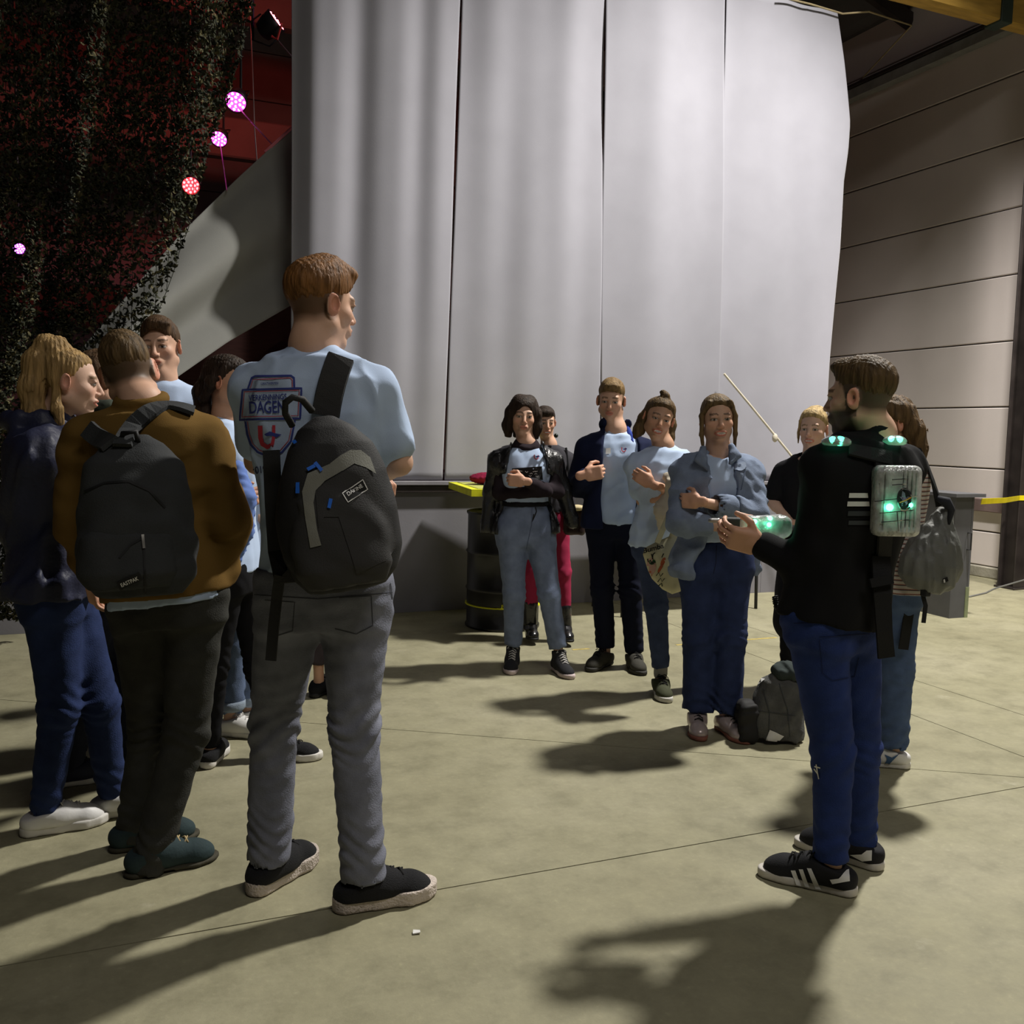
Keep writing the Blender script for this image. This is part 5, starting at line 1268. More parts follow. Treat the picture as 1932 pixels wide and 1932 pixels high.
# ---- smiling woman with the half bun and the tote bag
p = Person('smiling woman with a half bun folding her bare arms over a cream jacket', (1256, 1306), 1.71, (8, -6, 14), 14, (1243, 790, 0.0), (1251, 852), (1250, 1020), female=True, skin=SK3, build=1.02)
p.set(elR=(1212, 945, -0.04), wrR=(1290, 935, -0.20), elL=(1318, 945, -0.02), wrL=(1228, 912, -0.20), knR=(1238, 1142, -0.03), knL=(1312, 1140, 0.06), anR=(1247, 1262, -0.02), anL=(1338, 1252, 0.12))
p.body_mesh({'L': (-CR*0.8+CU*0.5, FH, CU, 0.9), 'R': (CR, FH, CU, 0.6)}, {'brow': (0.08, 0.05, 0.025), 'smile': 1.0, 'squint': 0.75, 'hs': 1.06})
JT = p.J; fl = p.fwd
p.cloth('tshirt', [('+', 0.03, p.torso(0.020, top=0.96, low=-0.12, wmul=1.05))]+p.sleeve('R', 0.070, 0.066, 0.05, 0.34)+p.sleeve('L', 0.070, 0.066, 0.05, 0.34)+[('&', 0.003, half(JT['pelvis']-p.up*0.03, -p.up)), ('-', 0.006, ell(JT['neck']+p.up*0.035+fl*0.03, (0.068, 0.072, 0.050)))], TEE, 0.009, 141, (0.10, 0.20), (1, 1, 1.5), True)
p.trousers(denim('mid blue denim', (0.045, 0.062, 0.125)), 0.088, 0.066, 0.052, (-0.01, -0.01), 0.04, seed=17, amp=0.004)
CREAM = cotton('cream fleece', (0.56, 0.50, 0.40))
p.cloth('cream_jacket', [('+', 0.03, c[2]) for c in chain([p.at(1262, 900, -0.20), p.at(1275, 918, -0.27), p.at(1300, 925, -0.22)], [0.036, 0.050, 0.05])]+[('+', 0.03, c[2]) for c in chain([p.at(1270, 930, -0.24), p.at(1256, 962, -0.22), p.at(1248, 992, -0.18)], [0.045, 0.062, 0.03])], CREAM, 0.012, 143, (0.04, 0.09), (1, 1, 1), True)
q = p.hfr.p
hr = p.cap(0.005, 0.003, (0.0, 0.98), -0.06)+[('+', 0.015, ell(q(0.0, 0.01, 0.130), (0.024, 0.026, 0.026), p.hfr.M)), ('+', 0.01, ell(q(0.018, 0.0, 0.145), (0.02, 0.012, 0.016), p.hfr.M))]+[('+', 0.03, c[2]) for sx in (-1, 1) for c in chain([q(sx*0.05, -0.04, 0.06), q(sx*0.080, -0.035, -0.02), q(sx*0.086, -0.02, -0.09), q(sx*0.10, 0.0, -0.13)], [0.03, 0.026, 0.030, 0.014])]
p.hair(hr, H_short, 0.0025)
L_sh = dict(upper=mat('olive suede', (0.06, 0.065, 0.035), 0.85), sole=W_rub, lace=L_k, sole_h=0.03)
shoe(p.root, p.base, JT['anR'], dir_cam(1250, 10), 0, 'low', L_sh, 1.0, 0.005); shoe(p.root, p.base, JT['anL'], dir_cam(1340, 30), 0, 'low', L_sh, 1.0, 0.006)
p.cloth('sock', [('+', 0.01, cone(JT['anR']-V3(0, 0, -0.06), JT['anR']-V3(0, 0, 0.03), 0.039, 0.040))], cotton('grey sock', (0.28, 0.27, 0.25)), 0.003, 3)
done('L', p)

# ---- laughing woman in the denim overshirt
p = Person('laughing woman with arms folded in a blue grey overshirt and dark wide jeans', (1346, 1376), 1.71, (10, -2, -3), 14, (1354, 792, 0.0), (1354, 860), (1350, 1058), female=True, skin=SK1, build=1.04)
p.set(elR=(1284, 985, -0.15), wrR=(1385, 996, -0.20), elL=(1424, 968, -0.12), wrL=(1318, 946, -0.235), knR=(1318, 1200, -0.02), knL=(1378, 1200, -0.04), anR=(1316, 1340, 0), anL=(1370, 1345, -0.04))
p.body_mesh({'L': (-CR+FH*0.9, FH, CU, 0.8)}, {'brow': (0.06, 0.035, 0.02), 'smile': 1.15, 'squint': 0.85, 'hs': 1.06})
JT = p.J; fl = p.fwd; rg = p.rgt
p.cloth('tshirt', [('+', 0.03, p.torso(0.012, top=0.97, low=0.05))]+[('&', 0.003, half(JT['pelvis']+p.up*0.10, -p.up)), ('-', 0.006, ell(JT['neck']+p.up*0.02+fl*0.05, (0.070, 0.070, 0.07)))], TEE, 0.005, 151, (0.06, 0.12))
OVS = denim('blue grey corduroy', (0.19, 0.235, 0.33))
ov = [('+', 0.03, p.torso(0.036, top=0.95, low=-0.16, wmul=1.05, flare=0.05))]+p.sleeve('R', 0.078, 0.070, 0.054, 0.90)+p.sleeve('L', 0.078, 0.068, 0.056, 0.76)+[('-', 0.012, inter(ell(p.at(1362, 960, -0.14), np.array([0.062, 0.30, 0.60]), np.array([rg, fl, p.up])), half(JT['pelvis']+fl*0.01, -fl))), ('-', 0.02, inter(ell(p.at(1392, 1075, -0.14), np.array([0.20, 0.30, 0.16]), np.array([rg, fl, p.up])), half(JT['pelvis']+fl*0.01, -fl))), ('-', 0.012, ell(JT['neck']+p.up*0.07+fl*0.03, (0.066, 0.066, 0.07))), ('&', 0.004, half(JT['pelvis']-p.up*0.085, -p.up))]
p.cloth('overshirt', ov, OVS, 0.013, 152, (0.10, 0.22), (1, 1, 1.2), True)
for sx, a, b, c in ((1, (1326, 846), (1314, 868), (1334, 886)), (-1, (1380, 842), (1396, 860), (1378, 874))):
    p.cloth('collar', [('+', 0.006, cone(p.at(*a, -0.085), p.at(*b, -0.125), 0.014, 0.012)), ('+', 0.006, cone(p.at(*b, -0.125), p.at(*c, -0.145), 0.012, 0.007)), ('+', 0.01, cone(p.at(*a, -0.08), p.at(*c, -0.14), 0.014, 0.009)), ('+', 0.01, ell((p.at(*a, -0.08)+p.at(*b, -0.125)+p.at(*c, -0.145))/3, (0.024, 0.018, 0.024)))], OVS, 0.002, 3)
p.cloth('cuff', [('+', 0.004, cone(JT['wrL']+(JT['elL']-JT['wrL'])*0.36, JT['wrL']+(JT['elL']-JT['wrL'])*0.52, 0.058, 0.062)), ('-', 0.003, cone(JT['wrL']+(JT['elL']-JT['wrL'])*0.16, JT['wrL']+(JT['elL']-JT['wrL'])*0.45, 0.044, 0.046))], OVS, 0.003, 3)
p.trousers(denim('dark indigo wide denim', (0.024, 0.036, 0.095)), 0.098, 0.078, 0.078, (-0.02, -0.02), 0.10, seed=18, amp=0.006)
q = p.hfr.p
hr = p.cap(0.006, 0.002, (-0.002, 1.0), -0.08)+[('+', 0.01, c[2]) for sx in (-1, 1) for c in chain([q(sx*0.05, 0.06, 0.085), q(sx*0.080, 0.02, 0.02), q(sx*0.082, 0.02, -0.07), q(sx*0.075, 0.03, -0.15)], [0.014, 0.013, 0.010, 0.006])]+[('+', 0.03, ell(q(0, -0.09, -0.05), (0.045, 0.04, 0.05), p.hfr.M))]
p.hair(hr, HAIR('mid brown hair', (0.13, 0.085, 0.040)), 0.0022)
M_sh = dict(upper=mat('silver pink leather', (0.46, 0.38, 0.37), 0.28, var=0.1, bump=0.05, spec=0.6, metal=0.25), sole=mat('brick red sole', (0.26, 0.10, 0.07), 0.7), lace=L_k, sole_h=0.022)
shoe(p.root, p.base, JT['anR'], dir_cam(1316, 4), 0, 'derby', M_sh, 0.98, 0.0045); shoe(p.root, p.base, JT['anL'], dir_cam(1372, 30), 0, 'derby', M_sh, 0.98, 0.0045)
done('M', p)

# ---- blonde woman in black
p = Person('blonde woman in a black V-neck dress smiling from behind the bearded man', (1505, 1300), 1.66, (-14, -4, 0), -8, (1534, 810, 0.0), (1534, 866), (1514, 1025), female=True, skin=SK2)
p.set(elR=(1455, 945, 0.08), wrR=(1492, 985, -0.08), elL=(1585, 945, 0.05), wrL=(1560, 1000, -0.1), knR=(1488, 1150, -0.02), knL=(1535, 1150, -0.02), anR=(1486, 1262, 0.0), anL=(1528, 1264, 0))
p.body_mesh({'R': (CR-CU*0.2, -CR, FH, 0.6)}, {'brow': (0.2, 0.13, 0.06), 'smile': 0.8, 'hs': 1.04})
JT = p.J; fl = p.fwd
p.cloth('dress', [('+', 0.03, p.torso(0.016, top=0.96, low=-0.16)), ('+', 0.05, cone(JT['pelvis'], JT['pelvis']-V3(0, 0, 0.45), 0.13, 0.15))]+p.sleeve('R', 0.062, 0.06, 0.05, 0.36)+p.sleeve('L', 0.062, 0.06, 0.05, 0.36)+[('-', 0.006, ell(JT['neck']+p.up*0.0+fl*0.06, (0.070, 0.09, 0.12)))], BLACKC, 0.006, 161)
p.trousers(cotton('black leggings', (0.011, 0.011, 0.013)), 0.075, 0.055, 0.045, (0.02, 0.02), 0.04, seed=19)
q = p.hfr.p
hr = p.cap(0.008, 0.010, (0.010, 1.0), -0.06)+[('+', 0.02, ell(q(0, -0.06, 0.10), (0.05, 0.045, 0.04), p.hfr.M))]+[('+', 0.008, c[2]) for c in chain([q(0.068, 0.035, 0.05), q(0.078, 0.02, -0.02), q(0.078, 0.03, -0.08)], [0.010, 0.008, 0.004])]
p.hair(hr, H_light, 0.0028)
for n_ in 'RL': shoe(p.root, p.base, JT['an'+n_], dir_cam(1490, 0), 0, 'low', dict(upper=BLACKC, sole=B_rub, lace=L_k), 0.95, 0.006)
done('N', p)

# ---- woman in striped top behind the bearded man
p = Person('woman with wavy brown hair and a striped top standing behind the bearded man', (1672, 1446), 1.68, (-62, -6, 0), -70, (1678, 800, 0.0), (1700, 866), (1688, 1095), female=True, skin=SK1, build=1.02)
p.set(elR=(1660, 980, 0.22), wrR=(1625, 1050, 0.2), elL=(1706, 985, -0.08), wrL=(1640, 1045, -0.12), knR=(1650, 1262, 0.10), knL=(1692, 1265, -0.02), anR=(1640, 1392, 0.12), anL=(1684, 1408, 0.0))
p.body_mesh({}, {})
JT = p.J; fl = p.fwd
STR = bpy.data.materials.new('striped jersey'); STR.use_nodes = True; nt = STR.node_tree
tc = nt.nodes.new('ShaderNodeTexCoord'); sp = nt.nodes.new('ShaderNodeSeparateXYZ'); mm = nt.nodes.new('ShaderNodeMath'); mm.operation = 'MULTIPLY'; mm.inputs[1].default_value = 52
fr_ = nt.nodes.new('ShaderNodeMath'); fr_.operation = 'FRACT'; rp_ = nt.nodes.new('ShaderNodeValToRGB'); rp_.color_ramp.interpolation = 'CONSTANT'
el = rp_.color_ramp.elements; el[0].position = 0; el[0].color = (0.62, 0.57, 0.52, 1); el[1].position = 0.62; el[1].color = (0.06, 0.05, 0.07, 1); e3_ = el.new(0.8); e3_.color = (0.35, 0.16, 0.12, 1)
L_ = nt.links.new; L_(tc.outputs['Object'], sp.inputs[0]); L_(sp.outputs[2], mm.inputs[0]); L_(mm.outputs[0], fr_.inputs[0]); L_(fr_.outputs[0], rp_.inputs[0]); L_(rp_.outputs[0], nt.nodes['Principled BSDF'].inputs['Base Color']); nt.nodes['Principled BSDF'].inputs['Roughness'].default_value = 0.9
p.cloth('striped_top', [('+', 0.03, p.torso(0.016, top=0.96, low=-0.10, flare=0.03))]+p.sleeve('R', 0.060, 0.054, 0.044, 0.95)+p.sleeve('L', 0.062, 0.056, 0.044, 0.95)+[('&', 0.003, half(JT['pelvis']-p.up*0.05, -p.up)), ('-', 0.006, ell(JT['neck']+p.up*0.05+fl*0.03, (0.07, 0.07, 0.06)))], STR, 0.006, 171)
p.trousers(denim('faded blue denim', (0.075, 0.115, 0.22)), 0.086, 0.074, 0.070, (-0.01, -0.01), 0.06, seed=20, amp=0.006)
q = p.hfr.p
hr = p.cap(0.014, 0.008, (0.012, 0.7), -0.08)+[('+', 0.03, c[2]) for c in chain([q(-0.05, -0.05, 0.04), q(-0.07, -0.085, -0.04), q(-0.065, -0.10, -0.12), q(-0.075, -0.11, -0.20)], [0.04, 0.042, 0.036, 0.016])]+[('+', 0.03, c[2]) for c in chain([q(0.05, -0.05, 0.04), q(0.06, -0.07, -0.04), q(0.06, -0.07, -0.16)], [0.04, 0.038, 0.02])]
p.hair(hr, HAIR('wavy chestnut hair', (0.12, 0.072, 0.032)), 0.005, 0.03)
P_sh = dict(upper=W_lea, sole=W_rub, lace=L_w, sole_h=0.03, w=1.05)
s1, f1 = shoe(p.root, p.base, JT['anL'], dir_cam(1680, -80), 0, 'low', P_sh, 1.0, 0.0045); shoe(p.root, p.base, JT['anR'], dir_cam(1640, -86), 0, 'low', P_sh, 1.0, 0.006)
done('P', p)

# ---- bearded man with the laser tag gear
p = Person('bearded man in a black sweater and blue jeans with glowing laser tag gear', (1582, 1668), 1.76, (-112, -3, 0), -128, (1622, 752, 0.0), (1648, 838), (1572, 1160), build=1.06, skin=SK1, sw=0.19)
p.set(elL=(1530, 1075, -0.05), wrL=(1432, 1028, 0.02), elR=(1632, 1030, 0.34), wrR=(1436, 1012, 0.24), knL=(1572, 1420, -0.03), knR=(1622, 1410, 0.12), anL=(1568, 1622, -0.04), anR=(1622, 1590, 0.16))
p.body_mesh({'L': (-CR*0.9+CU*0.25-FH*0.0, FH*0.9+CU*0.5, CU, 0.75, 0, 0.2), 'R': (-CR*0.9+CU*0.1, -FH, CU, 0.9)}, {'beard': (0.035, 0.026, 0.018), 'scalp': (0.048, 0.030, 0.016), 'scalp_a': 0.92, 'brow': (0.05, 0.03, 0.018), 'ear': 1.05})
JT = p.J; fl = p.fwd; rg = p.rgt
SWEAT = cotton('black sweater knit', (0.010, 0.010, 0.011))
p.cloth('sweater', [('+', 0.03, p.torso(0.024, top=0.96, low=-0.08, wmul=1.04))]+p.sleeve('L', 0.080, 0.066, 0.044, 0.95)+p.sleeve('R', 0.080, 0.066, 0.044, 0.95)+[('+', 0.008, ring(JT['neck']+p.up*0.006+fl*0.006, p.up+fl*0.2, 0.060, 0.016)), ('&', 0.004, half(JT['pelvis']-p.up*0.02, -p.up)), ('-', 0.006, ell(JT['neck']+p.up*0.065+fl*0.012, (0.056, 0.056, 0.055)))], SWEAT, 0.008, 181, (0.08, 0.16))
p.trousers(denim('royal blue denim', (0.022, 0.040, 0.150)), 0.098, 0.066, 0.054, (0.03, 0.0), 0.02, seed=22, amp=0.006)
p.hair(p.cap(0.003, 0.016, (-0.002, 0.85), -0.01, -0.008, taper=1)+[('+', 0.02, ell(p.hfr.p(0.0, 0.052, 0.105), (0.048, 0.040, 0.024), p.hfr.M))], H_short, 0.0025)
O_up = mat('black suede', (0.013, 0.013, 0.015), 0.85, bump=0.15, bscale=250)
O_sh = dict(upper=O_up, sole=mat('off white rubber', (0.55, 0.52, 0.47), 0.6), lace=L_k, sole_h=0.028)
OS1, OF1 = shoe(p.root, p.base, JT['anL'], dir_cam(1530, -101), 0, 'low', O_sh, 1.10, 0.004); shoe(p.root, p.base, JT['anR'], dir_cam(1620, -112), 0, 'low', O_sh, 1.10, 0.004)
done('O', p)
print('right group', round(time.time()-T0, 1), 'tris', TRI[0])
# ------------------------------------------------------------------ prints and worn details
BLUE = mat('blue print ink', (0.045, 0.06, 0.27), 0.9, bump=0); RED = mat('red print ink', (0.50, 0.045, 0.07), 0.9, bump=0); WHT = mat('white print', (0.75, 0.74, 0.72), 0.8, bump=0); BLK = mat('black print', (0.012, 0.012, 0.012), 0.8, bump=0); GRY = mat('grey print', (0.045, 0.05, 0.055), 0.8, bump=0)
def z3(x, y): return (420+x/2.926, 470+y/2.926)      # points read off an enlarged view of the tall man
G_ = PEOPLE['G']; gb = bvh_of([G_.parts['tshirt']])
def dG(nm, vf, mt, off=0.0022): return decal(nm, gb, vf[0], vf[1], G_.parts['tshirt'], mt, G_.base, off)
tab = [z3(*q) for q in ((143, 768), (163, 712), (182, 703), (378, 700), (395, 712), (397, 766))]
dG('print_frame', line2(tab, 3.6), BLUE); dG('print_frame', line2([z3(*q) for q in ((155, 768), (170, 722), (374, 712), (385, 722), (386, 762))], 1.4), RED)
band = [z3(*q) for q in ((112, 777), (436, 769), (430, 935), (97, 942))]
dG('print_frame', line2(band, 3.6, True), BLUE); dG('print_frame', line2([z3(*q) for q in ((122, 788), (424, 780), (418, 920), (110, 926))], 1.3, True), RED)
dG('print_frame', line2([z3(*q) for q in ((128, 948), (138, 1020), (158, 1080), (195, 1120), (262, 1148), (330, 1120), (380, 1060), (400, 945))], 3.6), BLUE)
dG('print_frame', line2([z3(*q) for q in ((140, 950), (150, 1018), (168, 1072), (202, 1108), (262, 1132), (322, 1108), (368, 1055), (388, 950))], 1.3), RED)
dG('print_letters', text_fit('VERKENNINGS', z3(148, 838), z3(356, 830), 11), BLUE, 0.0024)
dG('print_letters', text_fit('DAGEN', z3(148, 908), z3(348, 902), 22.5, spacing=0.95), BLUE, 0.0024)
dG('print_letters', text_fit('UANTWERPEN', z3(212, 749), z3(310, 747), 4.5, shear=0.2), BLUE, 0.0024)
dG('print_letters', text_fit('2019', z3(163, 1243), z3(246, 1232), 13.5), mat('dark blue grey ink', (0.05, 0.06, 0.13), 0.9, bump=0), 0.0024)
dG('print_emblem', line2([z3(*q) for q in ((210, 975), (212, 1040), (222, 1075), (250, 1092), (278, 1080))], 8.5), RED, 0.0024)
dG('print_emblem', line2([z3(*q) for q in ((284, 972), (284, 1035), (276, 1082))], 6), RED, 0.0024)
dG('print_emblem', poly2([z3(*q) for q in ((232, 1022), (262, 1006), (290, 1016), (328, 1024), (300, 1040), (272, 1030), (245, 1032))], 5), BLUE, 0.0026)
# seat pockets of the tall man's jeans
gt = bvh_of([G_.parts['trousers']]); ST = mat('dark seam thread', (0.05, 0.052, 0.065), 0.9, bump=0)
for pl in ([(640, 1128), (700, 1124), (703, 1180), (672, 1196), (632, 1186)], [(736, 1100), (740, 1130), (744, 1150)], [(500, 1132), (556, 1136), (552, 1190), (520, 1200)], [(480, 1122), (600, 1130), (740, 1118)]):
    decal('seam', gt, *line2(pl, 1.6), G_.parts['trousers'], ST, G_.base, 0.0015)
# chest logos and name tags
for key, part, x, y in (('I', 'tshirt', 1012, 862), ('K', 'tshirt', 1177, 848)):
    pp = PEOPLE[key]; bv = bvh_of([pp.parts[part]])
    decal('chest_logo', bv, *line2([(x-4, y-4), (x-4, y+2), (x-1, y+5), (x+3, y+3), (x+3, y-3)], 1.7), pp.parts[part], RED, pp.base, 0.003)
    decal('chest_logo', bv, *poly2([(x-2, y-1), (x+5, y-2), (x+6, y), (x, y+1)]), pp.parts[part], BLUE, pp.base, 0.004)
for key, q in (('K', [(1143, 846), (1152, 845), (1152, 856), (1143, 857)]), ('D', [(413, 842), (430, 843), (429, 857), (412, 856)])):
    pp = PEOPLE[key]; bv = bvh_of([pp.parts['tshirt']]); decal('name_tag', bv, *poly2(q), pp.parts['tshirt'], WHT, pp.base, 0.003)
# lace band and drawstring of the leather jacket woman
pp = PEOPLE['I']; bv = bvh_of([pp.parts['tshirt'], pp.parts['under_top']])
decal('black_band', bv, *poly2([(966, 884), (1022, 880), (1024, 905), (968, 908)]), pp.parts['tshirt'], BLK, pp.base, 0.002)
rng = random.Random(4)
for i in range(12):
    x = 970+rng.random()*44; y = 888+rng.random()*12; decal('band_pattern', bv, *line2([(x, y), (x+3, y+rng.uniform(-3, 3)), (x+5, y)], 1.1), pp.parts['tshirt'], WHT, pp.base, 0.0035)
bj = bvh_of([pp.parts['trousers']])
decal('drawstring', bj, *line2([(1008, 950), (1012, 965), (1004, 985), (1007, 970)], 2), pp.parts['trousers'], BLK, pp.base, 0.003)
decal('fly_seam', bj, *line2([(1004, 945), (1003, 990), (993, 1035)], 1.2), pp.parts['trousers'], mat('blue seam', (0.09, 0.11, 0.18), 0.9, bump=0), pp.base, 0.002)
# overshirt pocket, buttons and cuff button
pp = PEOPLE['M']; bo = bvh_of([pp.parts['overshirt']]); SM = mat('blue grey seam', (0.10, 0.13, 0.20), 0.9, bump=0)
for q in ([(1384, 876), (1406, 872), (1407, 884), (1396, 890), (1384, 886)], ):
    decal('pocket_flap', bo, *poly2(q, 4), pp.parts['overshirt'], mat('pale blue corduroy', (0.24, 0.29, 0.39), 0.9), pp.base, 0.006)
decal('pocket_seam', bo, *line2([(1384, 888), (1380, 920), (1398, 924), (1406, 886)], 1.6), pp.parts['overshirt'], SM, pp.base, 0.003)
for x, y in ((1395, 879), (1366, 876), (1371, 950)): decal('button', bo, *poly2([(x+2.4*math.cos(a), y+2.4*math.sin(a)) for a in np.arange(8)*math.pi/4]), pp.parts['overshirt'], SM, pp.base, 0.007)
tb = bvh_of([pp.parts['trousers']])
decal('fly_seam', tb, *line2([(1352, 1010), (1351, 1060), (1346, 1082)], 1.4), pp.parts['trousers'], mat('indigo seam', (0.012, 0.016, 0.04), 0.9, bump=0), pp.base, 0.002)
# sweater bars, knee tear, shoe stripes of the bearded man
pp = PEOPLE['O']; bs = bvh_of([pp.parts['sweater']])
for q, mt in (([(1602, 930), (1636, 930), (1637, 939), (1601, 939)], WHT), ([(1599, 946), (1639, 946), (1640, 955), (1598, 955)], WHT), ([(1600, 964), (1641, 964), (1642, 973), (1599, 973)], GRY), ([(1601, 982), (1642, 982), (1642, 990), (1600, 990)], GRY)):
    decal('sweater_bar', bs, *poly2(q), pp.parts['sweater'], mt, pp.base, 0.003)
bt = bvh_of([pp.parts['trousers']])
for q in ([(1538, 1446), (1548, 1448)], [(1541, 1442), (1543, 1456), (1546, 1470)], [(1537, 1450), (1544, 1460)]): decal('knee_tear', bt, *line2(q, 2.0), pp.parts['trousers'], WHT, pp.base, 0.003)
OS_ = mat('jeans seam', (0.010, 0.018, 0.07), 0.9, bump=0)
for q in ([(1545, 1202), (1640, 1196)], [(1546, 1206), (1552, 1270), (1570, 1284), (1612, 1276), (1620, 1240)], [(1498, 1176), (1640, 1172)]): decal('seam', bt, *line2(q, 1.5), pp.parts['trousers'], OS_, pp.base, 0.002)
def shoe_parts(r): return {c.name.split('.')[0]: c for c in r.children}
def z2(x, y): return (1390+x/3.33, 1140+y/3.33)
su = shoe_parts(OS1)['upper']; b_ = bvh_of([su, shoe_parts(OS1)['sole']]); ob = np.array(OS1.location)+np.array(pp.root.location)
for q in (((340, 1672), (370, 1672), (405, 1768), (374, 1762)), ((392, 1665), (418, 1665), (458, 1778), (430, 1772)), ((443, 1658), (470, 1660), (530, 1792), (494, 1786))):
    decal('side_stripe', b_, *poly2([z2(*k) for k in q], 4), su, WHT, ob, 0.003)
decal('heel_tab', b_, *poly2([z2(*k) for k in ((585, 1728), (640, 1722), (690, 1672), (704, 1668), (708, 1738), (600, 1755))], 4), su, WHT, ob, 0.003)
osh = [c for c in pp.root.children if c.name.startswith('shoe')][1]; su2 = shoe_parts(osh)['upper']; b_ = bvh_of([su2]); ob = np.array(osh.location)+np.array(pp.root.location)
decal('heel_tab', b_, *poly2([z2(*k) for k in ((712, 1572), (785, 1570), (815, 1547), (848, 1547), (848, 1608), (790, 1613))], 4), su2, WHT, ob, 0.003)
pp = PEOPLE['P']; psh = [c for c in pp.root.children if c.name.startswith('shoe')][0]; su3 = shoe_parts(psh)['upper']; b_ = bvh_of([su3]); ob = np.array(psh.location)+np.array(pp.root.location)
decal('side_logo', b_, *poly2([z2(*k) for k in ((928, 943), (975, 962), (1022, 938), (975, 985), (945, 1016), (918, 1016), (945, 972))], 3), su3, mat('steel blue suede', (0.06, 0.12, 0.24), 0.8, bump=0), ob, 0.003)

# ------------------------------------------------------------------ bags
def pillow(name, poly, dh, thick, mt, root, base, seed=1, wr=0.008, step=8.0, tilt=(0, 0)):
    """a soft flat bag: outline in pixels at its own distance dh, filled out to a real thickness"""
    V2, F = poly2(poly, step); P2 = np.array(V2); pg = np.array(poly, float); nE = len(pg)
    dm = np.full(len(P2), 1e9)
    for i in range(nE):
        a, b = pg[i], pg[(i+1) % nE]; ab = b-a; t = np.clip(((P2-a)@ab)/(ab@ab), 0, 1); dm = np.minimum(dm, np.linalg.norm(P2-a-t[:, None]*ab, axis=1))
    c = P2.mean(0); prof = np.sqrt(np.clip(dm/(dm.max()+1e-6), 0, 1)); w_ = waves(seed, 4, (0.05, 0.12), (1, 1, 2), True)
    V = []
    for side in (-1, 1):
        for (x, y), f in zip(P2, prof):
            p = atD(x, y, dh+tilt[0]*(x-c[0])+tilt[1]*(y-c[1])); p = p+FH*side*f*thick/2; p = p+FH*side*wr*f*float(w_(p[0], p[1], p[2])); V.append(p)
    n = len(P2); F2 = [f[::-1] for f in F]+[[i+n for i in f] for f in F]
    V = np.array(V)
    me = bpy.data.meshes.new(name); me.from_pydata((V-base).tolist(), [], F2); me.update()
    bm = bmesh.new(); bm.from_mesh(me); bmesh.ops.remove_doubles(bm, verts=bm.verts, dist=0.0005); bmesh.ops.recalc_face_normals(bm, faces=bm.faces); bm.to_mesh(me); bm.free()
    me.polygons.foreach_set('use_smooth', [True]*len(me.polygons))
    return link(name, me, root, mt)
def on_strip(bvh, pts, off=0.006):
    out, ns = [], []
    for x, y in pts:
        p_, n_ = hit(bvh, x, y)
        if p_ is not None: out.append(p_+n_*off); ns.append(n_)
    if len(out) > 3:
        for _ in range(2):
            out = [out[0]]+[(out[i-1]+2*out[i]+out[i+1])/4 for i in range(1, len(out)-1)]+[out[-1]]
            ns = [nrm(ns[max(i-1, 0)]+ns[i]+ns[min(i+1, len(ns)-1)]) for i in range(len(ns))]
    return out, ns

# the tall man's backpack
dG_ = G_.dh-0.15
pb = atD(652, 1082, dG_-0.10); pt = atD(612, 800, dG_-0.07); base = atD(640, 1115, dG_-0.08)
bag = empty('backpack', base, 'black and grey backpack with blue zip pulls on the tall man', 'backpack')
xr = dir_cam(630, 100); ny = dir_cam(630, 10)
NYL = mat('black nylon', (0.016, 0.0155, 0.016), 0.7, var=0.15, bump=0.2, bscale=300); NYG = mat('charcoal nylon', (0.030, 0.029, 0.029), 0.75, bump=0.2, bscale=300); NYS = mat('stone grey nylon', (0.19, 0.19, 0.165), 0.8, bump=0.2, bscale=300)
body = sdf_obj('main_body', [('+', 0.03, loft(pb, pt, xr, xr, [-0.10, 0.0, 0.15, 0.4, 0.65, 0.85, 0.97, 1.04], [0.11, 0.145, 0.165, 0.165, 0.150, 0.118, 0.075, 0.03], ([0.06, 0.085, 0.095, 0.095, 0.085, 0.07, 0.05, 0.03], [0.07, 0.10, 0.115, 0.115, 0.105, 0.085, 0.06, 0.03]), 2.8))], 0.008, bag, NYL, base, waves(7, 4, (0.08, 0.2), (1, 1, 1.5)), 0.006)
pk0 = pb+(-FH)*0.075+RH*0.015; 
pocket = sdf_obj('front_pocket', [('+', 0.03, loft(pk0, pk0+(pt-pb)*0.62, xr, xr, [-0.08, 0.1, 0.5, 0.85, 1.05], [0.10, 0.135, 0.135, 0.105, 0.05], [0.05, 0.068, 0.062, 0.045, 0.02], 2.6))], 0.008, bag, NYG, base, waves(8, 4, (0.08, 0.18)), 0.005)
bb = bvh_of([body, pocket])
sw1 = [z3(*q) for q in ((470, 1240), (590, 1188), (660, 1225), (565, 1280), (515, 1335), (502, 1400), (522, 1550), (545, 1635), (485, 1650), (460, 1500), (440, 1340))]
sw2 = [z3(*q) for q in ((592, 1186), (650, 1140), (705, 1110), (762, 1112), (812, 1152), (845, 1242), (790, 1208), (725, 1186), (665, 1224), (620, 1238))]
for q in (sw1, sw2): decal('grey_panel', bb, *poly2(q, 5), bag, NYS, base, 0.003)
decal('front_panel', bb, *poly2([z3(*q) for q in ((512, 1340), (570, 1285), (665, 1232), (728, 1192), (795, 1215), (850, 1300), (930, 1480), (960, 1640), (900, 1720), (740, 1790), (640, 1480), (560, 1480), (530, 1540))], 6), bag, NYG, base, 0.0025)
for a, b in (((385, 1035), (412, 1082)), ((510, 1182), (548, 1228)), ((420, 1290), (420, 1350)), ((598, 1380), (586, 1432)), ((470, 1222), (510, 1200))):
    decal('zip_pull', bb, *line2([z3(*a), z3(*b)], 6.5), bag, mat('bright blue cord', (0.02, 0.14, 0.65), 0.5, bump=0), base, 0.009)
lab = [z3(*q) for q in ((660, 1352), (770, 1275), (796, 1328), (690, 1400))]
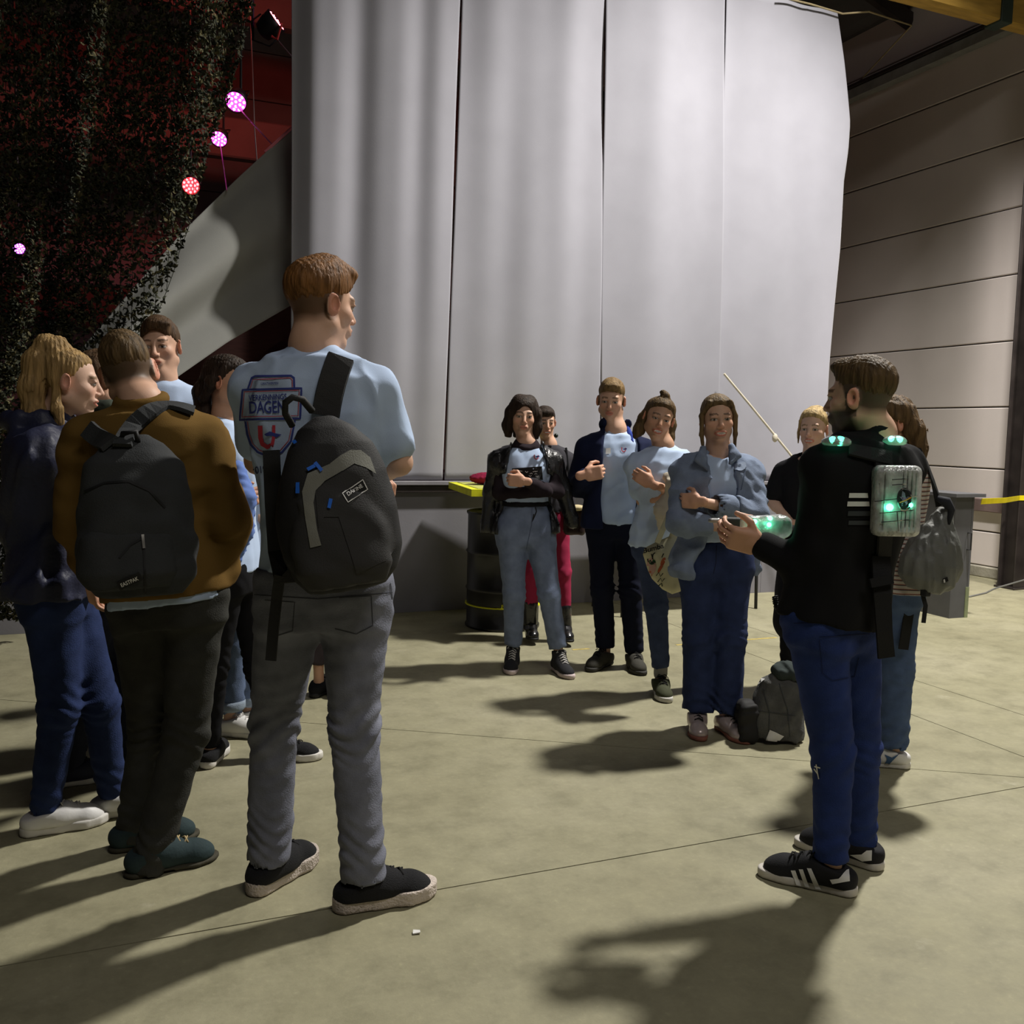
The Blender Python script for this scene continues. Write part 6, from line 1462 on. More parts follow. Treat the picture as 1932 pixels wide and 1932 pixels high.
decal('label_patch', bb, *poly2(lab, 4), bag, BLK, base, 0.004); decal('label_border', bb, *line2(lab, 1.8, True), bag, WHT, base, 0.0055)
decal('label_letters', bb, *text_fit('DAKINE', z3(690, 1368), z3(772, 1314), 7.0), bag, WHT, base, 0.006)
decal('label_letters', bb, *line2([z3(714, 1380), z3(762, 1350)], 1.0), bag, GRY, base, 0.006)
tsb = bvh_of([G_.parts['tshirt'], body])
pts, ns = on_strip(tsb, [(642, 677), (638, 690), (632, 706), (626, 724), (621, 744), (617, 764), (615, 784)], 0.004)
bmesh_obj('shoulder_strap', ribbon_bm(pts, ns, 0.080, 0.014), bag, NYG, base=base, smooth=False)
lp = [atD(*z3(*q), dG_-0.14-0.05*math.sin(i/5*math.pi)) for i, q in enumerate(((495, 895), (440, 830), (385, 818), (346, 848), (345, 905), (385, 975)))]
bmesh_obj('grab_loop', tube_bm(lp, 0.010, 6), bag, NYL, base=base, smooth=True)
hs = [atD(528, 1085, dG_-0.12), atD(522, 1130, dG_-0.10), atD(516, 1185, dG_-0.10), atD(511, 1246, dG_-0.10)]
bmesh_obj('dangling_strap', ribbon_bm(hs, [-FH]*4, 0.032, 0.004), bag, NYL, base=base)
hs = [atD(512, 850, dG_-0.02), atD(516, 950, dG_-0.04), atD(522, 1040, dG_-0.06), atD(532, 1090, dG_-0.11), atD(555, 1085, dG_-0.12), atD(568, 1060, dG_-0.12)]
bmesh_obj('side_strap', ribbon_bm(hs, [-FH]*6, 0.05, 0.008), bag, NYL, base=base)

# the brown jacket man's backpack
B_ = PEOPLE['B']; dB = B_.dh-0.13
pb = atD(262, 1092, dB-0.12); pt = atD(252, 838, dB-0.08); base = atD(255, 1125, dB-0.08)
bag = empty('backpack', base, 'plain dark grey backpack worn over the brown jacket', 'backpack')
xr = dir_cam(255, 92)
NYD = mat('dark grey canvas', (0.030, 0.032, 0.034), 0.85, var=0.15, bump=0.25, bscale=250)
body = sdf_obj('main_body', [('+', 0.03, loft(pb, pt, xr, xr, [-0.12, 0.0, 0.2, 0.6, 0.85, 1.0, 1.06], [0.12, 0.155, 0.165, 0.160, 0.135, 0.085, 0.04], [0.07, 0.10, 0.115, 0.11, 0.09, 0.06, 0.03], 2.8))], 0.008, bag, NYD, base, waves(17, 4, (0.09, 0.2)), 0.008)
pk0 = pb-FH*0.07
pocket = sdf_obj('front_pocket', [('+', 0.03, loft(pk0, pk0+(pt-pb)*0.42, xr, xr, [-0.1, 0.15, 0.8, 1.08], [0.11, 0.135, 0.13, 0.07], [0.05, 0.075, 0.06, 0.02], 2.6))], 0.008, bag, NYD, base, waves(18, 4, (0.09, 0.2)), 0.006)
bb = bvh_of([body, pocket])
def z1(x, y): return (x/2.842, 560+y/2.842)
ZP = mat('black zip tape', (0.008, 0.008, 0.009), 0.6, bump=0)
decal('zip', bb, *line2([z1(*q) for q in ((455, 1045), (560, 1000), (690, 990), (800, 1040), (885, 1130))], 4), bag, ZP, base, 0.003)
decal('zip', bb, *line2([z1(*q) for q in ((640, 1400), (700, 1330), (770, 1290), (775, 1440), (780, 1590))], 4), bag, ZP, base, 0.003)
decal('zip_pull', bb, *line2([z1(*q) for q in ((765, 1280), (772, 1350))], 5), bag, mat('steel zip pull', (0.25, 0.24, 0.22), 0.35, bump=0, metal=0.8), base, 0.007)
lab = [z1(*q) for q in ((625, 1530), (745, 1475), (765, 1515), (645, 1570))]
decal('label_patch', bb, *poly2(lab, 5), bag, BLK, base, 0.004); decal('label_letters', bb, *text_fit('EASTPAK', z1(652, 1552), z1(744, 1512), 7.0), bag, WHT, base, 0.006)
jb = bvh_of([B_.parts['jacket'], body])
for path, wd in (([(232, 846), (238, 826), (252, 806), (272, 786), (294, 774), (318, 770), (342, 774), (364, 782)], 0.055), ([(212, 842), (198, 834), (184, 824), (170, 812)], 0.06)):
    path = [tuple(np.array(path[i])*(1-t)+np.array(path[i+1])*t) for i in range(len(path)-1) for t in (0, 0.5)]+[path[-1]]; pts, ns = on_strip(jb, path, 0.008); bmesh_obj('shoulder_strap', ribbon_bm(pts, ns, wd, 0.012), bag, NYD, base=base)
bmesh_obj('grab_loop', tube_bm([atD(228, 838, dB-0.12), atD(232, 818, dB-0.14), atD(256, 814, dB-0.14), atD(262, 838, dB-0.12)], 0.009, 6), bag, ZP, base=base, smooth=True)

# the grey slouchy bag on the woman in stripes
P_p = PEOPLE['P']; dP = P_p.dh-0.20; base = atD(1752, 1125, dP)
bag = empty('slouchy_bag', base, 'slouchy grey rucksack hanging from the shoulder of the striped top', 'bag')
GB = mat('grey waxed canvas', (0.14, 0.145, 0.135), 0.55, var=0.2, bump=0.2, bscale=120, spec=0.4)
ax_t = atD(1782, 965, dP); ax_b = atD(1748, 1095, dP-0.02)
body = sdf_obj('bag_body', [('+', 0.04, loft(ax_b, ax_t, RH, RH, [-0.15, 0.0, 0.25, 0.55, 0.85, 1.05], [0.07, 0.115, 0.130, 0.105, 0.055, 0.03], [0.06, 0.09, 0.10, 0.085, 0.05, 0.03], 2.2))], 0.007, bag, GB, base, waves(29, 4, (0.09, 0.18), (0.8, 0.8, 2.2), True), 0.010)
bb = bvh_of([body])
bmesh_obj('shoulder_strap', ribbon_bm([atD(1712, 852, P_p.dh-0.09), atD(1733, 850, P_p.dh-0.10), atD(1746, 870, dP+0.04), atD(1758, 905, dP), atD(1772, 955, dP-0.01)], [-FH+np.array([0, 0, .8]), -FH+np.array([0, 0, .6]), -FH+RH, -FH+RH, -FH], 0.030, 0.006), bag, BLK, base=base)
bmesh_obj('drawstring_collar', tube_bm([atD(1768, 940, dP-0.03), atD(1785, 946, dP-0.045), atD(1794, 962, dP-0.03), atD(1788, 990, dP-0.04)], [0.012, 0.022, 0.018, 0.010], 8), bag, mat('dark strap web', (0.02, 0.022, 0.03), 0.8), base=base, smooth=True)
bmesh_obj('tail_strap', ribbon_bm([atD(1740, 1100, dP-0.04), atD(1742, 1128, dP-0.05), atD(1746, 1142, dP-0.05), atD(1742, 1175, dP-0.05)], [-FH]*4, 0.018, 0.005), bag, BLK, base=base)
bmesh_obj('long_strap', ribbon_bm([atD(1712, 1055, dP+0.06), atD(1702, 1100, dP+0.05), atD(1714, 1160, dP+0.06), atD(1704, 1225, dP+0.06)], [-FH]*4, 0.045, 0.006), bag, BLK, base=base)
bmesh_obj('buckle', bbox_bm(atD(1746, 1118, dP-0.06)-0.016, atD(1746, 1118, dP-0.06)+0.016, 0.004), bag, ZP, base=base)
decal('side_tag', bb, *poly2([(1778, 1092), (1786, 1088), (1788, 1096), (1780, 1100)]), bag, BLK, base, 0.005); decal('side_tag', bb, *poly2([(1780, 1093), (1783, 1092), (1784, 1098), (1781, 1099)]), bag, WHT, base, 0.007)

# cream tote bag
L_p = PEOPLE['L']; dL = L_p.dh-0.34; base = atD(1255, 1118, dL)
bag = empty('tote_bag', base, 'cream cotton tote bag with coloured drawings hanging from folded arms', 'tote bag')
TOT = cotton('cream cotton tote', (0.60, 0.56, 0.36))
tote = pillow('bag_body', [(1262, 1012), (1276, 975), (1290, 985), (1294, 1040), (1292, 1085), (1284, 1116), (1268, 1121), (1250, 1112), (1238, 1100), (1230, 1092), (1222, 1075), (1213, 1046), (1216, 1034), (1235, 1024)], dL, 0.10, TOT, bag, base, 5, 0.016, 6.0)
bmesh_obj('handle', ribbon_bm([atD(1240, 1024, dL-0.03), atD(1250, 1000, dL-0.04), atD(1262, 972, dL-0.03), atD(1276, 948, dL+0.02)], [-FH]*4, 0.03, 0.004), bag, TOT, base=base)
bmesh_obj('handle', ribbon_bm([atD(1284, 990, dL+0.02), atD(1284, 965, dL+0.03), atD(1280, 948, dL+0.05)], [-FH]*3, 0.03, 0.004), bag, TOT, base=base)
bb = bvh_of([tote])
decal('print_letters', bb, *text_fit('Bumba', (1214, 1044), (1253, 1034), 9.0, shear=0.15), bag, BLK, base, 0.003)
PG = mat('green print', (0.03, 0.09, 0.03), 0.9, bump=0); PO = mat('orange red print', (0.42, 0.10, 0.04), 0.9, bump=0); PP_ = mat('pink print', (0.55, 0.34, 0.28), 0.9, bump=0)
def blob(cx, cy, rx, ry, n=10, rot=0): return [(cx+rx*math.cos(a)*math.cos(rot)-ry*math.sin(a)*math.sin(rot), cy+rx*math.cos(a)*math.sin(rot)+ry*math.sin(a)*math.cos(rot)) for a in np.arange(n)*2*math.pi/n]
for q, m_ in ((blob(1229, 1068, 9, 16), PP_), (blob(1251, 1060, 4, 9, rot=0.4), PO), (blob(1246, 1072, 3, 10, rot=0.5), PO), (blob(1231, 1060, 6.5, 5.5), PG), (blob(1228, 1082, 3, 6, rot=-0.3), PO)): decal('print_drawing', bb, *poly2(q, 5), bag, m_, base, 0.003)
for q in ([(1231, 1055), (1232, 1046), (1236, 1043)], [(1232, 1054), (1229, 1045)], [(1227, 1058), (1235, 1064)], [(1227, 1064), (1236, 1059)], [(1249, 1052), (1252, 1044)], [(1222, 1054), (1224, 1060)], [(1238, 1086), (1243, 1080), (1246, 1087), (1251, 1081)], [(1241, 1097), (1246, 1090), (1249, 1097), (1254, 1091)], [(1243, 1104), (1248, 1100), (1250, 1106)], [(1219, 1075), (1224, 1080), (1220, 1085)]): decal('print_drawing', bb, *line2(q, 1.7), bag, BLK, base, 0.0045)

# grey bag standing on the floor
gf = ground(1462, 1396); dF = gf@FH; base = gf
bag = empty('floor_bag', base, 'grey checked rucksack standing on the floor by the bearded man', 'bag')
FB = mat('grey check canvas', (0.085, 0.085, 0.08), 0.85, var=0.25, scale=18, bump=0.4, bscale=160)
z_ = np.array([0, 0, 1.0]); c0 = gf
body = sdf_obj('bag_body', [('+', 0.04, loft(c0+z_*0.02-RH*0.01, c0+z_*0.32+RH*0.02, RH, RH, [0.0, 0.2, 0.6, 0.9, 1.05], [0.145, 0.150, 0.125, 0.10, 0.05], [0.09, 0.10, 0.09, 0.07, 0.03], 2.6)), ('&', 0.01, half((0, 0, 0.003), (0, 0, -1)))], 0.007, bag, FB, base, waves(37, 4, (0.12, 0.25), (1, 1, 1.4), True), 0.012)
sdf_obj('jumper_on_top', [('+', 0.04, ell(c0+z_*0.345+RH*0.045, (0.085, 0.07, 0.045))), ('+', 0.03, ell(c0+z_*0.33+RH*0.12, (0.05, 0.05, 0.04)))], 0.007, bag, cotton('dark grey green fleece', (0.04, 0.05, 0.048)), base, waves(38, 4, (0.05, 0.1)), 0.012)
sdf_obj('side_pocket', [('+', 0.03, rbox(c0+z_*0.10-RH*0.15-FH*0.03, (0.045, 0.07, 0.10), 0.03, np.array([RH, FH, z_])))], 0.007, bag, NYL, base, waves(39, 4, (0.05, 0.1)), 0.008)
bb = bvh_of([body])
decal('white_trim', bb, *poly2([(1412, 1290), (1430, 1278), (1444, 1282), (1420, 1302)], 5), bag, WHT, base, 0.004)
decal('paper_tag', bb, *poly2([(1446, 1396), (1452, 1376), (1478, 1388), (1468, 1398)], 5), bag, WHT, base, 0.006)
for q in ([(1440, 1300), (1452, 1345), (1450, 1390)], [(1470, 1290), (1486, 1340), (1490, 1390)], [(1425, 1340), (1500, 1350)]): decal('check_line', bb, *line2(q, 1.2), bag, GRY, base, 0.004)

# ------------------------------------------------------------------ laser tag gear
O_ = PEOPLE['O']; LEDG = mat('green diode', (0.02, 0.3, 0.15), 0.4, bump=0, emit=(0.10, 1.0, 0.52), emit_s=8)
CLR = mat('clear silvery plastic', (0.78, 0.80, 0.78), 0.18, var=0.35, scale=30, bump=0.5, bscale=45, trans=0.55, spec=0.7, metal=0.0, coat=0.5); FOIL = mat('silver innards', (0.68, 0.70, 0.68), 0.3, metal=0.7, var=0.5, scale=60, bump=0.6, bscale=70)
base = atD(1690, 950, O_.dh-0.05)
pod = empty('sensor_vest', base, 'laser tag sensor vest with clear plastic pods glowing green', 'vest')
sb_ = bvh_of([O_.parts['sweater']])
def pod_box(c, ax, half_, nm='pod_shell'):
    s1_ = sdf_obj(nm, [('+', 0.02, rbox(c, half_, 0.022, ax)), ('-', 0.004, rbox(c-ax[1]*0.0, half_-np.array([0.006, 0.006, 0.006]), 0.018, ax))], 0.0055, pod, CLR, base)
    sdf_obj('pod_board', [('+', 0.01, rbox(c+ax[1]*half_[1]*0.25, half_*np.array([0.82, 0.45, 0.86]), 0.012, ax))], 0.006, pod, FOIL, base, waves(3, 3, (0.02, 0.05)), 0.003)
    return s1_
nb = dir_cam(1690, 20)                                        # outward normal of his back
pc_, pn_ = hit(sb_, 1672, 945)
pc_ = atD(1690, 945, (pc_@FH)-0.035) if pc_ is not None else atD(1690, 945, O_.dh-0.1)
zt = nrm(np.array([0, 0, 1.0])-0.02*RH); xa_ = nrm(np.cross(nb, zt)); ax = np.array([xa_, nb, zt])
shell = pod_box(pc_, ax, np.array([0.070, 0.034, 0.108]))
def led(p_, r=0.009, nm='diode'):
    bm = bmesh.new(); bmesh.ops.create_icosphere(bm, subdivisions=2, radius=r, matrix=Matrix.Translation(Vector(p_))); return bmesh_obj(nm, bm, pod, LEDG, smooth=True, base=base)
def glow(p_, e): lamp('diode_glow', 'POINT', p_, e, (0.15, 1.0, 0.55), size=0.02)
bp_ = bvh_of([shell])
for x, y, r in ((1678, 957, 0.011), (1718, 953, 0.008)):
    h1, n1 = hit(bp_, x, y)
    if h1 is not None: led(h1+n1*0.002, r); glow(h1+n1*0.03, 0.015)
def ell2(cx, cy, rx, ry, n=24): return [(cx+rx*math.cos(a), cy+ry*math.sin(a)) for a in np.arange(n)*2*math.pi/n]
decal('emblem_disc', bp_, *poly2(ell2(1705, 942, 12, 19), 5), pod, BLK, base, 0.004); decal('emblem_rim', bp_, *line2(ell2(1705, 942, 13, 21), 2.2, True), pod, mat('chrome rim', (0.6, 0.6, 0.6), 0.15, metal=1.0, bump=0), base, 0.005)
star = []
for i in range(10):
    a = -math.pi/2+i*math.pi/5; r_ = 1.0 if i % 2 == 0 else 0.32; star.append((1705+10*r_*math.cos(a), 942+16*r_*math.sin(a)))
decal('emblem_star', bp_, *poly2(star, 4), pod, mat('violet grey enamel', (0.25, 0.2, 0.3), 0.4, bump=0), base, 0.0065)
decal('emblem_star', bp_, *line2([(1695, 948), (1706, 944), (1716, 938)], 2.2), pod, mat('orange enamel', (0.6, 0.25, 0.06), 0.4, bump=0), base, 0.008)
for q in ([(1652, 946), (1730, 936)], [(1660, 968), (1726, 962)], [(1662, 985), (1722, 980)], [(1692, 966), (1694, 1002)], [(1682, 905), (1712, 903), (1712, 913), (1682, 915)]): decal('moulded_rib', bp_, *line2(q, 1.6), pod, MATS['chrome rim'], base, 0.004)
for (x, y, w_) in ((1578, 834, 0.045), (1688, 833, 0.036)):
    h1, n1 = hit(sb_, x-4, 862)
    c = atD(x, y, (h1@FH)+0.03 if h1 is not None else O_.dh)
    sdf_obj('shoulder_pod', [('+', 0.01, ell(c, (w_, w_, 0.020))), ('&', 0.005, half(c-np.array([0, 0, 0.012]), (0, 0, -1)))], 0.005, pod, CLR, base)
    for dx in (-0.018, 0.006): led(c+RH*dx-FH*0.018+np.array([0, 0, 0.008]), 0.009)
    glow(c-FH*0.05+np.array([0, 0, 0.035]), 0.006)
# webbing of the vest
VW = mat('black webbing', (0.010, 0.010, 0.011), 0.75, bump=0.2, bscale=200)
for path, wd in (([(1660, 870), (1664, 900)], 0.05), ([(1668, 1000), (1664, 1040), (1660, 1100), (1662, 1150)], 0.07), ([(1600, 850), (1640, 858), (1680, 866)], 0.05)):
    pts, ns = on_strip(sb_, path, 0.004)
    if len(pts) > 1: bmesh_obj('webbing', ribbon_bm(pts, ns, wd, 0.006), pod, VW, base=base)
q0 = atD(1660, 1060, O_.dh-0.16)
bmesh_obj('hanging_strap', ribbon_bm([atD(1662, 1050, O_.dh-0.14), atD(1664, 1120, O_.dh-0.17), atD(1668, 1190, O_.dh-0.17), atD(1672, 1240, O_.dh-0.16)], [-FH]*4, [0.062, 0.058, 0.052, 0.055], 0.006), pod, VW, base=base)
bmesh_obj('strap_buckle', ribbon_bm([atD(1660, 1088, O_.dh-0.175), atD(1664, 1105, O_.dh-0.18)], [-FH]*2, 0.075, 0.010), pod, ZP, base=base)
# coiled cable of the vest
hx = []
ctr = [atD(1462, 1125, O_.dh+0.05), atD(1464, 1142, O_.dh+0.04), atD(1474, 1155, O_.dh+0.02), atD(1488, 1153, O_.dh), atD(1502, 1146, O_.dh-0.02)]
for i in range(120):
    t = i/119*(len(ctr)-1); k_ = min(int(t), len(ctr)-2); f_ = t-k_; p_ = ctr[k_]*(1-f_)+ctr[k_+1]*f_; a = i*0.95
    tn = nrm(ctr[k_+1]-ctr[k_]); u_ = nrm(np.cross(tn, FH)); hx.append(p_+0.008*(u_*math.cos(a)+np.cross(tn, u_)*math.sin(a)))
bmesh_obj('coiled_cable', tube_bm(hx, 0.0028, 5), pod, B_rub, base=base, smooth=True)
# the blaster in his hands
dg = O_.dh+0.13; base = atD(1430, 1015, dg)
gun = empty('laser_blaster', base, 'clear plastic laser blaster glowing green in the hands of the bearded man', 'blaster')
ga = np.array([nrm(RH*0.99+FH*0.1), FH, [0, 0, 1.0]])
gc = atD(1440, 993, dg)
sh_ = sdf_obj('clear_shell', [('+', 0.02, rbox(gc, (0.088, 0.032, 0.036), 0.022, ga)), ('+', 0.02, ell(gc+RH*0.05, (0.05, 0.034, 0.038)))], 0.005, gun, CLR, base, waves(9, 3, (0.02, 0.05)), 0.002)
sdf_obj('circuit_board', [('+', 0.01, rbox(gc, (0.06, 0.012, 0.02), 0.008, ga))], 0.005, gun, FOIL, base)
sdf_obj('black_barrel', [('+', 0.01, rbox(atD(1378, 986, dg), (0.040, 0.020, 0.018), 0.010, ga)), ('+', 0.015, rbox(atD(1384, 1010, dg), (0.022, 0.018, 0.030), 0.012, ga))], 0.005, gun, B_rub, base)
sdf_obj('muzzle', [('+', 0.004, cone(atD(1356, 982, dg), atD(1340, 982, dg), 0.008, 0.008))], 0.004, gun, mat('grey metal', (0.3, 0.3, 0.3), 0.35, metal=0.7, bump=0), base)
bq = bvh_of([sh_])
for x, y in ((1421, 994), (1424, 984), (1451, 990), (1453, 978)):
    h1, n1 = hit(bq, x, y)
    if h1 is not None:
        bm = bmesh.new(); bmesh.ops.create_icosphere(bm, subdivisions=2, radius=0.008, matrix=Matrix.Translation(Vector(h1))); bmesh_obj('diode', bm, gun, LEDG, smooth=True, base=base)
for x in (1422, 1452):
    h1, n1 = hit(bq, x, 988)
    if h1 is not None: glow(h1+n1*0.03+np.array([0, 0, 0.01]), 0.025)
# wrist bands
O_.cloth('wrist_watch', [('+', 0.004, ring(O_.J['wrL']+nrm(O_.J['elL']-O_.J['wrL'])*0.012, O_.J['elL']-O_.J['wrL'], 0.030, 0.007))], mat('dark steel strap', (0.08, 0.075, 0.06), 0.3, metal=0.7, bump=0), 0, 1, h=0.004)
M_ = PEOPLE['M']; M_.cloth('bracelet', [('+', 0.002, ring(M_.J['wrL']+nrm(M_.J['elL']-M_.J['wrL'])*0.02, M_.J['elL']-M_.J['wrL'], 0.026, 0.003))], mat('pale cord', (0.6, 0.55, 0.5), 0.7, bump=0), 0, 1, h=0.004)
print('gear', round(time.time()-T0, 1), 'tris', TRI[0])
# ------------------------------------------------------------------ furniture and small things of the hall
DC = np.array([2.74, 6.60, 0.0]); YEL = mat('fluorescent yellow lacquer', (0.72, 0.72, 0.02), 0.5, bump=0.03)
dr = empty('oil_drum', DC, 'black oil drum with yellow stencilled letters under the yellow table top', 'drum')
DRM = mat('black drum paint', (0.012, 0.012, 0.012), 0.35, var=0.3, bump=0.06, spec=0.5)
bmesh_obj('shell', lathe_bm([(0.27, 0.0), (0.285, 0.005), (0.285, 0.02), (0.276, 0.03), (0.276, 0.28), (0.288, 0.295), (0.276, 0.31), (0.276, 0.56), (0.288, 0.575), (0.276, 0.59), (0.276, 0.85), (0.286, 0.86), (0.286, 0.875), (0.27, 0.88), (0.268, 0.865)], (0, 0, 0), 40), dr, DRM, smooth=True)
bmesh_obj('lid', lathe_bm([(0.268, 0.858), (0.05, 0.862)], (0, 0, 0), 40), dr, DRM)
bmesh_obj('yellow_band', lathe_bm([(0.2885, 0.170), (0.2885, 0.180)], (0, 0, 0), 40), dr, YEL)
sh_ = [c for c in dr.children if c.name.startswith('shell')][0]; bd = bvh_of([sh_])
for txt, a, b in (('PAS', (945, 1148), (968, 1149)), ('EWEG', (1000, 1145), (1020, 1143))): decal('stencil_letters', bd, *text_fit(txt, a, b, 7), sh_, YEL, DC, 0.003)
tt = empty('bar_table_top', (DC[0], DC[1], 0.88), 'square yellow table top on a thin pole above the drum', 'table')
a0 = ground(890, 920, 1.07); 
_bx = np.array([0.988, -0.156, 0]); _by = np.array([0.156, 0.988, 0]); _tc = np.array([2.86, 6.62, 0.88])-np.array([DC[0], DC[1], 0.88])
bm = bmesh.new(); obox(bm, _tc+np.array([0, 0, 0.160]), (_bx, _by, (0, 0, 1)), (0.46, 0.46, 0.025)); bmesh_obj('top', bm, tt, YEL)
bm = bmesh.new(); obox(bm, _tc+np.array([0, 0, 0.187]), (_bx, _by, (0, 0, 1)), (0.40, 0.40, 0.0015)); bmesh_obj('inlay', bm, tt, mat('dull yellow board', (0.45, 0.46, 0.12), 0.7))
for dx, dy in ((-0.12, -0.12), (0.12, -0.12), (-0.12, 0.12), (0.12, 0.12)): bmesh_obj('post', tube_bm([(dx, dy, -0.016), (dx, dy, 0.135)], 0.012, 8), tt, mat('pinkish steel', (0.3, 0.2, 0.2), 0.4, metal=0.5, bump=0))
rb = atD(896, 909, (np.array([2.52, 6.50, 0])@FH)); rb = np.array([2.66, 6.75, 1.0692])
o = sdf_obj('folded_cloth', [('+', 0.04, ell(rb+np.array([0, 0, 0.045]), (0.15, 0.12, 0.05))), ('+', 0.03, ell(rb+np.array([0.12, 0.02, 0.05]), (0.10, 0.10, 0.048))), ('&', 0.01, half(rb+np.array([0, 0, 0.003]), (0, 0, -1)))], 0.008, None, cotton('maroon cloth', (0.20, 0.012, 0.04)), rb, waves(45, 4, (0.05, 0.12), (1, 1, 1), True), 0.010); o.location = rb
tag(o, 'crumpled maroon cloth lying on the yellow table top', 'cloth')

# folding table behind the group
ft = empty('folding_table', (4.45, 6.85, 0), 'folding table with bent black steel legs behind the group', 'table')
bmesh_obj('top', bbox_bm((-0.78, -0.3, 0.715), (0.78, 0.3, 0.745), 0.008), ft, mat('pale grey table top', (0.45, 0.45, 0.44), 0.6))
LEG = mat('black table leg', (0.018, 0.018, 0.018), 0.45, bump=0)
for sx in (-1, 1):
    for sy in (-1, 1): bmesh_obj('leg', tube_bm([(sx*0.64, sy*0.17, 0.715), (sx*0.64, sy*0.17, 0.42), (sx*0.66, sy*0.24, 0.28), (sx*0.66, sy*0.25, 0.0)], 0.014, 8), ft, LEG, smooth=True)
    bmesh_obj('crossbar', tube_bm([(sx*0.64, -0.17, 0.45), (sx*0.64, 0.17, 0.45)], 0.010, 8), ft, LEG)

# grey counter before the wall
ca, cb, ce = ground(1790, 1167), ground(1725, 1151), ground(1807, 1161)
cab = empty('bar_counter', ca, 'dark grey bar counter with a projecting top beside the yellow tape', 'counter')
CG = mat('dark grey counter paint', (0.10, 0.10, 0.105), 0.6, var=0.08, bump=0.04); CE = mat('greenish raw edge', (0.22, 0.25, 0.14), 0.7)
u = nrm(cb-ca); v = nrm(np.cross((0, 0, 1), u)); v = v if v@(ce-ca) > 0 else -v; wdt = 0.20
def ob(nm, c, h_, mt): bm = bmesh.new(); obox(bm, c, (u, v, (0, 0, 1)), h_); bmesh.ops.recalc_face_normals(bm, faces=bm.faces); bmesh_obj(nm, bm, cab, mt)
ob('front_panel', u*0.62+np.array([0, 0, 0.51])+v*0.011, (0.62, 0.010, 0.51), CG)
ob('end_panel', v*(wdt/2)+u*0.011+np.array([0, 0, 0.51]), (0.010, wdt/2-0.022, 0.51), CG)
ob('raw_edge', v*(wdt-0.02)-u*0.002+np.array([0, 0, 0.13]), (0.004, 0.018, 0.13), CE)
ob('back_panel', u*0.62+v*(wdt-0.01)+np.array([0, 0, 0.51]), (0.62, 0.010, 0.51), CG)
ob('counter_top', u*0.61+v*0.11+np.array([0, 0, 1.035]), (0.66, 0.16, 0.014), CG)
bm = tube_bm([v*0.15-u*0.0+np.array([0, 0, 0.72]), v*0.15-u*0.04+np.array([0, 0, 0.72]), v*0.15-u*0.04+np.array([0, 0, 0.58]), v*0.15-u*0.0+np.array([0, 0, 0.58])], 0.006, 6); bmesh_obj('latch', bm, cab, LEG)

# yellow barrier tape, cable, sign
tp = np.array([ca[0], ca[1], 0])-u*0.03+v*0.24
pcol = np.array([pc[0], pc[1], 0])
bmesh_obj_t = bmesh_obj('barrier_tape', ribbon_bm([tp+np.array([0, 0, 0.985]), (tp+pcol)/2+np.array([0, 0, 0.95]), pcol+np.array([-0.09, -0.006, 0.93]), pcol+np.array([0.085, -0.006, 0.93]), np.array([XW-0.03, 5.2, 0.95])], [(-0.6, -0.8, 0)]*5, 0.050, 0.001), None, mat('yellow tape', (0.75, 0.62, 0.01), 0.5, bump=0))
tag(bmesh_obj_t, 'yellow barrier tape stretched from the counter past the steel column', 'tape')
fc = [ground(1795, 1128), ground(1830, 1127), ground(1860, 1120), ground(1876, 1112)]
cbl = [p_+np.array([0, 0, 0.008]) for p_ in fc]+[np.array([XW-0.3, pc[1]-0.35, 0.25]), np.array([XW-0.04, pc[1]-0.9, 0.9])]
tag(bmesh_obj('floor_cable', tube_bm(cbl, 0.008, 6), None, mat('grey cable', (0.16, 0.16, 0.15), 0.6, bump=0)), 'thin grey cable running along the floor up past the column', 'cable')
yf = pc[1]-0.001
sg = empty('exit_sign', np.array([pc[0]+0.025, yf, onY(1912, 797, yf)[2]]), 'small green exit sign with a white arrow on the steel column', 'sign')
sc_ = np.array(sg.location)
GS = mat('green sign', (0.02, 0.30, 0.07), 0.5, bump=0)
hw = 0.047
bmesh_obj('plate', bbox_bm((-hw, -0.004, -hw), (hw, 0.0, hw), 0.001), sg, GS)
bm = bmesh.new()
def flat(bm, pts, y=-0.0052): bm.faces.new([bm.verts.new((a*hw, y, b*hw)) for a, b in pts])
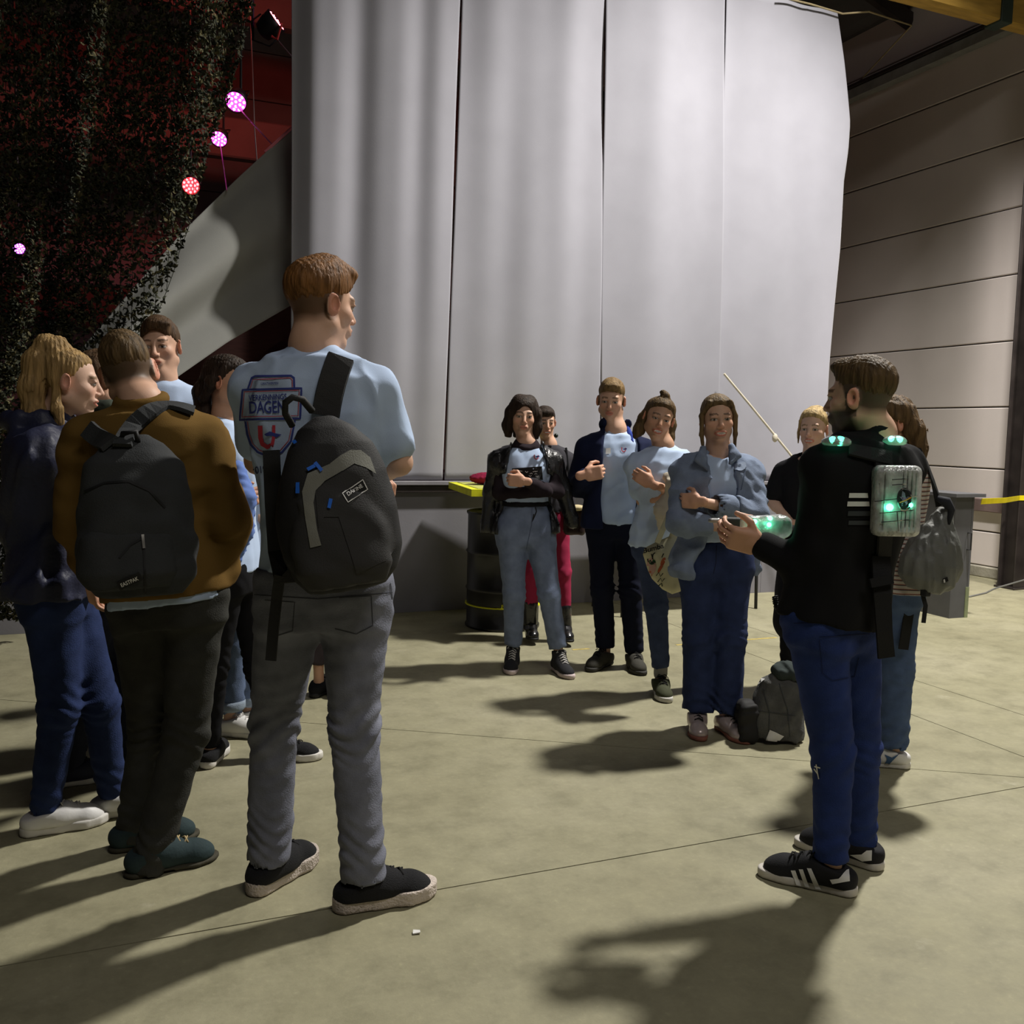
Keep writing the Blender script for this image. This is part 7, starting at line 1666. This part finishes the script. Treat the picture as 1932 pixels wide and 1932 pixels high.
flat(bm, [(-0.85, 0), (-0.2, 0.75), (-0.2, 0.55), (-0.45, 0.25), (-0.45, -0.25), (-0.2, -0.55), (-0.2, -0.75)])
flat(bm, [(-0.2, 0.75), (0.75, 0.75), (0.75, -0.75), (-0.2, -0.75), (-0.2, -0.55), (0.5, -0.55), (0.5, 0.55), (-0.2, 0.55)])
flat(bm, [(-0.45, 0.14), (0.2, 0.14), (0.2, -0.14), (-0.45, -0.14)])
bmesh_obj('pictogram', bm, sg, WHT)
# concrete drip stain / wall ledge piece at the foot of the wall
bmesh_obj_w = bmesh_obj('skirting_strip', bbox_bm((XW-0.075, 8.05, 0.119), (XW-0.052, 9.5, 0.15), 0.003), None, mat('grey metal strip', (0.30, 0.30, 0.28), 0.5)); tag(bmesh_obj_w, 'grey metal strip lying along the foot of the panelled wall', 'strip')
# paper scrap and floor line
ps = ground(785, 1761); bm = bmesh.new(); bm.faces.new([bm.verts.new(Vector(q)) for q in ((-0.012, -0.006, 0.002), (0.010, -0.010, 0.004), (0.014, 0.006, 0.002), (-0.006, 0.010, 0.005))])
r_ = bmesh.ops.extrude_face_region(bm, geom=bm.faces[:]); bmesh.ops.translate(bm, verts=[v_ for v_ in r_['geom'] if isinstance(v_, bmesh.types.BMVert)], vec=(0, 0, 0.003))
o = bmesh_obj('paper_scrap', bm, None, WHT); o.location = ps; tag(o, 'tiny white paper scrap on the concrete in the foreground', 'scrap')
fl_ = [o for o in bpy.data.objects if o.name == 'floor'][0]
LY = mat('faded yellow line paint', (0.46, 0.36, 0.11), 0.8, var=0.3, scale=30)
for a, b in (((1080, 1226), (1112, 1224)), ((1276, 1217), (1345, 1212)), ((1408, 1207), (1465, 1203))):
    p_, q_ = ground(*a), ground(*b); bmesh_obj('painted_line', ribbon_bm([p_+np.array([0, 0, 0.0006]), q_+np.array([0, 0, 0.0006])], [(0, 0, 1)]*2, 0.028, 0.0008), fl_, LY)
print('all', round(time.time()-T0, 1), 'tris', TRI[0])
